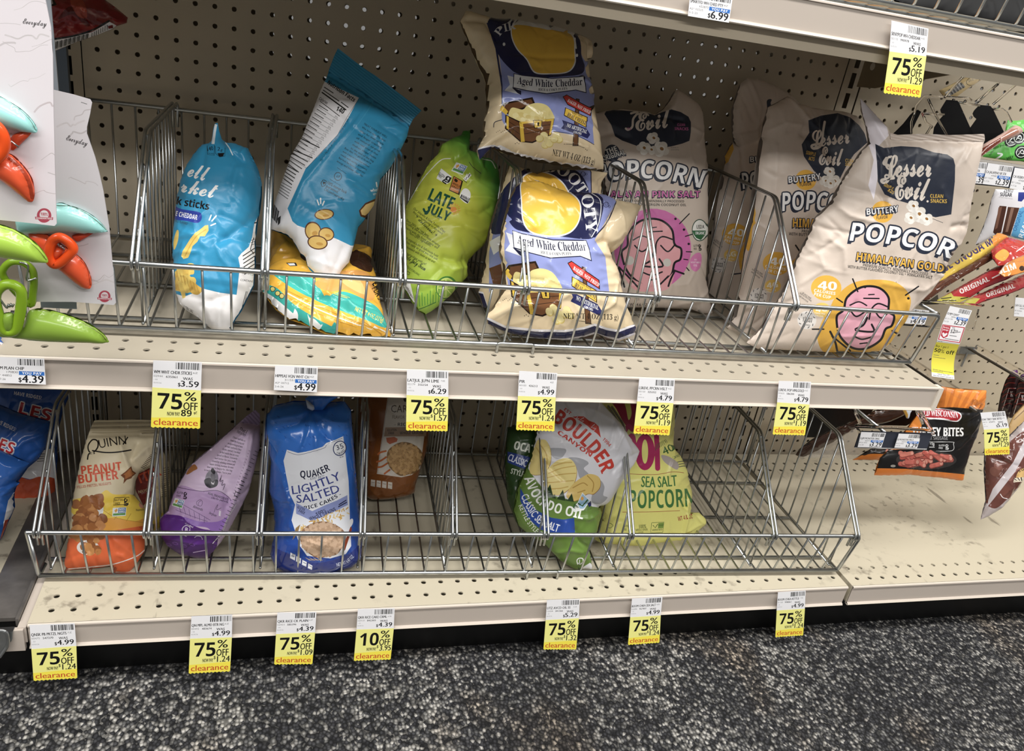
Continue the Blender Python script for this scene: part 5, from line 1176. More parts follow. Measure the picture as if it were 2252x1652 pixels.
t = bag('popcorn_bag', 'front beige popcorn bag with a yellow roundel, leaning right past the basket', SNACK, 'H', o, pl, a, BEI, M_FILM, T=1.25, crumple=.04, seed=63, group='beige popcorn bags with yellow labels', flats=[[(1000, 330), (1560, 320), (1540, 392), (1010, 380)]],
    creases=[([(870, 160), (960, 380), (955, 560), (930, 720)], .2, .13), ([(1015, 345), (1000, 450), (960, 640)], -.18, .16), ([(902, 390), (930, 480), (900, 640), (920, 700)], -.14, .13), ([(740, 620), (840, 640), (960, 680)], -.1, .12), ([(690, 720), (740, 770), (850, 800)], .12, .12), ([(1440, 860), (1360, 820), (1290, 830)], -.12, .13), ([(1395, 930), (1300, 960)], .1, .12), ([(640, 900), (700, 950), (700, 1050)], .08, .12), ([(1300, 1100), (1150, 1180), (900, 1130)], .07, .14)])
seal(t, pl, 'H', [(1018, 330), (1060, 342), (1200, 336), (1350, 343), (1536, 337), (1540, 376), (1350, 374), (1200, 366), (1060, 374), (1020, 366)], 'cfbfb1', M_FILM, d=(.05, 1), amp=.02, per=.16)

# ------------------------------------------------------------------ lower basket
LOW = 'snack bags in the lower basket'
# peanut butter pretzel bag behind, then the front one
pl = Plane((345, 1180, 'y', -9.0), (360, 1000, 'y', -6.5), 8)
a = Art('I'); a.poly('7a2a22', [(860, 850), (1000, 780), (1000, 960), (930, 1040), (880, 940)]); a.text('d9542b', 'TTER', [(900, 900), (1050, 840)], 60, 'h'); a.text('c9b48a', 'NUGGETS', [(900, 960), (1030, 930)], 18, 'b'); a.lines('5a4a32', [(1050, 800 + i * 14, 1095, 790 + i * 14) for i in range(14)], 4); a.poly('e6c63a', [(990, 1140), (1060, 1080), (1040, 1200), (1000, 1260)])
o = [(880, 800), (960, 730), (1060, 690), (1092, 760), (1108, 900), (1092, 1050), (1045, 1160), (1000, 1262), (900, 1260), (860, 1000)]
bag('snack_bag', 'cream and red bag half hidden behind the peanut butter pretzel bag', SNACK, 'I', o, pl, a, 'cdbb92', M_FILM, T=.9, crumple=.05, seed=70, group=LOW)
pl = Plane((232, 1250, 'y', -12.6), (285, 930, 'y', -8.6), 4)
a = Art('I')
a.blob('f0cd34', [(460, 1010), (560, 985), (640, 970), (690, 938), (740, 966), (870, 972), (960, 1050), (970, 1150), (800, 1180), (660, 1180), (480, 1100)])
a.blob('e9a22f', [(640, 1130), (760, 1120), (880, 1140), (980, 1110), (980, 1240), (800, 1240), (640, 1250), (560, 1180)])
a.poly('de622a', [(400, 1260), (520, 1240), (650, 1214), (800, 1190), (990, 1160), (990, 1500), (400, 1500)])
a.line('b98a1c', 3, [(660, 1060), (760, 1120), (940, 1150)]); a.line('b98a1c', 3, [(740, 1130), (780, 1080)], False); a.line('b98a1c', 3, [(820, 1140), (850, 1090)], False)
a.line('1c1714', 9, [(612, 700), (580, 690), (572, 650), (600, 612), (632, 620), (634, 660), (604, 696), (576, 704), (568, 738)]); a.text('1c1714', 'UINN', [(648, 668), (735, 650), (820, 640)], 56, 'r'); a.line('1c1714', 9, [(600, 682), (680, 694), (760, 692), (850, 678)])
a.line('1c1714', 8, [(800, 640), (828, 596)], False)
PBO = 'd8512a'
a.text(PBO, 'PEANUT', [(530, 836), (790, 808)], 54, 'h'); a.text(PBO, 'BUTTER', [(512, 896), (770, 866)], 56, 'h'); a.text('b4482a', 'FILLED PRETZEL NUGGETS', [(502, 928), (722, 902)], 17, 'b')
a.poly('7a4520', [(852, 783), (860, 812), (884, 828), (860, 850), (852, 862), (822, 872), (800, 898), (806, 862), (782, 842), (814, 818)]); a.poly('ad6b34', [(848, 796), (856, 820), (874, 830), (852, 846), (812, 868), (812, 842), (800, 838), (822, 822)])
BRN = ('a8672e', '8e5222', 'bb7a3c', '9c5c28', 'c98a48')
a.ell('e6e8ea', 590, 1060, 82, 82); nuggets(a, 575, 1060, 92, 70, 26, 34, BRN, 5); nuggets(a, 560, 1180, 90, 70, 30, 34, BRN, 6); nuggets(a, 640, 1140, 40, 40, 5, 26, ('c98a50', 'b5743c', 'a8672e'), 9)
a.ell('e8e2dc', 570, 1310, 72, 48); nuggets(a, 585, 1300, 60, 40, 14, 28, BRN, 8)
a.line('222', 4, [(742, 988), (838, 984), (834, 1030), (735, 1036), (742, 988)], False); gfree(a, 744, 990, 92, -2, 46); gmo(a, 732, 1054, 88, -5, -4, 56)
a.blob('d99a7c', [(900, 1030), (920, 1012), (935, 1030), (945, 1048), (915, 1055)]); a.text('333', 'Peanuts', [(884, 1076), (932, 1070)], 14, 'b'); a.lines('a03a1a', [(905, 1180, 940, 1176), (910, 1190, 940, 1186)], 4); a.ell('e9a080', 918, 1212, 14); a.ell('de622a', 918, 1212, 10)
for i in range(12): a.line('3a2c20', 4, [(992 - i * 7, 690 + i * 9), (1014 - i * 7, 700 + i * 9)], False)
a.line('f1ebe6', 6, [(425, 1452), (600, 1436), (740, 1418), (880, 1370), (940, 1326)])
o = [(612, 490), (640, 485), (700, 487), (860, 482), (1000, 487), (1052, 500), (1048, 560), (1040, 620), (1010, 720), (985, 772), (905, 820), (880, 880), (870, 968), (930, 1040), (945, 1100), (942, 1250), (940, 1330), (890, 1410), (842, 1470), (740, 1467), (738, 1424), (600, 1444), (440, 1456), (418, 1420), (440, 1300), (458, 1180), (468, 1050), (490, 920), (520, 770), (560, 620), (580, 560)]
t = bag('snack_bag', 'cream and orange peanut butter pretzel bag in the lower left bin', SNACK, 'I', o, pl, a, 'dccdaa', M_FILM, T=1.45, crumple=.04, seed=71, group=LOW, flats=[[(600, 480), (1060, 480), (1052, 585), (585, 585)]],
    creases=[([(870, 968), (880, 860), (840, 760), (800, 640)], .2, .14), ([(905, 830), (860, 740), (900, 640)], -.16, .14), ([(1040, 620), (960, 660), (880, 740)], .14, .13), ([(740, 1424), (750, 1300), (730, 1200)], -.12, .14), ([(660, 980), (680, 1060), (650, 1150)], .08, .12)])
seal(t, pl, 'I', [(612, 488), (640, 483), (700, 485), (860, 480), (1000, 485), (1054, 499), (1048, 556), (860, 572), (700, 574), (580, 566), (590, 530)], 'cfc09c', M_FILM, d=(0, 1), amp=.04, per=.24, arts=[Art('I').poly('e9dfc8', [(824, 516), (834, 512), (836, 534), (826, 538)])])
# purple bag
pl = Plane((445, 1225, 'y', -12.2), (555, 915, 'y', -8.2), 14)
a = Art('J')
a.blob('bd9bcb', [(250, 740), (420, 775), (560, 775), (700, 880), (640, 1000), (560, 1050), (400, 1040), (240, 960), (130, 960)]); a.line('4a2a5a', 4, [(240, 742), (330, 762), (440, 776), (560, 772), (640, 820), (660, 850)])
a.blob('9a6fc4', [(290, 975), (420, 1010), (560, 1010), (660, 960), (640, 1060), (560, 1140), (480, 1060), (350, 1040)])
a.blob('5c2486', [(60, 960), (160, 955), (280, 970), (330, 1020), (430, 1065), (520, 1085), (560, 1150), (500, 1300), (300, 1300), (100, 1200)]); a.blob('472064', [(100, 1150), (250, 1160), (400, 1190), (520, 1180), (480, 1290), (300, 1300), (130, 1220)])
for i, s_ in enumerate(('That I', 'Find ya here', 'Cheers and hello to', 'thanks for stopping and', 'to appreciate good taste', 'to make real food it. Since', 'Quinn started, I worked', 'to find snacks that are crazy', 'good in flavor, honestly', 'and better for you really', 'created by rethinking common and', 'simple farming practices. So next', "time you're hungry for, this bag", 'is ready to roll always. Yes to you!')):
    y = 300 + i * 23 + (18 if i > 1 else 0); x = 735 - i * 20 - (10 if i > 1 else 0); x1 = 800 - i * 10 + (0 if i > 1 else -10)
    a.text('2c2230', s_, [(x - 10, y), (x1 - 10, y + 30)], 24 if i < 2 else 15, 'b' if i < 2 else 'm')
a.blob('b0703a', [(315, 640), (345, 590), (380, 568), (402, 600), (370, 620), (330, 645)])
a.ell('8f8a96', 512, 680, 50, 72, .2); a.blob('3a3740', [(455, 690), (490, 672), (520, 685), (560, 690), (552, 735), (500, 752), (465, 730)]); a.blob('6a6570', [(508, 640), (535, 640), (540, 680), (515, 700), (505, 670)]); a.blob('2a2730', [(505, 620), (520, 596), (540, 625), (530, 645)]); a.poly('d9d4dc', [(505, 700), (525, 715), (535, 695), (530, 725), (512, 722)])
a.line('3a3040', 4, [(572, 700), (590, 650), (580, 700), (600, 690), (590, 730), (615, 720), (600, 765)])
gfree(a, 246, 770, 84, 12, 52, '2a2030'); gmo(a, 228, 826, 76, 24, -24, 62)
a.text('3a2a48', 'REAL INGREDIENTS', [(482, 800), (640, 850)], 18, 'b'); a.text('3a2a48', '(Like the good kind)', [(508, 830), (640, 868)], 14, 'b'); a.text('3a2a48', 'Almonds', [(366, 902), (440, 930)], 20, 'b'); a.text('3a2a48', 'Sorghum', [(490, 950), (545, 975)], 18, 'b')
a.line('3a2a48', 3, [(400, 885), (395, 860), (425, 842), (440, 860), (430, 890), (400, 885)]); a.line('3a2a48', 3, [(408, 885), (412, 862), (430, 850)]); a.line('3a2a48', 3, [(530, 940), (545, 900), (560, 880), (550, 920), (585, 905)]); a.poly('e6dcec', [(570, 925), (585, 930), (580, 970), (565, 965)])
for i in range(6): a.line('5a3a74', 3, [(255 + i * 40, 880 + i * 18), (275 + i * 36, 940 + i * 16)], False)
a.line('5a3a74', 3, [(235, 920), (360, 970), (480, 1010)]); a.line('5a3a74', 3, [(255, 860), (380, 930), (500, 1000)])
a.line('efe6f2', 5, [(345, 1070), (330, 1105), (295, 1100), (285, 1065), (310, 1042), (340, 1052), (345, 1070)]); a.text('efe6f2', 'B', [(305, 1092), (325, 1094)], 36, 'b'); a.line('efe6f2', 6, [(264, 1084), (310, 1118)], False); a.text('efe6f2', 'Certified', [(305, 1030), (365, 1060)], 12, 'm'); a.text('efe6f2', 'Corporation', [(262, 1095), (315, 1130)], 11, 'm')
a.line('d6cfe0', 5, [(380, 1135), (400, 1122), (430, 1128), (440, 1150)])
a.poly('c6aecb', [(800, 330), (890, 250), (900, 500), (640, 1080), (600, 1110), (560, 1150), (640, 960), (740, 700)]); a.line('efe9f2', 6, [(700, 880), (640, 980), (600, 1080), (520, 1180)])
for i in range(26): t_ = i / 25; x, y = 858 - 330 * t_, 470 + 720 * t_; a.line('2a2430', 7 if 7 < i < 13 else 4, [(x - 12, y - 6), (x + 12 + 6 * (i % 2), y + 6)], False)
for i in range(16): t_ = i / 15; a.line('4a3a50', 3, [(800 - 120 * t_, 460 + 330 * t_), (806 - 118 * t_, 466 + 330 * t_)], False)
a.line('2a2430', 4, [(698, 772), (686, 818)], False)
for x, y in ((230, 1180), (180, 1190), (300, 1200), (360, 1190)): a.ell('7a4a9c', x, y, 22, 10, .3); a.ell('472064', x, y, 18, 7, .3)
a.lines('b9a3c9', [(370, 1250, 480, 1230)], 6)
o = [(848, 150), (882, 180), (885, 240), (880, 430), (850, 560), (800, 760), (700, 960), (620, 1110), (545, 1210), (480, 1290), (390, 1290), (260, 1260), (170, 1200), (125, 1130), (110, 1020), (115, 985), (175, 925), (215, 800), (280, 680), (330, 600), (400, 530), (520, 430), (640, 320), (730, 240), (790, 190)]
t = bag('snack_bag', 'lilac and purple bag slumped to the right in the lower basket', SNACK, 'J', o, pl, a, 'd9c0de', M_FILM, T=1.5, crumple=.04, seed=75, group=LOW, flats=[[(848, 140), (900, 170), (880, 270), (735, 250)]],
    creases=[([(460, 560), (600, 420), (790, 290)], .14, .13), ([(800, 330), (760, 560), (640, 860), (560, 1060)], .16, .14), ([(290, 960), (300, 1030), (360, 1060)], -.16, .13), ([(120, 985), (220, 960), (300, 980)], .14, .12), ([(400, 780), (520, 830), (660, 850)], .08, .14), ([(520, 600), (620, 760), (600, 860)], -.08, .12)])
seal(t, pl, 'J', [(848, 146), (884, 178), (886, 244), (860, 300), (740, 262), (728, 240), (790, 188)], 'a88fb4', M_FILM, d=(.8, .6), amp=.025, per=.17)
# caramel rice cakes at the back
pl = Plane((850, 1092, 'y', -6.7), (850, 890, 'y', -5.2), -4)
a = Art('J')
a.poly('c9c0b4', [(1878, 20), (2200, 10), (2200, 300), (2160, 330), (2125, 600), (2060, 650), (1980, 668), (1790, 642), (1838, 300)]); a.line('8a8078', 3, [(1882, 30), (1842, 300), (1796, 640)], False)
a.text('4a3a30', 'CARAMEL', [(1900, 165), (2190, 168)], 56, 'r'); a.text('8a7a68', 'FLAVOR WITH OTHER', [(1910, 215), (2180, 218)], 26, 'm'); a.text('3a3430', '- RICE CAKES', [(1926, 270), (2170, 272)], 24, 'b'); a.ell('2a2624', 2010, 62, 14, 22)
a.poly('9a7c62', [(1856, 282), (2180, 276), (2170, 350), (1846, 352)]); a.text('2e241c', 'GLUTEN', [(1872, 312), (1942, 310)], 18, 'b'); a.text('2e241c', 'FREE', [(1882, 336), (1924, 334)], 18, 'b'); a.text('2e241c', 'WHOLE GRAINS', [(1968, 336), (2150, 332)], 22, 'b')
a.poly('b0542a', [(1862, 362), (1925, 355), (1952, 370), (1945, 392), (1890, 412), (1868, 396)])
def cake(a, cx, cy, rx, ry, c, d, n=90, seed=2):
    q = random.Random(seed); a.blob(d, [(cx + rx * (1 + .05 * math.sin(i * 5)) * math.cos(i * .449), cy + ry * (1 + .05 * math.cos(i * 3)) * math.sin(i * .449)) for i in range(14)])
    for i in range(n):
        r = math.sqrt((i + .5) / n); t_ = i * 2.39996; a.ell(c if q.random() < .6 else d2(c), cx + rx * .93 * r * math.cos(t_), cy + ry * .93 * r * math.sin(t_), rx * .105, ry * .085, q.random() * 3)
def d2(c):
    r, g, b = (int(c[i:i + 2], 16) for i in (0, 2, 4)); return '%02x%02x%02x' % (int(r * .9), int(g * .88), int(b * .86))
cake(a, 2005, 525, 140, 130, 'b58e58', '7a5a32', 110)
for p in ([(1860, 465), (1820, 475), (1800, 490)], [(1862, 512), (1820, 540), (1790, 548)], [(1870, 560), (1830, 585), (1800, 590)], [(1890, 610), (1850, 640)]): a.line('b5602a', 14, p)
for i in range(4): a.poly('cfc6ba', [(1745 + i * 44, 685 + i * 6), (1778 + i * 44, 690 + i * 6), (1776 + i * 44, 742 + i * 6), (1742 + i * 44, 735 + i * 6)]); a.line('5a3a20', 3, [(1750 + i * 44, 705 + i * 6), (1772 + i * 44, 710 + i * 6)], False)
o = [(1650, 0), (1780, -40), (1880, -50), (2090, -50), (2185, 0), (2195, 300), (2172, 450), (2125, 600), (2092, 700), (2080, 780), (1950, 812), (1750, 828), (1690, 800), (1660, 600), (1642, 300)]
bag('rice_cake_bag', 'brown bag of caramel rice cakes at the back of the lower basket', SNACK, 'J', o, pl, a, '7d4718', M_GLOSS, T=1.9, back=.9, crumple=.03, seed=77, power=.45, group='bags of rice cakes')
# blue rice cakes
pl = Plane((703, 1255, 'y', -13.0), (700, 885, 'y', -9.6), -6)
a = Art('J')
for i in range(150):
    q = random.Random(i); y = 180 + q.random() * 1180; x = 940 + q.random() * 720; a.line('1f5cb4', 5, [(x, y), (x + 12, y + 9)], False)
a.blob('1b2f7e', [(900, 1180), (1060, 1240), (1300, 1330), (1560, 1270), (1720, 1150), (1720, 1500), (900, 1500)])
a.poly('e6e8ef', [(1094, 454), (1180, 480), (1240, 470), (1290, 458), (1370, 432), (1400, 402), (1470, 378), (1530, 350), (1546, 480), (1572, 700), (1582, 1000), (1592, 1200), (1550, 1262), (1430, 1296), (1250, 1276), (1196, 1200), (1130, 1000), (1158, 880), (1118, 800), (1088, 650), (1068, 540)]); a.line('26306a', 3, [(1100, 470), (1180, 494), (1290, 470), (1385, 440), (1410, 412), (1522, 366)])
a.ell('26306a', 1503, 444, 52, 60, .3); a.ell('eef0f4', 1503, 444, 45, 53, .3); a.text('23284e', '35', [(1482, 460), (1536, 440)], 38, 'r'); a.text('23284e', 'CALORIES', [(1478, 488), (1510, 492), (1545, 462)], 17, 'm'); a.text('23284e', 'PER CAKE', [(1505, 520), (1534, 510)], 10, 'm')
a.text('1b1d3c', 'QUAKER', [(1198, 672), (1320, 662), (1432, 612)], 54, 'b'); a.text('444a6a', '- EST? 1877 -', [(1262, 692), (1400, 668)], 18, 's')
a.text('3c4690', 'LIGHTLY', [(1138, 800), (1260, 780), (1400, 730), (1515, 684)], 64, 'm'); a.text('3c4690', 'SALTED', [(1172, 868), (1300, 852), (1400, 816), (1506, 782)], 62, 'm')
a.text('1d1f3a', '- RICE CAKES -', [(1196, 924), (1300, 906), (1420, 862), (1516, 806)], 28, 'b')
a.poly('8b97cd', [(1164, 866), (1240, 905), (1290, 930), (1400, 880), (1480, 848), (1562, 806), (1566, 882), (1480, 925), (1400, 962), (1290, 1008), (1200, 964), (1166, 950)]); a.text('24284c', 'GLUTEN', [(1172, 905), (1228, 930)], 20, 'b'); a.text('24284c', 'FREE', [(1184, 935), (1228, 956)], 20, 'b'); a.text('24284c', '100%', [(1322, 966), (1400, 930)], 24, 'b'); a.text('24284c', 'WHOLE GRAINS', [(1270, 1002), (1360, 976), (1474, 924)], 26, 'b'); a.lines('24284c', [(1498, 880, 1552, 846), (1494, 896, 1556, 862)], 8)
q = random.Random(3)
for i in range(70): x = 1200 + q.random() * 370; y = 1060 - (x - 1200) * .35 + q.uniform(-35, 30); t_ = q.random() * 3; a.line(q.choice(('d9b25c', 'c99a3c', 'e3c47c')), 8, [(x, y), (x + 20 * math.cos(t_), y + 20 * math.sin(t_))], False)
cake(a, 1372, 1150, 178, 140, 'cfae90', '8f6a4c', 190, 6)
a.poly('8a3a1e', [(1590, 1040), (1598, 1070), (1545, 1230), (1525, 1250), (1530, 1200)]); a.ell('e9e9ee', 1588, 1022, 16, 36, .35)
for i in range(7): a.line('9a7a4a', 4, [(1140 + i * 6, 1150 - i * 8), (1165 + i * 5, 1060 - i * 4)], False)
for i in range(12): a.line('c9b07a', 3, [(1240 + i * 10, 1290 + (i % 3) * 6), (1270 + i * 9, 1310)], False)
for i in range(4): a.poly('dfe2ea', [(1122 + i * 46, 1250 + i * 28), (1160 + i * 44, 1268 + i * 28), (1156 + i * 44, 1312 + i * 24), (1118 + i * 46, 1292 + i * 26)]); a.line('23284e', 4, [(1130 + i * 46, 1275 + i * 26), (1150 + i * 46, 1284 + i * 26)], False)
a.text('23284e', '35', [(1128, 1278), (1148, 1286)], 24, 'm'); a.text('c9d2ee', 'NET WT 4.47 OZ', [(1482, 1358), (1560, 1335), (1614, 1284)], 26, 'm')
o = [(938, 180), (1000, 112), (1150, 78), (1240, 82), (1290, 120), (1330, 120), (1400, 90), (1540, 82), (1590, 150), (1602, 300), (1618, 500), (1642, 800), (1662, 1000), (1674, 1200), (1667, 1290), (1600, 1352), (1400, 1392), (1150, 1397), (1000, 1352), (970, 1250), (1000, 1100), (1002, 900), (962, 750), (980, 550), (930, 350)]
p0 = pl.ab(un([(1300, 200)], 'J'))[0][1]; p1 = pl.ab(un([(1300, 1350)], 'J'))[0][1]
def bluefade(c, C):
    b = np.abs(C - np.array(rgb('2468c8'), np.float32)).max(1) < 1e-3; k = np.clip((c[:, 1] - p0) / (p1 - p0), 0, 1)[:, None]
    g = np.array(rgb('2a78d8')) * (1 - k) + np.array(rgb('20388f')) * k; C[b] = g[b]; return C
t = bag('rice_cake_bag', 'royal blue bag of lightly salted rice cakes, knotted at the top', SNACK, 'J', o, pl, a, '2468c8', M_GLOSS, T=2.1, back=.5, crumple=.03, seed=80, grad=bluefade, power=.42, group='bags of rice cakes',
    creases=[([(1290, 130), (1200, 220), (1050, 260)], -.16, .12), ([(1300, 140), (1280, 280), (1230, 400)], .14, .11), ([(1310, 140), (1360, 260), (1420, 330)], -.14, .11), ([(1320, 135), (1460, 200), (1560, 220)], .14, .12), ([(1295, 130), (1100, 170), (990, 200)], .12, .11), ([(1310, 140), (1330, 300), (1340, 400)], .1, .09), ([(1090, 650), (1160, 850), (1140, 980)], .1, .12), ([(970, 760), (1060, 800), (1130, 780)], .1, .12)])
kn = Plane((690, 895, 'y', -10.6), (700, 868, 'y', -10.3), 0)
sheet('gathered_neck', t, [(1235, 60), (1290, 20), (1480, 0), (1500, 40), (1420, 90), (1370, 150), (1310, 150), (1290, 130), (1250, 120)], kn, [], '2a6fcd', T=.5, z='J', mat_=M_GLOSS, crumple=.05, seed=4)
sheet('twist_tie', t, [(1238, 62), (1262, 78), (1300, 110), (1306, 140), (1290, 150), (1250, 130), (1244, 100)], kn, [], 'aab6cc', T=.3, z='J', mat_=M_GLOSS, crumple=.04, seed=5, lift=.45)

# chip bags
pl = Plane((1150, 1150, 'y', -12.0), (1150, 960, 'y', -9.5), -10)
a = Art('K'); a.text('cfd3c4', 'OCAT', [(110, 480), (280, 520)], 70, 'h'); a.poly('22387c', [(60, 500), (300, 560), (290, 680), (60, 590)]); a.text('d9dde6', 'CLASSIC S', [(60, 570), (240, 640)], 56, 'm'); a.text('cfd3c4', 'STYLE', [(84, 680), (190, 710)], 44, 'm')
o = [(60, 300), (300, 250), (340, 500), (340, 900), (330, 1160), (230, 1190), (130, 1080), (60, 900), (40, 600)]
bag('chip_bag', 'dark green chip bag behind the white and green one', SNACK, 'K', o, pl, a, '26401a', M_SATIN, T=1.0, back=.6, crumple=.04, seed=81, group=LOW)
pl = Plane((1285, 1250, 'y', -14.0), (1300, 875, 'y', -10.0), 0)
a = Art('K')
a.poly('dddce2', [(200, -60), (1250, -60), (1250, 520), (900, 920), (830, 962), (760, 955), (720, 930), (640, 890), (560, 895), (450, 865), (350, 810), (325, 770), (262, 690), (230, 640), (240, 200)])
for P in ([(410, 474), (540, 480), (520, 540), (480, 560), (440, 550), (420, 520)], [(560, 560), (620, 548), (700, 570), (730, 600), (690, 640), (730, 690), (660, 720), (630, 640)], [(820, 740), (860, 790), (850, 860), (885, 880), (830, 930), (760, 920), (760, 850)]): a.blob('a5a6ac', P)
RD = 'd03a2a'
a.text(RD, 'BOULDER', [(430, 250), (520, 310), (630, 400), (720, 490), (800, 590), (838, 680)], 118, 'h'); a.text(RD, 'CANYON', [(470, 352), (560, 412), (650, 480), (745, 545)], 34, 'h')
a.poly(RD, [(596, 214), (640, 208), (690, 210), (735, 246), (780, 262), (812, 292), (832, 388), (800, 352), (760, 322), (720, 288), (660, 246)])
for p in ([(690, 222), (660, 236), (690, 250), (670, 258)], [(780, 275), (750, 300), (790, 312), (770, 330)], [(640, 214), (625, 226), (650, 230)]): a.line('e6e4ea', 6, p, False)
a.text(RD, 'EST.', [(524, 158), (582, 204)], 26, 'b'); a.text(RD, '1994', [(842, 402), (900, 462)], 28, 'b'); a.ell(RD, 842, 680, 6)
def ridged(a, P, c, d, lines):
    a.blob('9a6a28', [(x + 3, y + 4) for x, y in P]); a.blob(c, P)
    for l in lines: a.line(d, 9, l)
ridged(a, [(300, 420), (330, 402), (380, 410), (416, 490), (415, 590), (380, 660), (340, 690), (250, 680), (250, 560)], 'e8d27e', 'cfae55', [[(320, 430), (380, 520), (390, 620)], [(300, 470), (350, 560), (355, 660)]])
ridged(a, [(345, 735), (390, 650), (470, 575), (560, 555), (615, 600), (632, 680), (600, 775), (500, 855), (410, 840)], 'ead684', 'cfae55', [[(400, 680), (500, 640), (615, 620)], [(380, 720), (500, 690), (622, 680)], [(370, 760), (490, 750), (605, 740)], [(400, 810), (490, 805), (560, 790)], [(440, 620), (520, 595), (590, 590)]])
ridged(a, [(545, 860), (600, 770), (680, 710), (740, 685), (815, 712), (824, 790), (770, 850), (720, 850), (640, 900), (590, 905)], 'dfbf66', 'b8923c', [[(600, 800), (680, 760), (720, 780)], [(720, 700), (770, 760), (760, 830)], [(640, 840), (700, 820)]])
for x, y, s in ((395, 770, 1), (500, 815, 1.0), (575, 845, .9), (440, 850, .6), (540, 890, .6), (360, 830, .6)): a.poly('27401c', [(x + 18 * s, y), (x + 45 * s, y + 110 * s), (x - 45 * s, y + 100 * s)])
a.poly('5a7a2c', [(330, 850), (420, 880), (520, 905), (600, 915), (700, 945), (760, 970), (700, 1000), (500, 960), (330, 880)])
a.poly('e9ecea', [(678, 838), (745, 905), (690, 985), (610, 1000), (592, 968), (640, 920)]); a.poly('9cc0dc', [(680, 850), (736, 905), (690, 970), (660, 975), (640, 925)]); a.blob('e3a23c', [(676, 870), (690, 888), (676, 905), (664, 892)]); a.line('2f5a24', 12, [(645, 930), (680, 950), (720, 900)], False); a.poly('2f5a24', [(612, 928), (650, 962), (640, 985), (600, 965)]); a.text('eee', 'VER', [(608, 965), (640, 985)], 22, 'b'); a.poly('242a5c', [(720, 930), (748, 905), (752, 945), (735, 960)])
a.text('f0f1ea', 'AVOCADO OIL', [(196, 720), (240, 830), (320, 940), (440, 1000), (580, 1036), (680, 1060)], 82, 'b')
a.poly('274a9f', [(166, 800), (220, 900), (300, 985), (420, 1046), (520, 1062), (610, 1048), (618, 1176), (470, 1192), (330, 1142), (220, 1040), (165, 900)])
a.text('eef0f4', 'CLASSIC SEA SALT', [(170, 870), (230, 990), (310, 1090), (400, 1138), (475, 1166)], 62, 'm'); a.text('e4e8da', 'KETTLE STYLE CUT', [(150, 950), (220, 1090), (300, 1180), (385, 1225)], 40, 'm')
a.line('eef0ea', 8, [(640, 1432), (634, 1400), (650, 1382), (680, 1384), (684, 1410), (660, 1430), (648, 1422)]); a.line('eef0ea', 6, [(655, 1395), (655, 1418)], False); a.poly('e4e4e8', [(742, 1418), (775, 1455), (770, 1480), (640, 1480), (690, 1450)])
o = [(440, 40), (560, 0), (780, 40), (860, 130), (980, 258), (1062, 380), (1150, 498), (1110, 572), (1000, 730), (900, 902), (850, 942), (765, 955), (822, 962), (832, 1010), (802, 1100), (772, 1200), (722, 1282), (752, 1430), (758, 1468), (612, 1468), (500, 1402), (420, 1322), (355, 1250), (250, 1195), (150, 1110), (110, 990), (145, 800), (190, 690), (250, 560), (300, 340), (380, 140)]
bag('chip_bag', 'white and green ridged chip bag leaning in the lower basket', SNACK, 'K', o, pl, a, '62822f', M_SATIN, T=1.5, crumple=.05, seed=83, group=LOW,
    creases=[([(860, 130), (960, 330), (1040, 500)], .14, .13), ([(1150, 500), (960, 540), (860, 640)], -.14, .15), ([(830, 960), (700, 900), (600, 900)], -.22, .15), ([(820, 965), (680, 1010), (560, 1000)], .16, .13), ([(720, 1285), (600, 1200), (560, 1100)], -.16, .15), ([(420, 1320), (540, 1280), (640, 1300)], .12, .13), ([(400, 1180), (470, 1120), (480, 1040)], .1, .1)])
# yellow popcorn
pl = Plane((1405, 1212, 'y', -11.0), (1420, 880, 'y', -7.4), 4)
a = Art('K')
MG, GR = 'b3215e', '3f7c3c'
a.blob('9c1f46', [(900, 40), (1130, 60), (1130, 200), (1090, 330), (1020, 260), (960, 150)]); a.blob('dfe06a', [(1020, 60), (1060, 60), (1085, 180), (1060, 240), (1040, 150)]); a.line(MG, 36, [(1030, 330), (1060, 290), (1090, 320)])
a.ell(MG, 1195, 505, 82, 150); a.ell('ece77a', 1195, 500, 26, 100); a.line(MG, 62, [(1085, 380), (1100, 470)], False); a.line(MG, 42, [(1290, 370), (1295, 460), (1300, 640)], False); a.ell(MG, 1285, 520, 20)
a.text('3a6a2c', '40', [(1358, 532), (1440, 486)], 62, 'm'); a.text('3a6a2c', 'CALORIES', [(1430, 560), (1480, 540)], 20, 'm'); a.lines('7a7a5a', [(1450, 590, 1520, 575), (1455, 610, 1520, 596), (1460, 630, 1525, 616)], 8)
for i in range(9): a.line('3a5a2c', 4, [(1290 + i * 9, 440 - i * 5), (1282 + i * 12, 490 - i * 8)], False)
a.blob('b9aca6', [(1330, 530), (1400, 545), (1470, 600), (1460, 650), (1400, 620), (1350, 580)])
a.line('a8342c', 4, [(1036, 684), (1280, 690), (1420, 668), (1515, 676)]); a.line('a8342c', 4, [(1010, 1000), (1250, 998), (1482, 988)])
a.text(GR, 'SEA SALT', [(1164, 792), (1300, 796), (1462, 782)], 88, 'm'); a.text(GR, 'POPCORN', [(1066, 966), (1250, 968), (1400, 962), (1600, 950)], 148, 'b')
a.text('5a6a2c', '100%', [(1148, 1134), (1205, 1132)], 30, 'm'); a.text('5a6a2c', 'WHOLE GRAIN', [(1120, 1156), (1216, 1152)], 18, 'b'); a.text('5a6a2c', 'POPCORN', [(1140, 1172), (1182, 1170)], 10, 'b'); gfree(a, 1018, 1100, 66, 0, 56, '4a6a2c')
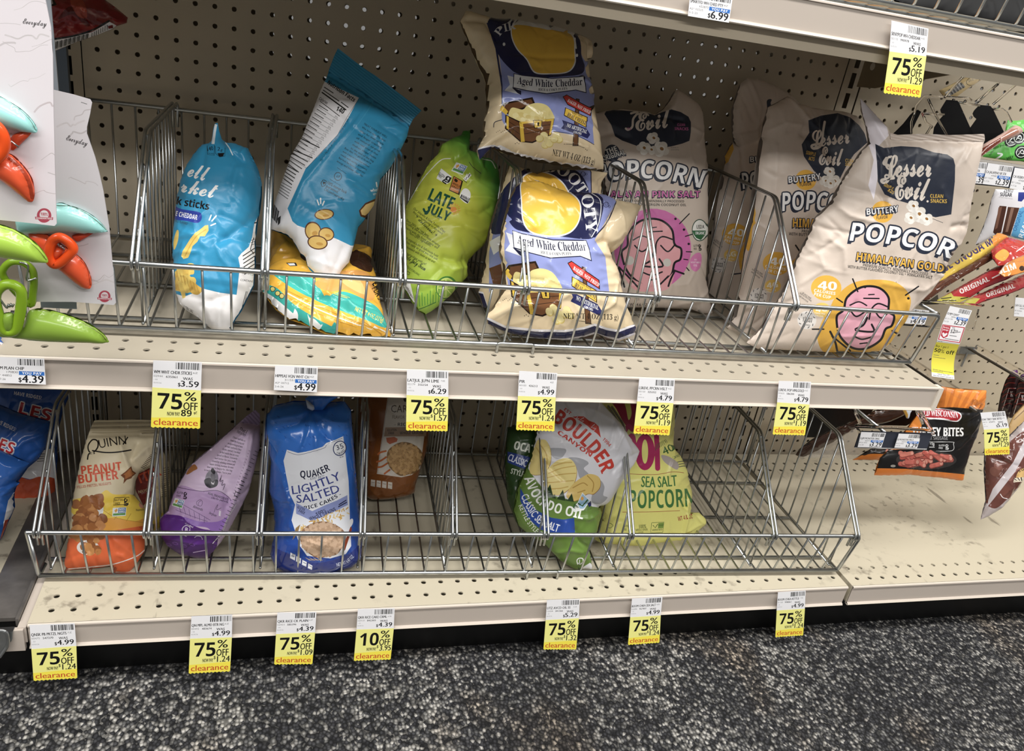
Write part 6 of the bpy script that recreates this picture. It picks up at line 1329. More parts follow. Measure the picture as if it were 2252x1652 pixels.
a.line('4a6a2c', 4, [(880, 1112), (905, 1092), (930, 1112), (905, 1132), (880, 1112)]); a.line('4a6a2c', 4, [(1250, 1088), (1352, 1082), (1342, 1168), (1242, 1172), (1250, 1088)], False); a.poly('7fa03c', [(1306, 1090), (1350, 1086), (1346, 1132), (1302, 1134)]); a.line('4a6a2c', 6, [(1262, 1110), (1280, 1130), (1300, 1100)], False); a.text('4a6a2c', 'NON GMO', [(1306, 1116), (1348, 1114)], 13, 'b'); a.text('4a6a2c', 'VERIFIED', [(1254, 1156), (1340, 1150)], 14, 'b')
a.text('a8242c', 'WT 4.8 OZ', [(1470, 1074), (1590, 1050)], 36, 'b'); a.lines('b9a83c', [(1510, 1180, 1580, 1160)], 6)
o = [(790, 60), (920, 78), (1420, 85), (1428, 300), (1402, 440), (1482, 540), (1522, 640), (1540, 720), (1572, 830), (1567, 950), (1548, 1006), (1640, 1004), (1697, 1060), (1690, 1102), (1632, 1142), (1590, 1182), (1540, 1216), (1450, 1240), (1380, 1270), (1200, 1300), (1000, 1322), (850, 1312), (735, 1290), (780, 1200), (820, 1110), (840, 1060), (810, 900), (800, 600), (780, 300)]
bag('popcorn_bag', 'yellow sea salt popcorn bag with magenta letters in the lower basket', SNACK, 'K', o, pl, a, 'ece77a', M_SATIN, T=1.5, crumple=.05, seed=85, group=LOW,
    creases=[([(1548, 1006), (1480, 960), (1440, 900)], -.2, .14), ([(1500, 840), (1470, 1000), (1430, 1200)], .18, .13), ([(1402, 440), (1320, 600), (1300, 660)], .14, .12), ([(1428, 300), (1340, 360), (1260, 460)], -.12, .13), ([(1060, 330), (1180, 360), (1280, 400)], .12, .12), ([(1690, 1080), (1600, 1080), (1500, 1120)], .14, .13), ([(820, 1110), (960, 1200), (1150, 1250)], .1, .14)])
# ------------------------------------------------------------------ left edge: crisp bags in the neighbouring bin, red bag, hanging clip cards
RB = 'royal blue ridged chip bags at the left edge'
pl = Plane((60, 1190, 'y', -5.5), (60, 870, 'y', -3.4), 0)
a = Art('O')
a.poly('d8d6da', [(-60, 540), (150, 440), (330, 400), (340, 590), (250, 575), (180, 590), (120, 575), (60, 590), (-60, 640)]); a.blob('bf4a22', [(-60, 640), (60, 600), (120, 578), (180, 592), (250, 575), (360, 620), (360, 900), (200, 900), (-60, 820)])
a.text('e9e9ee', 'HAVE RIDGES!', [(84, 78), (250, 108)], 22, 'b'); a.outlined('c0262c', 'e9e6ea', 'LES', [(110, 190), (300, 240)], 70, 'h', 7, (6, 8)); a.lines('555', [(225, 440 + i * 14, 275, 436 + i * 14) for i in range(4)], 4)
o = [(-80, 20), (200, 10), (400, 20), (430, 60), (380, 180), (352, 300), (345, 480), (335, 700), (310, 886), (200, 860), (60, 810), (-80, 800)]
bag('chip_bag', 'royal blue and orange chip bag at the back of the far left bin', SNACK, 'O', o, pl, a, '1f4f9e', M_GLOSS, T=1.0, back=.6, crumple=.05, seed=90, group=RB)
pl = Plane((40, 1050, 'y', -7.6), (60, 890, 'y', -6.2), 0)
a = Art('O'); a.text('e9e9ee', 'HAVE RIDGES!', [(-40, 240), (90, 302)], 24, 'b'); a.outlined('c0262c', 'e9e6ea', 'FLES', [(-110, 370), (72, 440)], 70, 'h', 7, (6, 8))
o = [(-100, 120), (0, 140), (120, 190), (300, 238), (308, 270), (280, 390), (230, 470), (165, 525), (100, 620), (-100, 640)]
bag('chip_bag', 'royal blue chip bag in the middle of the far left pile, its corner pointing right', SNACK, 'O', o, pl, a, '2258a8', M_GLOSS, T=1.1, back=.6, crumple=.05, seed=91, group=RB, creases=[([(80, 420), (180, 340), (300, 300)], .12, .1)])
pl = Plane((10, 1150, 'y', -9.6), (20, 1010, 'y', -8.6), 0)
a = Art('O'); a.poly('dcdde2', [(20, 860), (50, 720), (85, 670), (90, 760), (50, 840), (20, 900)]); a.poly('b8402a', [(0, 960), (30, 840), (60, 830), (10, 960)])
o = [(-100, 400), (0, 415), (180, 492), (160, 520), (100, 600), (120, 612), (95, 640), (82, 700), (90, 760), (50, 850), (20, 930), (0, 960), (-100, 960)]
bag('chip_bag', 'nearest royal blue chip bag, cut by the left edge of the photo', SNACK, 'O', o, pl, a, '2763b8', M_GLOSS, T=1.1, back=.6, crumple=.06, seed=92, group=RB, creases=[([(0, 440), (90, 490), (180, 500)], .1, .08), ([(0, 640), (60, 620), (115, 612)], .14, .1)])
pl = Plane((0, 760, 'y', -15.5), (0, 740, 'y', -14.8), 0)
a = Art(''); a.poly('e6e6ea', [(-20, 760), (8, 757), (12, 762), (-20, 768)])
bag('chip_bag', 'corner of a blue and orange bag on the middle shelf, cut by the left edge', SNACK, '', [(-40, 735), (-2, 737), (6, 752), (13, 764), (4, 772), (-40, 776)], pl, [Art('').poly('c95a24', [(-40, 764), (14, 758), (14, 780), (-40, 780)]), a], '2763b8', M_GLOSS, T=.6, crumple=.04, seed=93, group=RB)
# dark red bag hanging at the top
pl = Plane((190, 100, 'y', -6.2), (190, 0, 'y', -6.0), 6)
a = Art('A')
a.blob('5c1414', [(480, 160), (560, 60), (640, 80), (740, 200), (700, 210), (600, 120)]); a.blob('6e1c16', [(690, 60), (860, 100), (950, 190), (900, 200), (760, 200)]); a.blob('a33a20', [(580, 0), (680, 0), (720, 140), (640, 130)]); a.poly('141010', [(360, -30), (430, -30), (470, 40), (400, 60)]); a.poly('b9b3b4', [(380, -30), (420, -30), (440, 30), (410, 45)])
a.poly('e4e1e4', [(430, 330), (600, 305), (760, 265), (905, 180), (960, 210), (940, 245), (660, 350), (430, 440)]); a.line('1a1212', 16, [(430, 325), (600, 298), (760, 250), (900, 172)])
for i in range(24): a.line('333', 5 + i % 3 * 3, [(450 + i * 12, 350 - i * 3), (446 + i * 12, 405 - i * 4)], False)
for i in range(8): a.line('444', 6, [(760 + i * 18, 272 - i * 9), (758 + i * 18, 306 - i * 9)], False)
a.poly('7a1f1c', [(890, 215), (930, 205), (935, 232), (895, 238)])
o = [(340, -60), (840, -60), (870, 0), (960, 65), (1055, 146), (1046, 190), (960, 216), (930, 240), (800, 290), (640, 345), (520, 395), (430, 430), (350, 430)]
bag('snack_bag', 'dark red bag hanging at the top left above the wire basket', SNACK, 'A', o, pl, a, '84191a', M_GLOSS, T=1.0, crumple=.05, seed=95, creases=[([(700, 30), (740, 190), (640, 60)], .08, .08), ([(880, 110), (960, 160), (1040, 170)], .1, .09), ([(470, 180), (560, 70), (640, 200)], .07, .08)])

def marble(a, seed, x0, x1, y0, y1, n=9):
    q = random.Random(seed)
    for i in range(n):
        x, y = q.uniform(x0, x1), q.uniform(y0, y1); P = [(x, y)]
        for j in range(7): x += q.uniform(2, 16) * (x1 - x0) / 120; y += q.uniform(-12, 8) * (y1 - y0) / 450; P.append((x, y))
        a.line(q.choice(('cdc6c8', 'd3cdce', 'c6c0c1', 'd0c4c7')), q.uniform(.8, 4.5), P); a.line('b9b0b0', q.uniform(.4, .9), [(u + q.uniform(-.6, .6), v) for u, v in P[1:5]])
def guarantee(a, x, y, r):
    a.ell('b8485a', x, y, r); a.ell('e6dde0', x, y - r * .1, r * .62); a.ell('b8485a', x, y + r * .55, r * .5, r * .3); a.text('b8485a', '100%', [(x - r * .5, y), (x + r * .5, y + r * .06)], r * .42, 'h')
    a.poly('b8485a', [(x - r * 1.25, y + r * .16), (x + r * 1.25, y + r * .26), (x + r * 1.2, y + r * .62), (x - r * 1.2, y + r * .52)]); a.text('f3e6e8', 'GUARANTEED', [(x - r * 1.1, y + r * .46), (x + r * 1.1, y + r * .55)], r * .24, 'b')
def ring(parent, pl, pts, z, r, col, name='ring_handle', lift=.5, flat=.8):
    c = spline(un(pts, z), 5); q = pl.xyz(pl.ab(c), lift); m = MB(); m.tube(q, r, 10, 0, rgb(col), closed=True); return m.build(name, M_PLAS, parent, True)
def clip_part(parent, name, pl, z, outline, col, T=.42, groove=None, lift=.15, **kw):
    a = Art(z)
    if groove: a.line(d2(d2(d2(col))), 9 if z in 'ST' else 2, groove)
    o = sheet(name, parent, outline, pl, a, col, T, back=.7, z=z, mat_=M_PLAS, smooth_outline=True, power=.55, step=.09, lift=lift, creases=[(groove, -.09, .05)] if groove else [])
    bm = bmesh.new(); bm.from_mesh(o.data); bmesh.ops.remove_doubles(bm, verts=bm.verts, dist=2e-4); bm.to_mesh(o.data); bm.free()
    ORG[o.name] = ORG[parent.name]; return o
MINT, ORA, LIME = '97d8d2', 'e5501a', '84a824'
CARDS = 'marble pattern cards of bag clips hanging at the left edge'
# rear card
pl = Plane((165, 668, 'y', -20.2), (165, 220, 'y', -20.8), 0)
a = Art(''); marble(a, 4, 120, 250, 260, 660, 12); a.text('5a5658', 'Everyday', [(145, 308), (191, 321)], 12, 'c'); a.line('777', 1.5, [(178.6, 225), (191, 229)], False); guarantee(a, 230, 652, 13)
ob = [(60, 190), (117, 198), (160, 208), (198, 219), (202, 226), (198, 250), (191, 280), (191, 294), (209, 346), (218, 380), (227, 420), (240, 500), (250, 610), (255, 666), (250, 671), (160, 664), (78, 664), (60, 660)]
t = thing('clip_card', 'rear marble pattern card of bag clips, overlapped by the nearer card', 'clip card', at_base(pl, ob), CARDS)
sheet('backing_card', t, ob, pl, a, 'dcd7da', .05, mat_=M_CARD)
k = clip_part(t, 'mint_clip', pl, 'T', [(200, 240), (575, 112), (700, 128), (850, 180), (990, 268), (1092, 385), (1070, 397), (900, 407), (700, 400), (575, 408), (300, 412), (200, 400)], MINT, .4, [(560, 128), (720, 140), (880, 210), (1000, 300), (1080, 378)])
k = clip_part(t, 'orange_clip', pl, 'T', [(300, 420), (450, 408), (560, 478), (730, 588), (850, 688), (920, 830), (932, 940), (890, 972), (800, 925), (650, 795), (530, 692), (480, 640), (380, 560)], ORA, .45, [(735, 600), (840, 700), (895, 790), (920, 930)])
clip_part(k, 'rear_arm', pl, 'T', [(740, 440), (950, 400), (930, 430), (800, 500), (760, 490)], 'd8451a', .12, lift=.05)
ring(k, pl, [(545, 560), (575, 440), (640, 390), (710, 410), (775, 470), (785, 515), (740, 570), (660, 640), (590, 650)], 'T', .17, ORA, lift=.75)
clip_part(k, 'thumb_pad', pl, 'T', [(560, 560), (600, 490), (650, 500), (690, 540), (640, 620), (580, 640)], ORA, .3, lift=.5)
m = MB(); m.tube(pl.xyz(pl.ab(spline(un([(620, 455), (640, 460), (650, 478), (668, 472), (672, 492), (690, 488), (692, 505), (706, 505)], 'T'), 4, False)), .72), .035, 6); m.build('spring', M_WIRE, k, True)
k = clip_part(t, 'green_clip', pl, 'T', [(-80, 1200), (0, 1250), (120, 1330), (260, 1300), (335, 1150), (500, 1142), (700, 1190), (900, 1270), (1050, 1368), (1108, 1440), (1095, 1472), (800, 1458), (400, 1440), (0, 1402), (-80, 1380)], LIME, .55, [(340, 1140), (520, 1160), (720, 1215), (900, 1295), (1040, 1385), (1095, 1450)], lift=.45)
ring(k, pl, [(70, 1170), (30, 1020), (40, 920), (110, 850), (200, 845), (275, 900), (285, 1020), (255, 1200), (215, 1300), (120, 1300)], 'T', .18, LIME, lift=.85)
ring(k, pl, [(60, 830), (70, 740), (150, 680), (260, 690), (345, 760), (365, 860), (355, 1000), (330, 1110), (200, 1000)], 'T', .13, '7c9f22', 'rear_ring', lift=.3)
clip_part(k, 'thumb_pad', pl, 'T', [(95, 1165), (130, 1125), (190, 1125), (210, 1165), (205, 1280), (160, 1320), (115, 1290)], '7c9f22', .2, lift=.85)
m = MB(); m.tube(pl.xyz(pl.ab(spline(un([(230, 670), (300, 690), (318, 730), (305, 850), (400, 830)], 'T'), 4, False)), .42), .035, 6); m.tube(pl.xyz(pl.ab(spline(un([(75, 1000), (110, 1050), (140, 1080), (150, 1045), (165, 1070), (175, 1040), (190, 1068), (205, 1045)], 'T'), 4, False)), .8), .035, 6); m.build('spring', M_WIRE, k, True)
# near card
pl = Plane((60, 490, 'y', -22.6), (60, 0, 'y', -22.9), 0)
a = Art(''); marble(a, 9, -60, 110, 10, 480, 14); a.text('5a5658', 'Everyday', [(50, 52), (102, 58)], 12, 'c'); guarantee(a, 97, 474, 16)
ob = [(-120, -120), (88, -120), (100, 0), (112, 60), (116, 120), (118, 250), (121, 380), (124.5, 492), (120, 497), (60, 490), (0, 484), (-120, 470)]
t = thing('clip_card', 'nearest marble pattern card of bag clips, cut by the left edge of the photo', 'clip card', at_base(pl, ob), CARDS)
sheet('backing_card', t, ob, pl, a, 'e6dfe3', .05, mat_=M_CARD)
k = clip_part(t, 'mint_clip', pl, 'S', [(-300, 220), (-80, 270), (0, 305), (150, 388), (330, 508), (470, 650), (540, 780), (500, 826), (330, 802), (150, 762), (0, 722), (-300, 690)], MINT, .4, [(0, 318), (150, 405), (320, 525), (450, 660), (515, 790)])
k = clip_part(t, 'orange_clip', pl, '', [(-60, 330), (0, 338), (16, 336), (30, 338), (53, 360), (72, 388), (79, 420), (72, 442), (48, 426), (20, 402), (0, 388), (-60, 350)], ORA, .45, [(18, 340), (45, 362), (66, 395), (74, 432)])
clip_part(k, 'rear_arm', pl, 'S', [(180, 1080), (330, 960), (450, 825), (350, 815), (200, 860), (140, 960)], 'e04c18', .15, lift=.05)
ring(k, pl, [(-200, 640), (0, 655), (90, 720), (150, 840), (150, 970), (90, 1080), (0, 1140), (-200, 1120)], 'S', .18, ORA, lift=.7)
m = MB(); m.tube(pl.xyz(pl.ab(un([(195, 880), (330, 985)], 'S')), .5), .03, 6); m.build('spring', M_WIRE, k, True)
k = clip_part(t, 'green_clip', pl, 'T', [(-300, 250), (-60, 305), (0, 300), (150, 348), (300, 428), (430, 538), (508, 660), (485, 692), (380, 682), (200, 652), (0, 622), (-300, 600)], '98be2a', .5, [(-20, 330), (140, 370), (290, 455), (410, 560), (490, 662)], lift=.3)
# the strip they hang from
m = MB()
t = thing('clip_strip', 'grey plastic merchandising strip behind the hanging clip cards', 'hang strip', (-.3, -19.6, -14))
p0, p1 = on(60, -60, 'y', -19.6), on(66, 700, 'y', -19.6)
m.prism([(p0[0] - .6, -19.6, 8), (p0[0] + .6, -19.6, 8), (p0[0] + .6, -19.6, -9.0), (p0[0] - .6, -19.6, -9.0)], (0, .06, 0)); m.build('strip', mat('grey_plastic_strip', '7d8288', .4), t)

# ------------------------------------------------------------------ right bay: trays, sticks and hanging bags on pegs
Cc = Art
def slabt(name, label, cat, z, outline, pl, arts, base, m, T=.1, group=None, part='panel', **kw):
    t = thing(name, label, cat, at_base(pl, outline, z), group); sheet(part, t, outline, pl, arts, base, T, z=z, mat_=m, **kw); return t
M_SMOKE = mat('clear_plastic_tray', '2a2927', .06, alpha=.06)
M_SLEEVE = mat('clear_film_sleeve', 'efeae4', .15, alpha=.3)
# upper clear tray with black dividers
TR = thing('stick_tray', 'empty clear stick tray with black dividers at the upper right', 'tray', (52, -6, -6))
pb = Plane((2130, 330, 'y', -7.0), (2130, 220, 'y', -6.6), -20)
for P in ([(640, 600), (660, 565), (720, 470), (860, 480), (885, 515), (1060, 905), (1060, 1200), (500, 1200), (560, 830), (610, 750), (690, 660), (650, 640)],
          [(1060, 650), (1080, 610), (1150, 535), (1290, 550), (1322, 590), (1470, 900), (1470, 1200), (1000, 1200), (960, 980), (1010, 860), (1110, 720), (1075, 690)],
          [(-60, 990), (60, 880), (160, 780), (250, 665), (310, 610), (350, 600), (390, 625), (330, 740), (265, 880), (300, 1200), (-60, 1200)]):
    sheet('divider_plate', TR, P, pb, [], '0c0c0d', .07, z='P', mat_=mat('black_plate', rough=.5, spec=.2, attr=True)); 
pc = Plane((2130, 330, 'y', -8.0), (2130, 220, 'y', -7.8), -20)
m = MB()
for P in ([(300, 640), (330, 540), (430, 425), (640, 430), (1010, 450), (1040, 480)], [(480, 460), (560, 640), (720, 920)], [(405, 640), (450, 760), (520, 810), (450, 925)], [(430, 650), (690, 660)], [(1320, 590), (1440, 590), (1500, 640), (1560, 760)], [(880, 500), (1150, 545)], [(690, 440), (940, 160)], [(1090, 500), (1390, 265)], [(1320, 530), (1723, 180)], [(1110, 510), (1500, 150)], [(300, 640), (260, 760), (262, 910)]):
    m.tube(pc.xyz(pc.ab(un(P, 'P')), 0), .07, 6)
m.build('clear_edges', M_CLEAR, TR, True)
sheet('clear_panel', TR, [(430, 425), (1010, 450), (1500, 600), (1560, 760), (1450, 900), (1060, 905), (720, 920), (480, 640)], pc, [], 'fff', .05, z='P', mat_=M_SMOKE)
sheet('clear_side', TR, [(690, 440), (940, 160), (1723, 60), (1723, 190), (1320, 530), (1100, 505)], Plane((2130, 200, 'y', -4.0), (2130, 160, 'y', -3.6), -20), [], 'fff', .05, z='P', mat_=M_SMOKE)
pl = Plane((2120, 200, 'y', -2.2), (2120, 160, 'y', -1.9), -10)
a = Art('P'); a.poly('e9e5df', [(690, 380), (900, 240), (960, 300), (760, 420)])
for i in range(16): a.line('222', 6 + i % 3 * 4, [(735 + i * 12, 350 - i * 7), (775 + i * 12, 408 - i * 7)], False)
a.ell('5a4a2c', 1060, 225, 92, 55, -.35); a.ell('d9be84', 1060, 225, 84, 48, -.35); a.text('5a4a2c', 'SNACK', [(1010, 245), (1110, 200)], 34, 's'); a.poly('4a2a1c', [(1120, 120), (1200, 90), (1240, 100), (1160, 150)])
slabt('jerky_stick', 'tan wrapped stick lying at the back of the upper clear tray', 'meat stick', 'P', [(620, 350), (1100, 110), (1250, 70), (1270, 130), (1170, 210), (980, 330), (830, 440), (690, 440)], pl, a, 'd9be84', M_SATIN, T=.35, part='wrapper')
pl = Plane((2200, 420, 'y', -9.0), (2200, 290, 'y', -7.4), -12)
a = Art('P')
for c, (x, y) in enumerate(((1560, 1000), (1690, 1150), (1660, 960))):
    a.ell('16181a', x, y, 95, 85, -.6); a.ell('d9e6d6', x, y, 72, 64, -.6); a.ell('16181a', x, y, 64, 56, -.6); a.line('e9efe6', 9, [(x - 40, y + 30), (x + 10, y - 30), (x + 30, y + 20), (x - 20, y + 6)])
a.text('12301a', 'BEEF STICK', [(1330, 1110), (1500, 1060)], 26, 'h'); a.text('12301a', 'BEEF', [(1500, 1250), (1590, 1220)], 28, 'h'); a.line('e6ece6', 22, [(1385, 1165), (1440, 1180), (1360, 1240)]); a.text('12301a', 'JALAPENO', [(1280, 1200), (1330, 1140)], 20, 'b')
slabt('stick_pack', 'bright green beef stick wrappers standing in the upper right tray', 'meat stick', 'P', [(1510, 735), (1620, 745), (1723, 725), (1830, 720), (1830, 1290), (1723, 1270), (1450, 1250), (1190, 1210), (1180, 1160), (1400, 1020), (1480, 880)], pl, a, '4fae3a', M_SATIN, T=.35, part='wrapper', crumple=.03)
pl = Plane((2170, 350, 'y', -9.8), (2200, 290, 'y', -8.6), -12)
a = Art('P'); a.poly('6a2e1c', [(1130, 1205), (1180, 1100), (1420, 960), (1420, 1010), (1180, 1190)]); a.poly('9a6a58', [(1420, 960), (1560, 850), (1640, 840), (1660, 890), (1440, 1010)]); a.lines('d9c9c0', [(1490, 930, 1620, 860)], 10)
slabt('jerky_stick', 'reddish brown stick in a clear sleeve leaning over the green wrappers', 'meat stick', 'P', [(1120, 1210), (1190, 1050), (1400, 930), (1590, 808), (1640, 820), (1712, 882), (1640, 930), (1430, 1022), (1180, 1200)], pl, a, 'b9988c', M_GLOSS, T=.3, part='sleeve')
# label rail below it
pl = Plane((2180, 420, 'y', -11.0), (2180, 350, 'y', -11.0), -4)
RL = slabt('label_rail', 'grey label rail under the green stick wrappers', 'price rail', 'P', [(980, 1215), (1420, 1275), (1900, 1350), (1900, 1680), (1420, 1600), (980, 1560)], pl, [Art('P').poly('b9b3aa', [(980, 1215), (1420, 1275), (1900, 1350), (1900, 1385), (1420, 1310), (980, 1250)])], '4a4e58', M_SATIN, T=.08, part='rail')
def mini(label, corners, y, item, price, codes, seed, date='4-17-26', group='small white price tags of the right bay'):
    q = Quad(corners, y); t = thing('price_tag', label, 'price tag', tuple((q.P[2] + q.P[3]) / 2), group); a = Art(); label_art(a, item, price, codes, seed, True, date); flat('white_label', t, q, [(0, 0), (1, 0), (1, 1), (0, 1)], a, 'f0eff1', M_PAPER); return t
P_ = lambda P, z: [tuple(p) for p in un(P, z)]
mini('white 2.39 tag half covered by the front popcorn bag', P_([(900, 1265), (1245, 1285), (1210, 1565), (880, 1530)], 'P'), -11.15, 'CA ORIGNL BF STK', '2.39', ('470080', 'BD* 2 00262'), 71)
mini('complete white 2.39 tag below the green stick wrappers', P_([(1258, 1290), (1588, 1335), (1520, 1600), (1185, 1562)], 'P'), -11.2, 'CA JALAPENO BF STK', '2.39', ('470083', 'BD* 2 00264'), 72)
mini('white tag cut by the right edge, below the green stick wrappers', P_([(1605, 1350), (1960, 1400), (1890, 1680), (1535, 1618)], 'P'), -11.2, 'CA RSBRY BF STK', '2.39', ('470081', 'BD* 2 00266'), 73)
pl = Plane((2140, 470, 'y', -9.0), (2140, 430, 'y', -10.5), -4)
slabt('clear_ledge', 'clear slanted ledge under the label rail', 'clear ledge', 'V', [(60, 300), (350, 330), (380, 345), (60, 610), (20, 590)], pl, [], 'fff', M_SMOKE, T=.05, part='ledge')
# white card with two sticks in windows
pl = Plane((2180, 530, 'y', -5.0), (2200, 420, 'y', -4.6), -8)
a = Art('V')
a.poly('4a2a1e', [(340, 490), (408, 495), (400, 540), (355, 745), (300, 765), (278, 745), (312, 600)]); a.poly('7a5442', [(330, 505), (365, 500), (320, 700), (296, 720)]); a.poly('4f3022', [(420, 500), (530, 510), (440, 780), (362, 765), (408, 560)]); a.poly('8a6a58', [(450, 510), (480, 510), (420, 740), (395, 740)]); a.line('f0f0f0', 5, [(412, 498), (362, 760)], False)
a.poly('58a8d8', [(530, 515), (640, 480), (640, 820), (530, 820), (450, 775)]); a.text('2a6aa8', 'ORIGINAL', [(500, 735), (570, 540)], 40, 'm'); a.text('eaf4fb', 'REAL', [(560, 800), (620, 640)], 44, 'b')
a.text('2a2d36', 'ZERO', [(380, 362), (470, 362)], 36, 'h'); a.text('2a2d36', 'SUGAR', [(346, 398), (458, 404)], 36, 'h'); a.text('999', 'SUGAR FREE FOOD', [(332, 412), (464, 430)], 12, 'm'); a.poly('2c3a8a', [(520, 360), (640, 360), (640, 450), (595, 450), (595, 400), (550, 450), (515, 445)])
slabt('stick_card', 'white card reading zero sugar with two dark sticks in its window', 'snack pack', 'V', [(300, 330), (640, 340), (640, 830), (480, 795), (380, 770), (250, 790), (165, 842), (108, 860), (180, 700), (230, 560), (260, 430)], pl, a, 'dddce0', M_SATIN, T=.3, part='card')
# bundle of jerky sticks
MS = 'jerky sticks heaped in the clear tray right of the popcorn bags'
def stick(label, pts, y0, y1, arts, base, bp, tp, T=.3, seed=1):
    pl = Plane((*un([bp], 'N')[0], 'y', y0), (*un([tp], 'N')[0], 'y', y1), -6)
    return slabt('jerky_stick', label, 'meat stick', 'N', pts, pl, arts, base, M_GLOSS, T=T, part='wrapper', group=MS, crumple=.03, seed=seed)
a = Art('N'); a.text('3a2a5e', 'SAVAGE UNOGA MSV', [(500, 770), (760, 615), (960, 500), (1150, 385)], 68, 'h'); a.blob('d8872c', [(1060, 400), (1110, 350), (1180, 372), (1150, 430), (1090, 480)])
stick('yellow jerky stick with purple letters on top of the heap', [(470, 800), (520, 735), (700, 620), (900, 490), (1100, 348), (1190, 380), (1050, 500), (840, 630), (640, 760), (500, 850)], -9.4, -7.0, a, 'd2b23a', (560, 780), (1000, 480), seed=2)
a = Art('N')
for i in range(8): a.line('6a3a26' if i % 2 else '3a1c12', 9, [(450 + i * 12, 880 - i * 4), (700 + i * 12, 740 - i * 14), (1030 + i * 6, 530 - i * 4)])
stick('bare dark brown jerky stick below the yellow one', [(400, 890), (470, 830), (640, 740), (850, 620), (1050, 500), (1075, 560), (850, 690), (700, 780), (540, 895), (430, 930)], -10.0, -7.6, a, '55301f', (560, 830), (1000, 540), seed=3)
a = Art('N'); a.text('c8322a', 'HOT', [(1130, 470), (1290, 400)], 70, 'h'); a.blob('dca23a', [(1080, 540), (1150, 480), (1200, 520), (1150, 580)]); a.lines('eee', [(1260, 500, 1330, 450)], 8)
stick('red and yellow wrapper end at the top of the jerky heap', [(1050, 490), (1120, 430), (1180, 384), (1340, 430), (1420, 450), (1420, 520), (1200, 610), (1110, 620), (1060, 560)], -8.8, -7.0, a, 'b8342c', (1150, 580), (1200, 420), seed=4)
a = Art('N'); a.text('d9ccc8', 'ORIGINAL', [(800, 852), (1040, 742)], 40, 'h'); a.line('d9ccc8', 4, [(920, 860), (1110, 770), (1300, 690)]); a.line('6a1418', 10, [(760, 820), (1000, 680), (1200, 580)]); a.poly('b3aa3a', [(600, 900), (720, 840), (740, 870), (900, 880), (760, 930), (620, 925)]); a.lines('2a2a1a', [(640, 890, 720, 880), (650, 905, 760, 905), (800, 890, 860, 880)], 8); a.lines('d9ccc8', [(1060, 720, 1120, 690)], 10)
stick('red original jerky stick with a lime yellow end', [(600, 905), (720, 835), (900, 730), (1140, 600), (1320, 510), (1420, 480), (1420, 600), (1200, 720), (1000, 800), (860, 890), (760, 935), (620, 930)], -10.8, -8.4, a, 'a3232a', (720, 890), (1150, 640), seed=5)
a = Art('N'); a.text('d9ccc8', 'ORIGINAL', [(1016, 880), (1250, 800)], 36, 'h'); a.line('6a1418', 9, [(960, 860), (1150, 760), (1330, 700)]); a.poly('a8a23a', [(760, 930), (900, 880), (960, 890), (900, 945)])
stick('second red original jerky stick, lowest in the heap', [(800, 935), (900, 880), (1100, 790), (1330, 690), (1420, 660), (1420, 760), (1200, 850), (1010, 905), (900, 950)], -11.2, -8.8, a, '9c2229', (950, 900), (1250, 760), seed=6)
a = Art('N'); a.text('efe6da', 'SLIM', [(1120, 690), (1260, 640)], 50, 'h'); a.line('e9e2da', 10, [(1130, 670), (1190, 590), (1320, 510)]); a.ell('3a2418', 1305, 640, 22)
stick('orange wrapped stick poking out at the right of the heap', [(1110, 680), (1160, 610), (1250, 560), (1420, 500), (1420, 640), (1260, 690), (1160, 710)], -11.4, -9.6, a, 'd9862c', (1150, 680), (1350, 560), seed=7)
pl = Plane((2080, 700, 'y', -11.8), (2080, 668, 'y', -11.8), -6)
JT = slabt('jerky_tray', 'clear tray front holding the jerky heap above the basket end', 'tray', 'N', [(330, 930), (370, 905), (700, 920), (965, 940), (975, 965), (940, 975), (905, 1145), (700, 1130), (290, 1100)], pl, [], 'fff', M_SMOKE, T=.06, part='front_panel')
m = MB(); m.tube(pl.xyz(pl.ab(un([(360, 905), (700, 922), (965, 942)], 'N')), .05), .09, 6); m.tube(pl.xyz(pl.ab(un([(290, 1100), (700, 1132), (900, 1147), (942, 975)], 'N')), .05), .05, 6); m.build('clear_edge', M_CLEAR, JT, True)
pj_ = Plane((2060, 690, 'y', -8.5), (2060, 660, 'y', -6.0), -6)
sheet('black_tray_floor', JT, [(540, 905), (610, 855), (620, 930), (480, 935)], pj_, [], '0c0c0d', .05, z='N', mat_=mat('tray_floor_black', rough=.4, attr=True))
mini('white 4.19 tag seen through the wire basket end', P_([(300, 962), (540, 990), (500, 1105), (272, 1090)], 'N'), -11.95, 'OM JRKY STK', '4.19', ('558101', '94 14477'), 74, '3-7-26')
# long promotional slip
t = thing('promo_slip', 'long white and yellow slip reading 50% off, curling down from the jerky tray', 'price tag', tuple(on(2060, 830, 'y', -12.2)))
qa = Quad(P_([(712, 950), (893, 988), (838, 1122), (648, 1096)], 'N'), -12.2); a = Art(); label_art(a, 'SLMJM GIANT', '2.39', ('580961', 'BD* 27 11708'), 77, True, '3-2-26'); flat('white_label', t, qa, [(0, 0), (1, 0), (1, 1), (0, 1)], a, 'f0eff1', M_PAPER)
qb = Quad(P_([(648, 1096), (838, 1122), (792, 1262), (606, 1232)], 'N'), -12.2); a = Art()
a.poly('c2283c', [(.02, .04), (.99, .04), (.99, .97), (.02, .97)]); a.poly('f2eef0', [(.06, .09), (.95, .09), (.95, .92), (.06, .92)]); a.poly('c2283c', [(.08, .1), (.38, .1), (.38, .7), (.23, .85), (.08, .7)]); a.text('fff', 'Price', [(.11, .25), (.34, .25)], .09, 'b'); a.text('fff', 'drop!', [(.11, .38), (.34, .38)], .09, 'b'); a.blob('f6eef0', [(.23, .76), (.12, .58), (.16, .5), (.23, .56), (.30, .5), (.34, .58)])
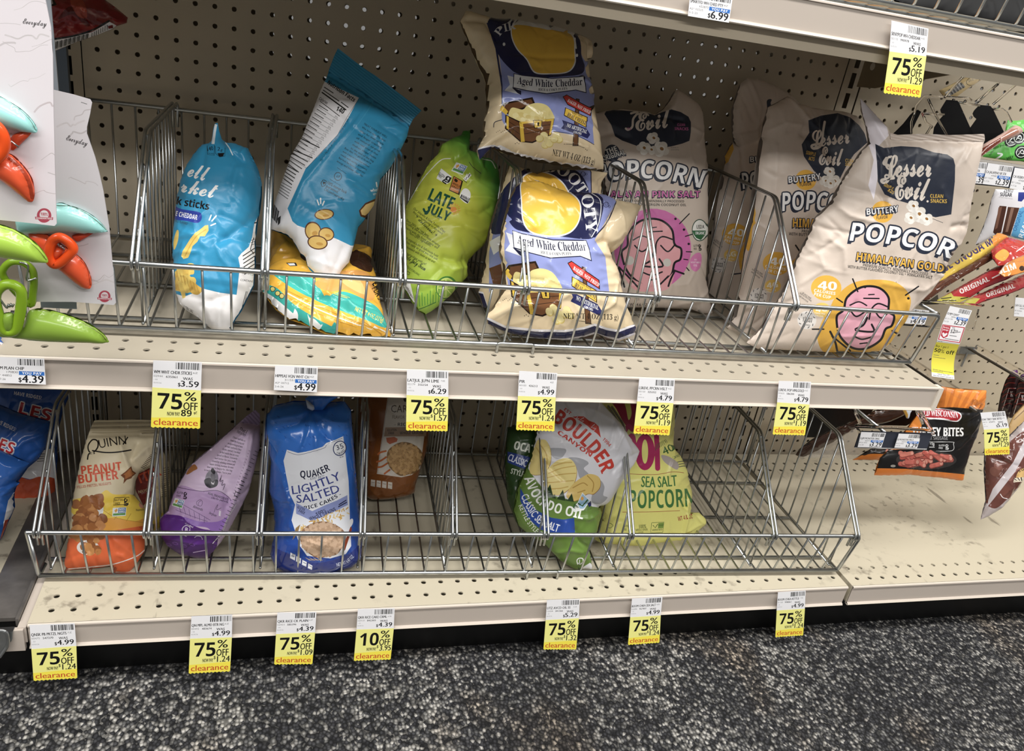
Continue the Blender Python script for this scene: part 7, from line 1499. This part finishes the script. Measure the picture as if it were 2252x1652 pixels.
a.text('333', 'WAS', [(.46, .2), (.58, .2)], .08, 'm'); a.text('222', '$2', [(.44, .46), (.62, .46)], .22, 'b'); a.text('222', '89', [(.63, .36), (.74, .36)], .1, 'b'); a.line('222', .03, [(.6, .42), (.86, .34)], False); a.lines('555', [(.46, .62, .75, .62), (.3, .84, .9, .84)], .035)
flat('price_drop_panel', t, qb, [(0, 0), (1, 0), (1, 1), (0, 1)], a, 'f0eff1', M_PAPER)
qc = Quad(P_([(606, 1232), (792, 1262), (748, 1558), (562, 1532)], 'N'), -12.2); a = Art()
a.text('333', '$1.45', [(.06, .04), (.24, .04)], .025, 'm'); a.poly('ecdf2a', [(0, .06), (1, .03), (1, .9), (0, .9)]); a.text('222', 'Buy 1 get 1', [(.04, .2), (.58, .2)], .065, 'm'); a.text('1a1a1a', '50% off', [(.04, .35), (.92, .36)], .11, 'b'); a.text('222', '*', [(.93, .33), (.98, .33)], .06, 'b'); a.lines('555', [(.06, .44, .3, .44), (.06, .5, .6, .5), (.06, .82, .94, .84), (.06, .86, .5, .86), (.06, .97, .94, .97)], .012); a.text('333', 'Good Thru 5/9', [(.26, .94), (.78, .94)], .045, 'm')
flat('yellow_panel', t, qc, [(0, 0), (1, 0), (1, 1), (0, 1)], a, 'f0eff1', M_PAPER, bow=-.25)
mini('white tag cut by the right edge, beside the red jerky sticks', P_([(1252, 880), (1420, 895), (1420, 1050), (1238, 1035)], 'N'), -9.0, 'SAV LIL LINK', '2.39', ('480020', 'BP 30 00266'), 75)
pl = Plane((2240, 700, 'y', -8.8), (2240, 640, 'y', -8.8), -4)
slabt('tag_holder', 'clear plastic holder around the tag at the right edge', 'tag holder', 'N', [(1225, 830), (1330, 800), (1450, 830), (1450, 1070), (1232, 1048), (1240, 880)], pl, [], 'fff', M_SMOKE, T=.05, part='holder')
# peg hooks
def hook(label, q, yq):
    B = np.array(on(*q, 'y', yq)); A = np.array((B[0], -.3, B[2]))      # square to the pegboard
    t = thing('peg_hook', label, 'peg hook', tuple(A), 'steel peg hooks of the right bay')
    m = MB(); m.tube([A + (0, .4, 0), A, B], .11, 8); m.build('arm', mat('dark_steel_peg', '55504a', .35, metal=.8), t, True)
    m = MB(); m.box(A[0] - .9, A[0] + .9, A[1] - .06, A[1] + .06, A[2] - .5, A[2] + .15); m.tube([A + (0, -.05, -.4), A + (-.15, -.15, -1.6)], .1, 6); m.build('base_plate', M_WIRE, t)
    m = MB(); d = B - A; m.prism([A + (0, -.5, .15), B + (0, 0, .15), B + (.06, 0, .55), A + (.06, -.5, .55)], (.25, 0, .02)); m.build('label_rail', M_CLEAR, t)
    return t
hook('peg hook with a clear label rail pointing out at the right edge', (2323, 879), -9.3)
hook('peg hook above the orange topped sausage bite bag', (2148, 905), -12)
# black and orange sausage bite bag
SB = 'black sausage bite bags hanging in the right bay'
pl = Plane((1980, 1040, 'y', -7.4), (2020, 900, 'y', -6.6), -4)
a = Art('Q'); a.poly('e0821f', [(840, 950), (960, 880), (1120, 865), (1300, 870), (1260, 950), (1000, 945)]); a.ell('c98070', 1320, 830, 22, 30)
bag('sausage_bite_bag', 'rear black and orange bag of sausage bites, only its lower corner in view', SNACK, 'Q', [(840, 948), (980, 870), (1090, 800), (1500, 760), (1500, 955), (1260, 950), (1000, 946)], pl, a, '26211f', M_SATIN, T=.5, crumple=.03, seed=101, group=SB)
pl = Plane((2010, 1050, 'y', -11.2), (2090, 890, 'y', -10.8), -6)
a = Art('L')
for i in range(6): a.poly('c86f1a', [(1640 + i * 55, 205 + i * 4), (1660 + i * 55, 207 + i * 4), (1640 + i * 40, 345), (1610 + i * 40, 345)])
a.poly('1b1a1b', [(1500, 335), (1700, 330), (1885, 345), (1900, 500), (1800, 780), (1180, 760), (1180, 600), (1500, 590)])
a.blob('e8e4e6', [(1480, 336), (1620, 336), (1725, 356), (1752, 384), (1735, 416), (1700, 420), (1600, 404), (1480, 392)]); a.blob('a3202c', [(1480, 342), (1620, 342), (1720, 362), (1745, 386), (1728, 410), (1700, 414), (1600, 398), (1480, 386)])
a.text('f2eef0', 'OLD WISCONSIN', [(1490, 384), (1620, 386), (1728, 398)], 36, 's'); a.line('ddd', 3, [(1545, 402), (1620, 406), (1690, 416)], True); a.text('e2e2e2', 'FAMILY COMPANY', [(1545, 408), (1610, 404), (1676, 416)], 9, 'h')
a.text('f0f0f0', 'TURKEY BITES', [(1440, 508), (1762, 512)], 54, 'h'); a.text('8e8e90', 'SNACK SAUSAGE', [(1500, 534), (1664, 534)], 22, 'b')
a.line('ddd', 3, [(1548, 548), (1690, 548), (1700, 560), (1690, 602), (1560, 604)], True); a.text('eee', '<1g', [(1552, 568), (1580, 568)], 18, 'b'); a.lines('ccc', [(1550, 580, 1580, 580)], 5); gfree(a, 1608, 560, 66, 0, 32, 'd6d6d6')
q = random.Random(8)
a.ell('3a3534', 1530, 660, 190, 60)
for i in range(30):
    x = 1530 + q.uniform(-150, 150); y = 655 + q.uniform(-38, 36) - abs(x - 1530) * .0; t_ = q.uniform(-.5, 1.0); L_ = 34
    dx, dy = L_ * math.cos(t_), L_ * math.sin(t_); a.line('8e4038', 30, [(x - dx, y - dy * .6 + 3), (x + dx, y + dy * .6 + 3)], False); a.line(q.choice(('c8695c', 'bb5a4e', 'd07a68')), 25, [(x - dx, y - dy * .6), (x + dx, y + dy * .6)], False); a.ell('dd9a88', x + dx, y + dy * .6, 9, 12)
a.poly('e8801e', [(1190, 715), (1220, 712), (1400, 716), (1600, 734), (1768, 750), (1770, 800), (1190, 800)]); a.ell('a9a49c', 1322, 698, 16, 8)
o = [(1590, 330), (1612, 260), (1625, 200), (1730, 214), (1905, 224), (1895, 300), (1884, 345), (1850, 480), (1800, 600), (1772, 700), (1762, 782), (1752, 790), (1600, 766), (1400, 750), (1203, 756), (1216, 714), (1240, 645), (1290, 600), (1340, 580), (1380, 500), (1440, 420), (1500, 340)]
bag('sausage_bite_bag', 'black and orange bag of sausage bites hanging over the base deck', SNACK, 'L', o, pl, a, 'e0831f', M_SATIN, T=.6, crumple=.03, seed=102, group=SB, creases=[([(1700, 560), (1780, 480), (1840, 400)], .1, .1), ([(1600, 330), (1700, 345), (1880, 345)], -.1, .08)])
# clear arm and 5.19 tag
pl = Plane((2140, 900, 'y', -13.2), (2066, 846, 'y', -11.5), 0)
slabt('scanner_hook', 'clear label rail carrying the 5.19 clearance tag', 'peg hook', 'R', [(110, 270), (125, 330), (400, 490), (560, 560), (680, 558), (670, 540), (520, 480), (300, 380)], pl, [], 'fff', M_SMOKE, T=.1, part='clear_rail')
price_tag('clearance tag at the far right in front of the clear jerky bag', P_([(518, 572), (760, 556)], 'R'), P_([(552, 738), (800, 722)], 'R'), 'OW TRKY SNK BITES', '5.19', ('08121', '676472'), off='75', pay='1.29', bot=P_([(560, 986), (804, 976)], 'R'), y=-13.4, seed=80, wh='6Z')
# lower stick tray under the shelf
TL2 = thing('stick_tray', 'clear stick tray with black plates below the end of the middle shelf', 'tray', tuple(on(1930, 985, 'y', -11)))
pb2 = Plane((1900, 960, 'y', -7.0), (1900, 890, 'y', -6.8), -10)
sheet('divider_plate', TL2, [(200, 150), (1200, 150), (1080, 330), (960, 420), (600, 540), (330, 640), (190, 640)], pb2, [], '0b0b0c', .07, z='Q', mat_=M_SATIN)
sheet('divider_plate', TL2, [(1400, 200), (1760, 240), (1740, 400), (1580, 480), (1200, 470), (1300, 420)], Plane((1980, 930, 'y', -9.5), (1980, 890, 'y', -9.3), -10), [], '0d0d10', .07, z='Q', mat_=M_SATIN)
pl = Plane((1960, 985, 'y', -12.4), (1960, 935, 'y', -12.4), -6)
sheet('label_strip', TL2, [(950, 556), (1945, 588), (1865, 806), (872, 786)], pl, [Art('Q').poly('e6e4e2', [(872, 786), (876, 775), (1868, 795), (1865, 806)])], '3a3e4a', .08, z='Q', mat_=M_SATIN)
m = MB()
for P in ([(880, 480), (1400, 500), (1930, 540)], [(940, 560), (880, 480), (950, 440)], [(950, 450), (850, 220)], [(1930, 540), (1740, 220)], [(1800, 440), (1700, 220)], [(1945, 588), (1930, 540)]): m.tube(pl.xyz(pl.ab(un(P, 'Q')), .05), .11, 8)
m.build('clear_edge', M_CLEAR, TL2, True)
sheet('clear_front', TL2, [(940, 470), (1910, 530), (1930, 575), (950, 550)], pl, [], 'fff', .06, z='Q', mat_=M_SMOKE)
mini('left 3.29 tag on the black strip below the shelf end', P_([(965, 565), (1305, 578), (1240, 778), (915, 772)], 'Q'), -12.62, 'SLJIM MONSTER ORIG', '3.29', ('602719', 'BP 36 14592'), 81, '3-6-25')
mini('right 3.29 tag on the black strip below the shelf end', P_([(1482, 588), (1795, 600), (1730, 790), (1420, 780)], 'Q'), -12.62, 'SJ MONSTER MILD', '3.29', ('602718', 'BP 37 14400'), 82, '3-6-25')
pl = Plane((1800, 985, 'y', -8.4), (1950, 910, 'y', -9.6), -8)
a = Art('Q')
for i in range(9): a.line('5a3c2c' if i % 2 else '2e1c14', 14, [(160, 830 - i * 12), (600, 560 - i * 6), (1000, 400 - i * 12), (1560, 240 - i * 4)])
slabt('jerky_stick', 'long dark jerky stick slanting under the end of the middle shelf', 'meat stick', 'Q', [(60, 880), (120, 790), (330, 640), (600, 520), (900, 390), (1150, 270), (1500, 215), (1620, 240), (1580, 300), (1280, 430), (960, 460), (700, 600), (420, 760), (160, 900)], pl, a, '432a1e', M_GLOSS, T=.45, part='stick', crumple=.03)
slabt('clear_sleeve', 'clear plastic sleeve below the long jerky stick', 'plastic sleeve', 'Q', [(80, 880), (420, 770), (700, 610), (880, 500), (920, 600), (870, 780), (1000, 850), (860, 930), (500, 920), (120, 920)], Plane((1800, 1000, 'y', -7.6), (1850, 950, 'y', -8.4), -8), [], 'fff', M_SLEEVE, T=.25, part='film', crumple=.04)
a = Art('Q'); a.poly('d9a23a', [(1500, 215), (1560, 215), (1610, 330), (1600, 375), (1570, 360)]); a.poly('6a8a3a', [(1500, 215), (1600, 215), (1580, 260)])
slabt('stick_pack', 'orange and green wrapper tip dangling below the shelf end', 'meat stick', 'Q', [(1495, 150), (1720, 150), (1690, 230), (1640, 290), (1615, 380), (1585, 375), (1560, 320), (1510, 230)], Plane((1995, 915, 'y', -11.2), (1995, 890, 'y', -11.0), -4), a, 'c9cfd8', M_GLOSS, T=.2, part='wrapper')
slabt('stick_pack', 'orange wrapper tip peeking out left of the green one', 'meat stick', 'Q', [(1120, 150), (1300, 150), (1260, 225), (1210, 258), (1170, 240)], Plane((1930, 900, 'y', -11.2), (1930, 885, 'y', -11.0), -4), [], 'e0a03c', M_GLOSS, T=.2, part='wrapper')
# clear jerky bag and dark packs at the right edge
pl = Plane((2190, 1090, 'y', -12.6), (2215, 960, 'y', -10.8), -18)
a = Art('R')
a.blob('633a32', [(570, 1000), (650, 950), (800, 860), (960, 760), (1000, 1000), (960, 1200), (860, 1330), (720, 1480), (640, 1510), (570, 1440), (560, 1200)]); q = random.Random(2)
for i in range(16): a.ell(q.choice(('74493d', '5a332b', '82554a', '683d33')), 640 + q.random() * 280, 1000 + q.random() * 420 - 0, 60, 45, q.random() * 3)
a.poly('b9b0b2', [(640, 1320), (700, 1240), (840, 1060), (960, 820), (1000, 760), (1000, 900), (860, 1150), (720, 1330), (600, 1480), (560, 1520)]); a.line('e9e6e8', 6, [(715, 1370), (740, 1405), (780, 1415)])
a.blob('d9b06a', [(870, 1200), (900, 1140), (960, 1110), (1000, 1120), (1000, 1200), (900, 1210)]); a.poly('e9dcc4', [(850, 1212), (1000, 1200), (1000, 1240), (842, 1256)]); a.text('1c1512', 'SM', [(850, 1248), (930, 1240)], 36, 's'); a.text('1c1512', 'BAR', [(900, 1160), (960, 1130)], 26, 's')
o = [(560, 900), (800, 800), (960, 640), (1040, 560), (1040, 1180), (950, 1200), (905, 1280), (830, 1385), (720, 1510), (610, 1580), (520, 1622), (545, 1520), (570, 1440), (556, 1200)]
bag('jerky_bag', 'clear tapered bag of dark jerky hanging at the right edge', SNACK, 'R', o, pl, a, 'a59a98', M_GLOSS, T=.9, crumple=.05, seed=110)
pl = Plane((2225, 960, 'y', -8.0), (2240, 890, 'y', -7.0), -12)
a = Art('R'); a.blob('5a3a1e', [(820, 800), (880, 720), (910, 740), (860, 830), (810, 860)]); a.ell('3a2414', 890, 720, 16); a.lines('6a4a26', [(840, 600, 960, 480), (850, 640, 980, 520)], 8)
slabt('jerky_pack', 'kraft coloured pack with dark silhouettes behind the clear jerky bag', 'snack pack', 'R', [(800, 690), (850, 590), (960, 470), (1060, 420), (1060, 800), (900, 860), (800, 900), (780, 800)], pl, a, 'b08e55', M_FILM, T=.3, part='pouch')
for i, (o, lab) in enumerate((([(690, 560), (720, 400), (770, 250), (830, 160), (890, 150), (900, 300), (860, 500), (780, 640), (720, 640)], 'left one of two dark maroon packs with a framed K'), ([(800, 620), (850, 440), (880, 300), (920, 200), (1060, 160), (1060, 560), (900, 620)], 'right one of two dark maroon packs with a framed K, at the photo edge'))):
    pl = Plane((2210 + 30 * i, 920, 'y', -4.6 - 1.4 * i), (2220 + 30 * i, 840, 'y', -4.4 - 1.4 * i), -10)
    a = Art('R'); a.poly('5a2a6a', [(800, 200), (840, 140), (960, 140), (1060, 130), (1060, 190), (900, 220)]); dx = i * 110
    a.line('d0c8c8', 5, [(735 + dx, 545 + i * 40), (800 + dx, 332 + i * 40), (868 + dx, 330 + i * 40)], False); a.text('d8d0d0', 'K', [(812 + dx, 412 + i * 40), (840 + dx, 412 + i * 40)], 50, 's')
    for j in range(6): a.line('8a2a22', 6, [(730 + dx, 520 - j * 50), (790 + dx, 480 - j * 50), (860 + dx, 500 - j * 55)])
    slabt('jerky_pack', lab, 'snack pack', 'R', o, pl, a, '2c1517', M_SATIN, T=.4, part='pouch', group='dark maroon jerky packs at the right edge', crumple=.03, seed=120 + i)
# upper shelf: what stands in its basket
a = Art(''); a.text('4a2a10', '82', [(1830, 22), (1880, 26)], 16, 'm'); a.poly('3a2a16', [(1780, -10), (1800, -10), (1800, 4), (1780, 2)])
pl = Plane((1860, 24, 'y', -11), (1860, -30, 'y', -9), 0)
bag('snack_bag', 'orange bag in the upper basket at the top edge of the photo', SNACK, '', [(1715, -90), (1945, -90), (1948, 10), (1938, 30), (1850, 26), (1760, 12), (1720, 0)], pl, a, 'd98a1e', M_SATIN, T=1.0, back=.6, crumple=.04, seed=130)
pl = Plane((2150, 60, 'y', -9), (2150, -40, 'y', -6), 0)
bag('snack_bag', 'black bag in the upper basket at the top right corner', SNACK, '', [(1960, -120), (2330, -120), (2330, 92), (2252, 70), (2120, 45), (2000, 20), (1965, 0)], pl, [], '0a0a0b', mat('dull_black_film', rough=.65, spec=.3, attr=True), T=1.0, back=.6, crumple=.02, seed=131)

def arms(t, *ends):
    m = MB()
    for u, v, y in ends:
        B = np.array(on(u, v, 'y', y)); m.tube([B, (B[0], 0.05, B[2])], .12, 8)
    m.build('support_arm', M_WIRE, t, True)
arms(TR, (2120, 400, -8.2)); arms(JT, (2060, 690, -11.7)); arms(TL2, (1950, 955, -12.3)); arms(RL, (2140, 420, -10.9))
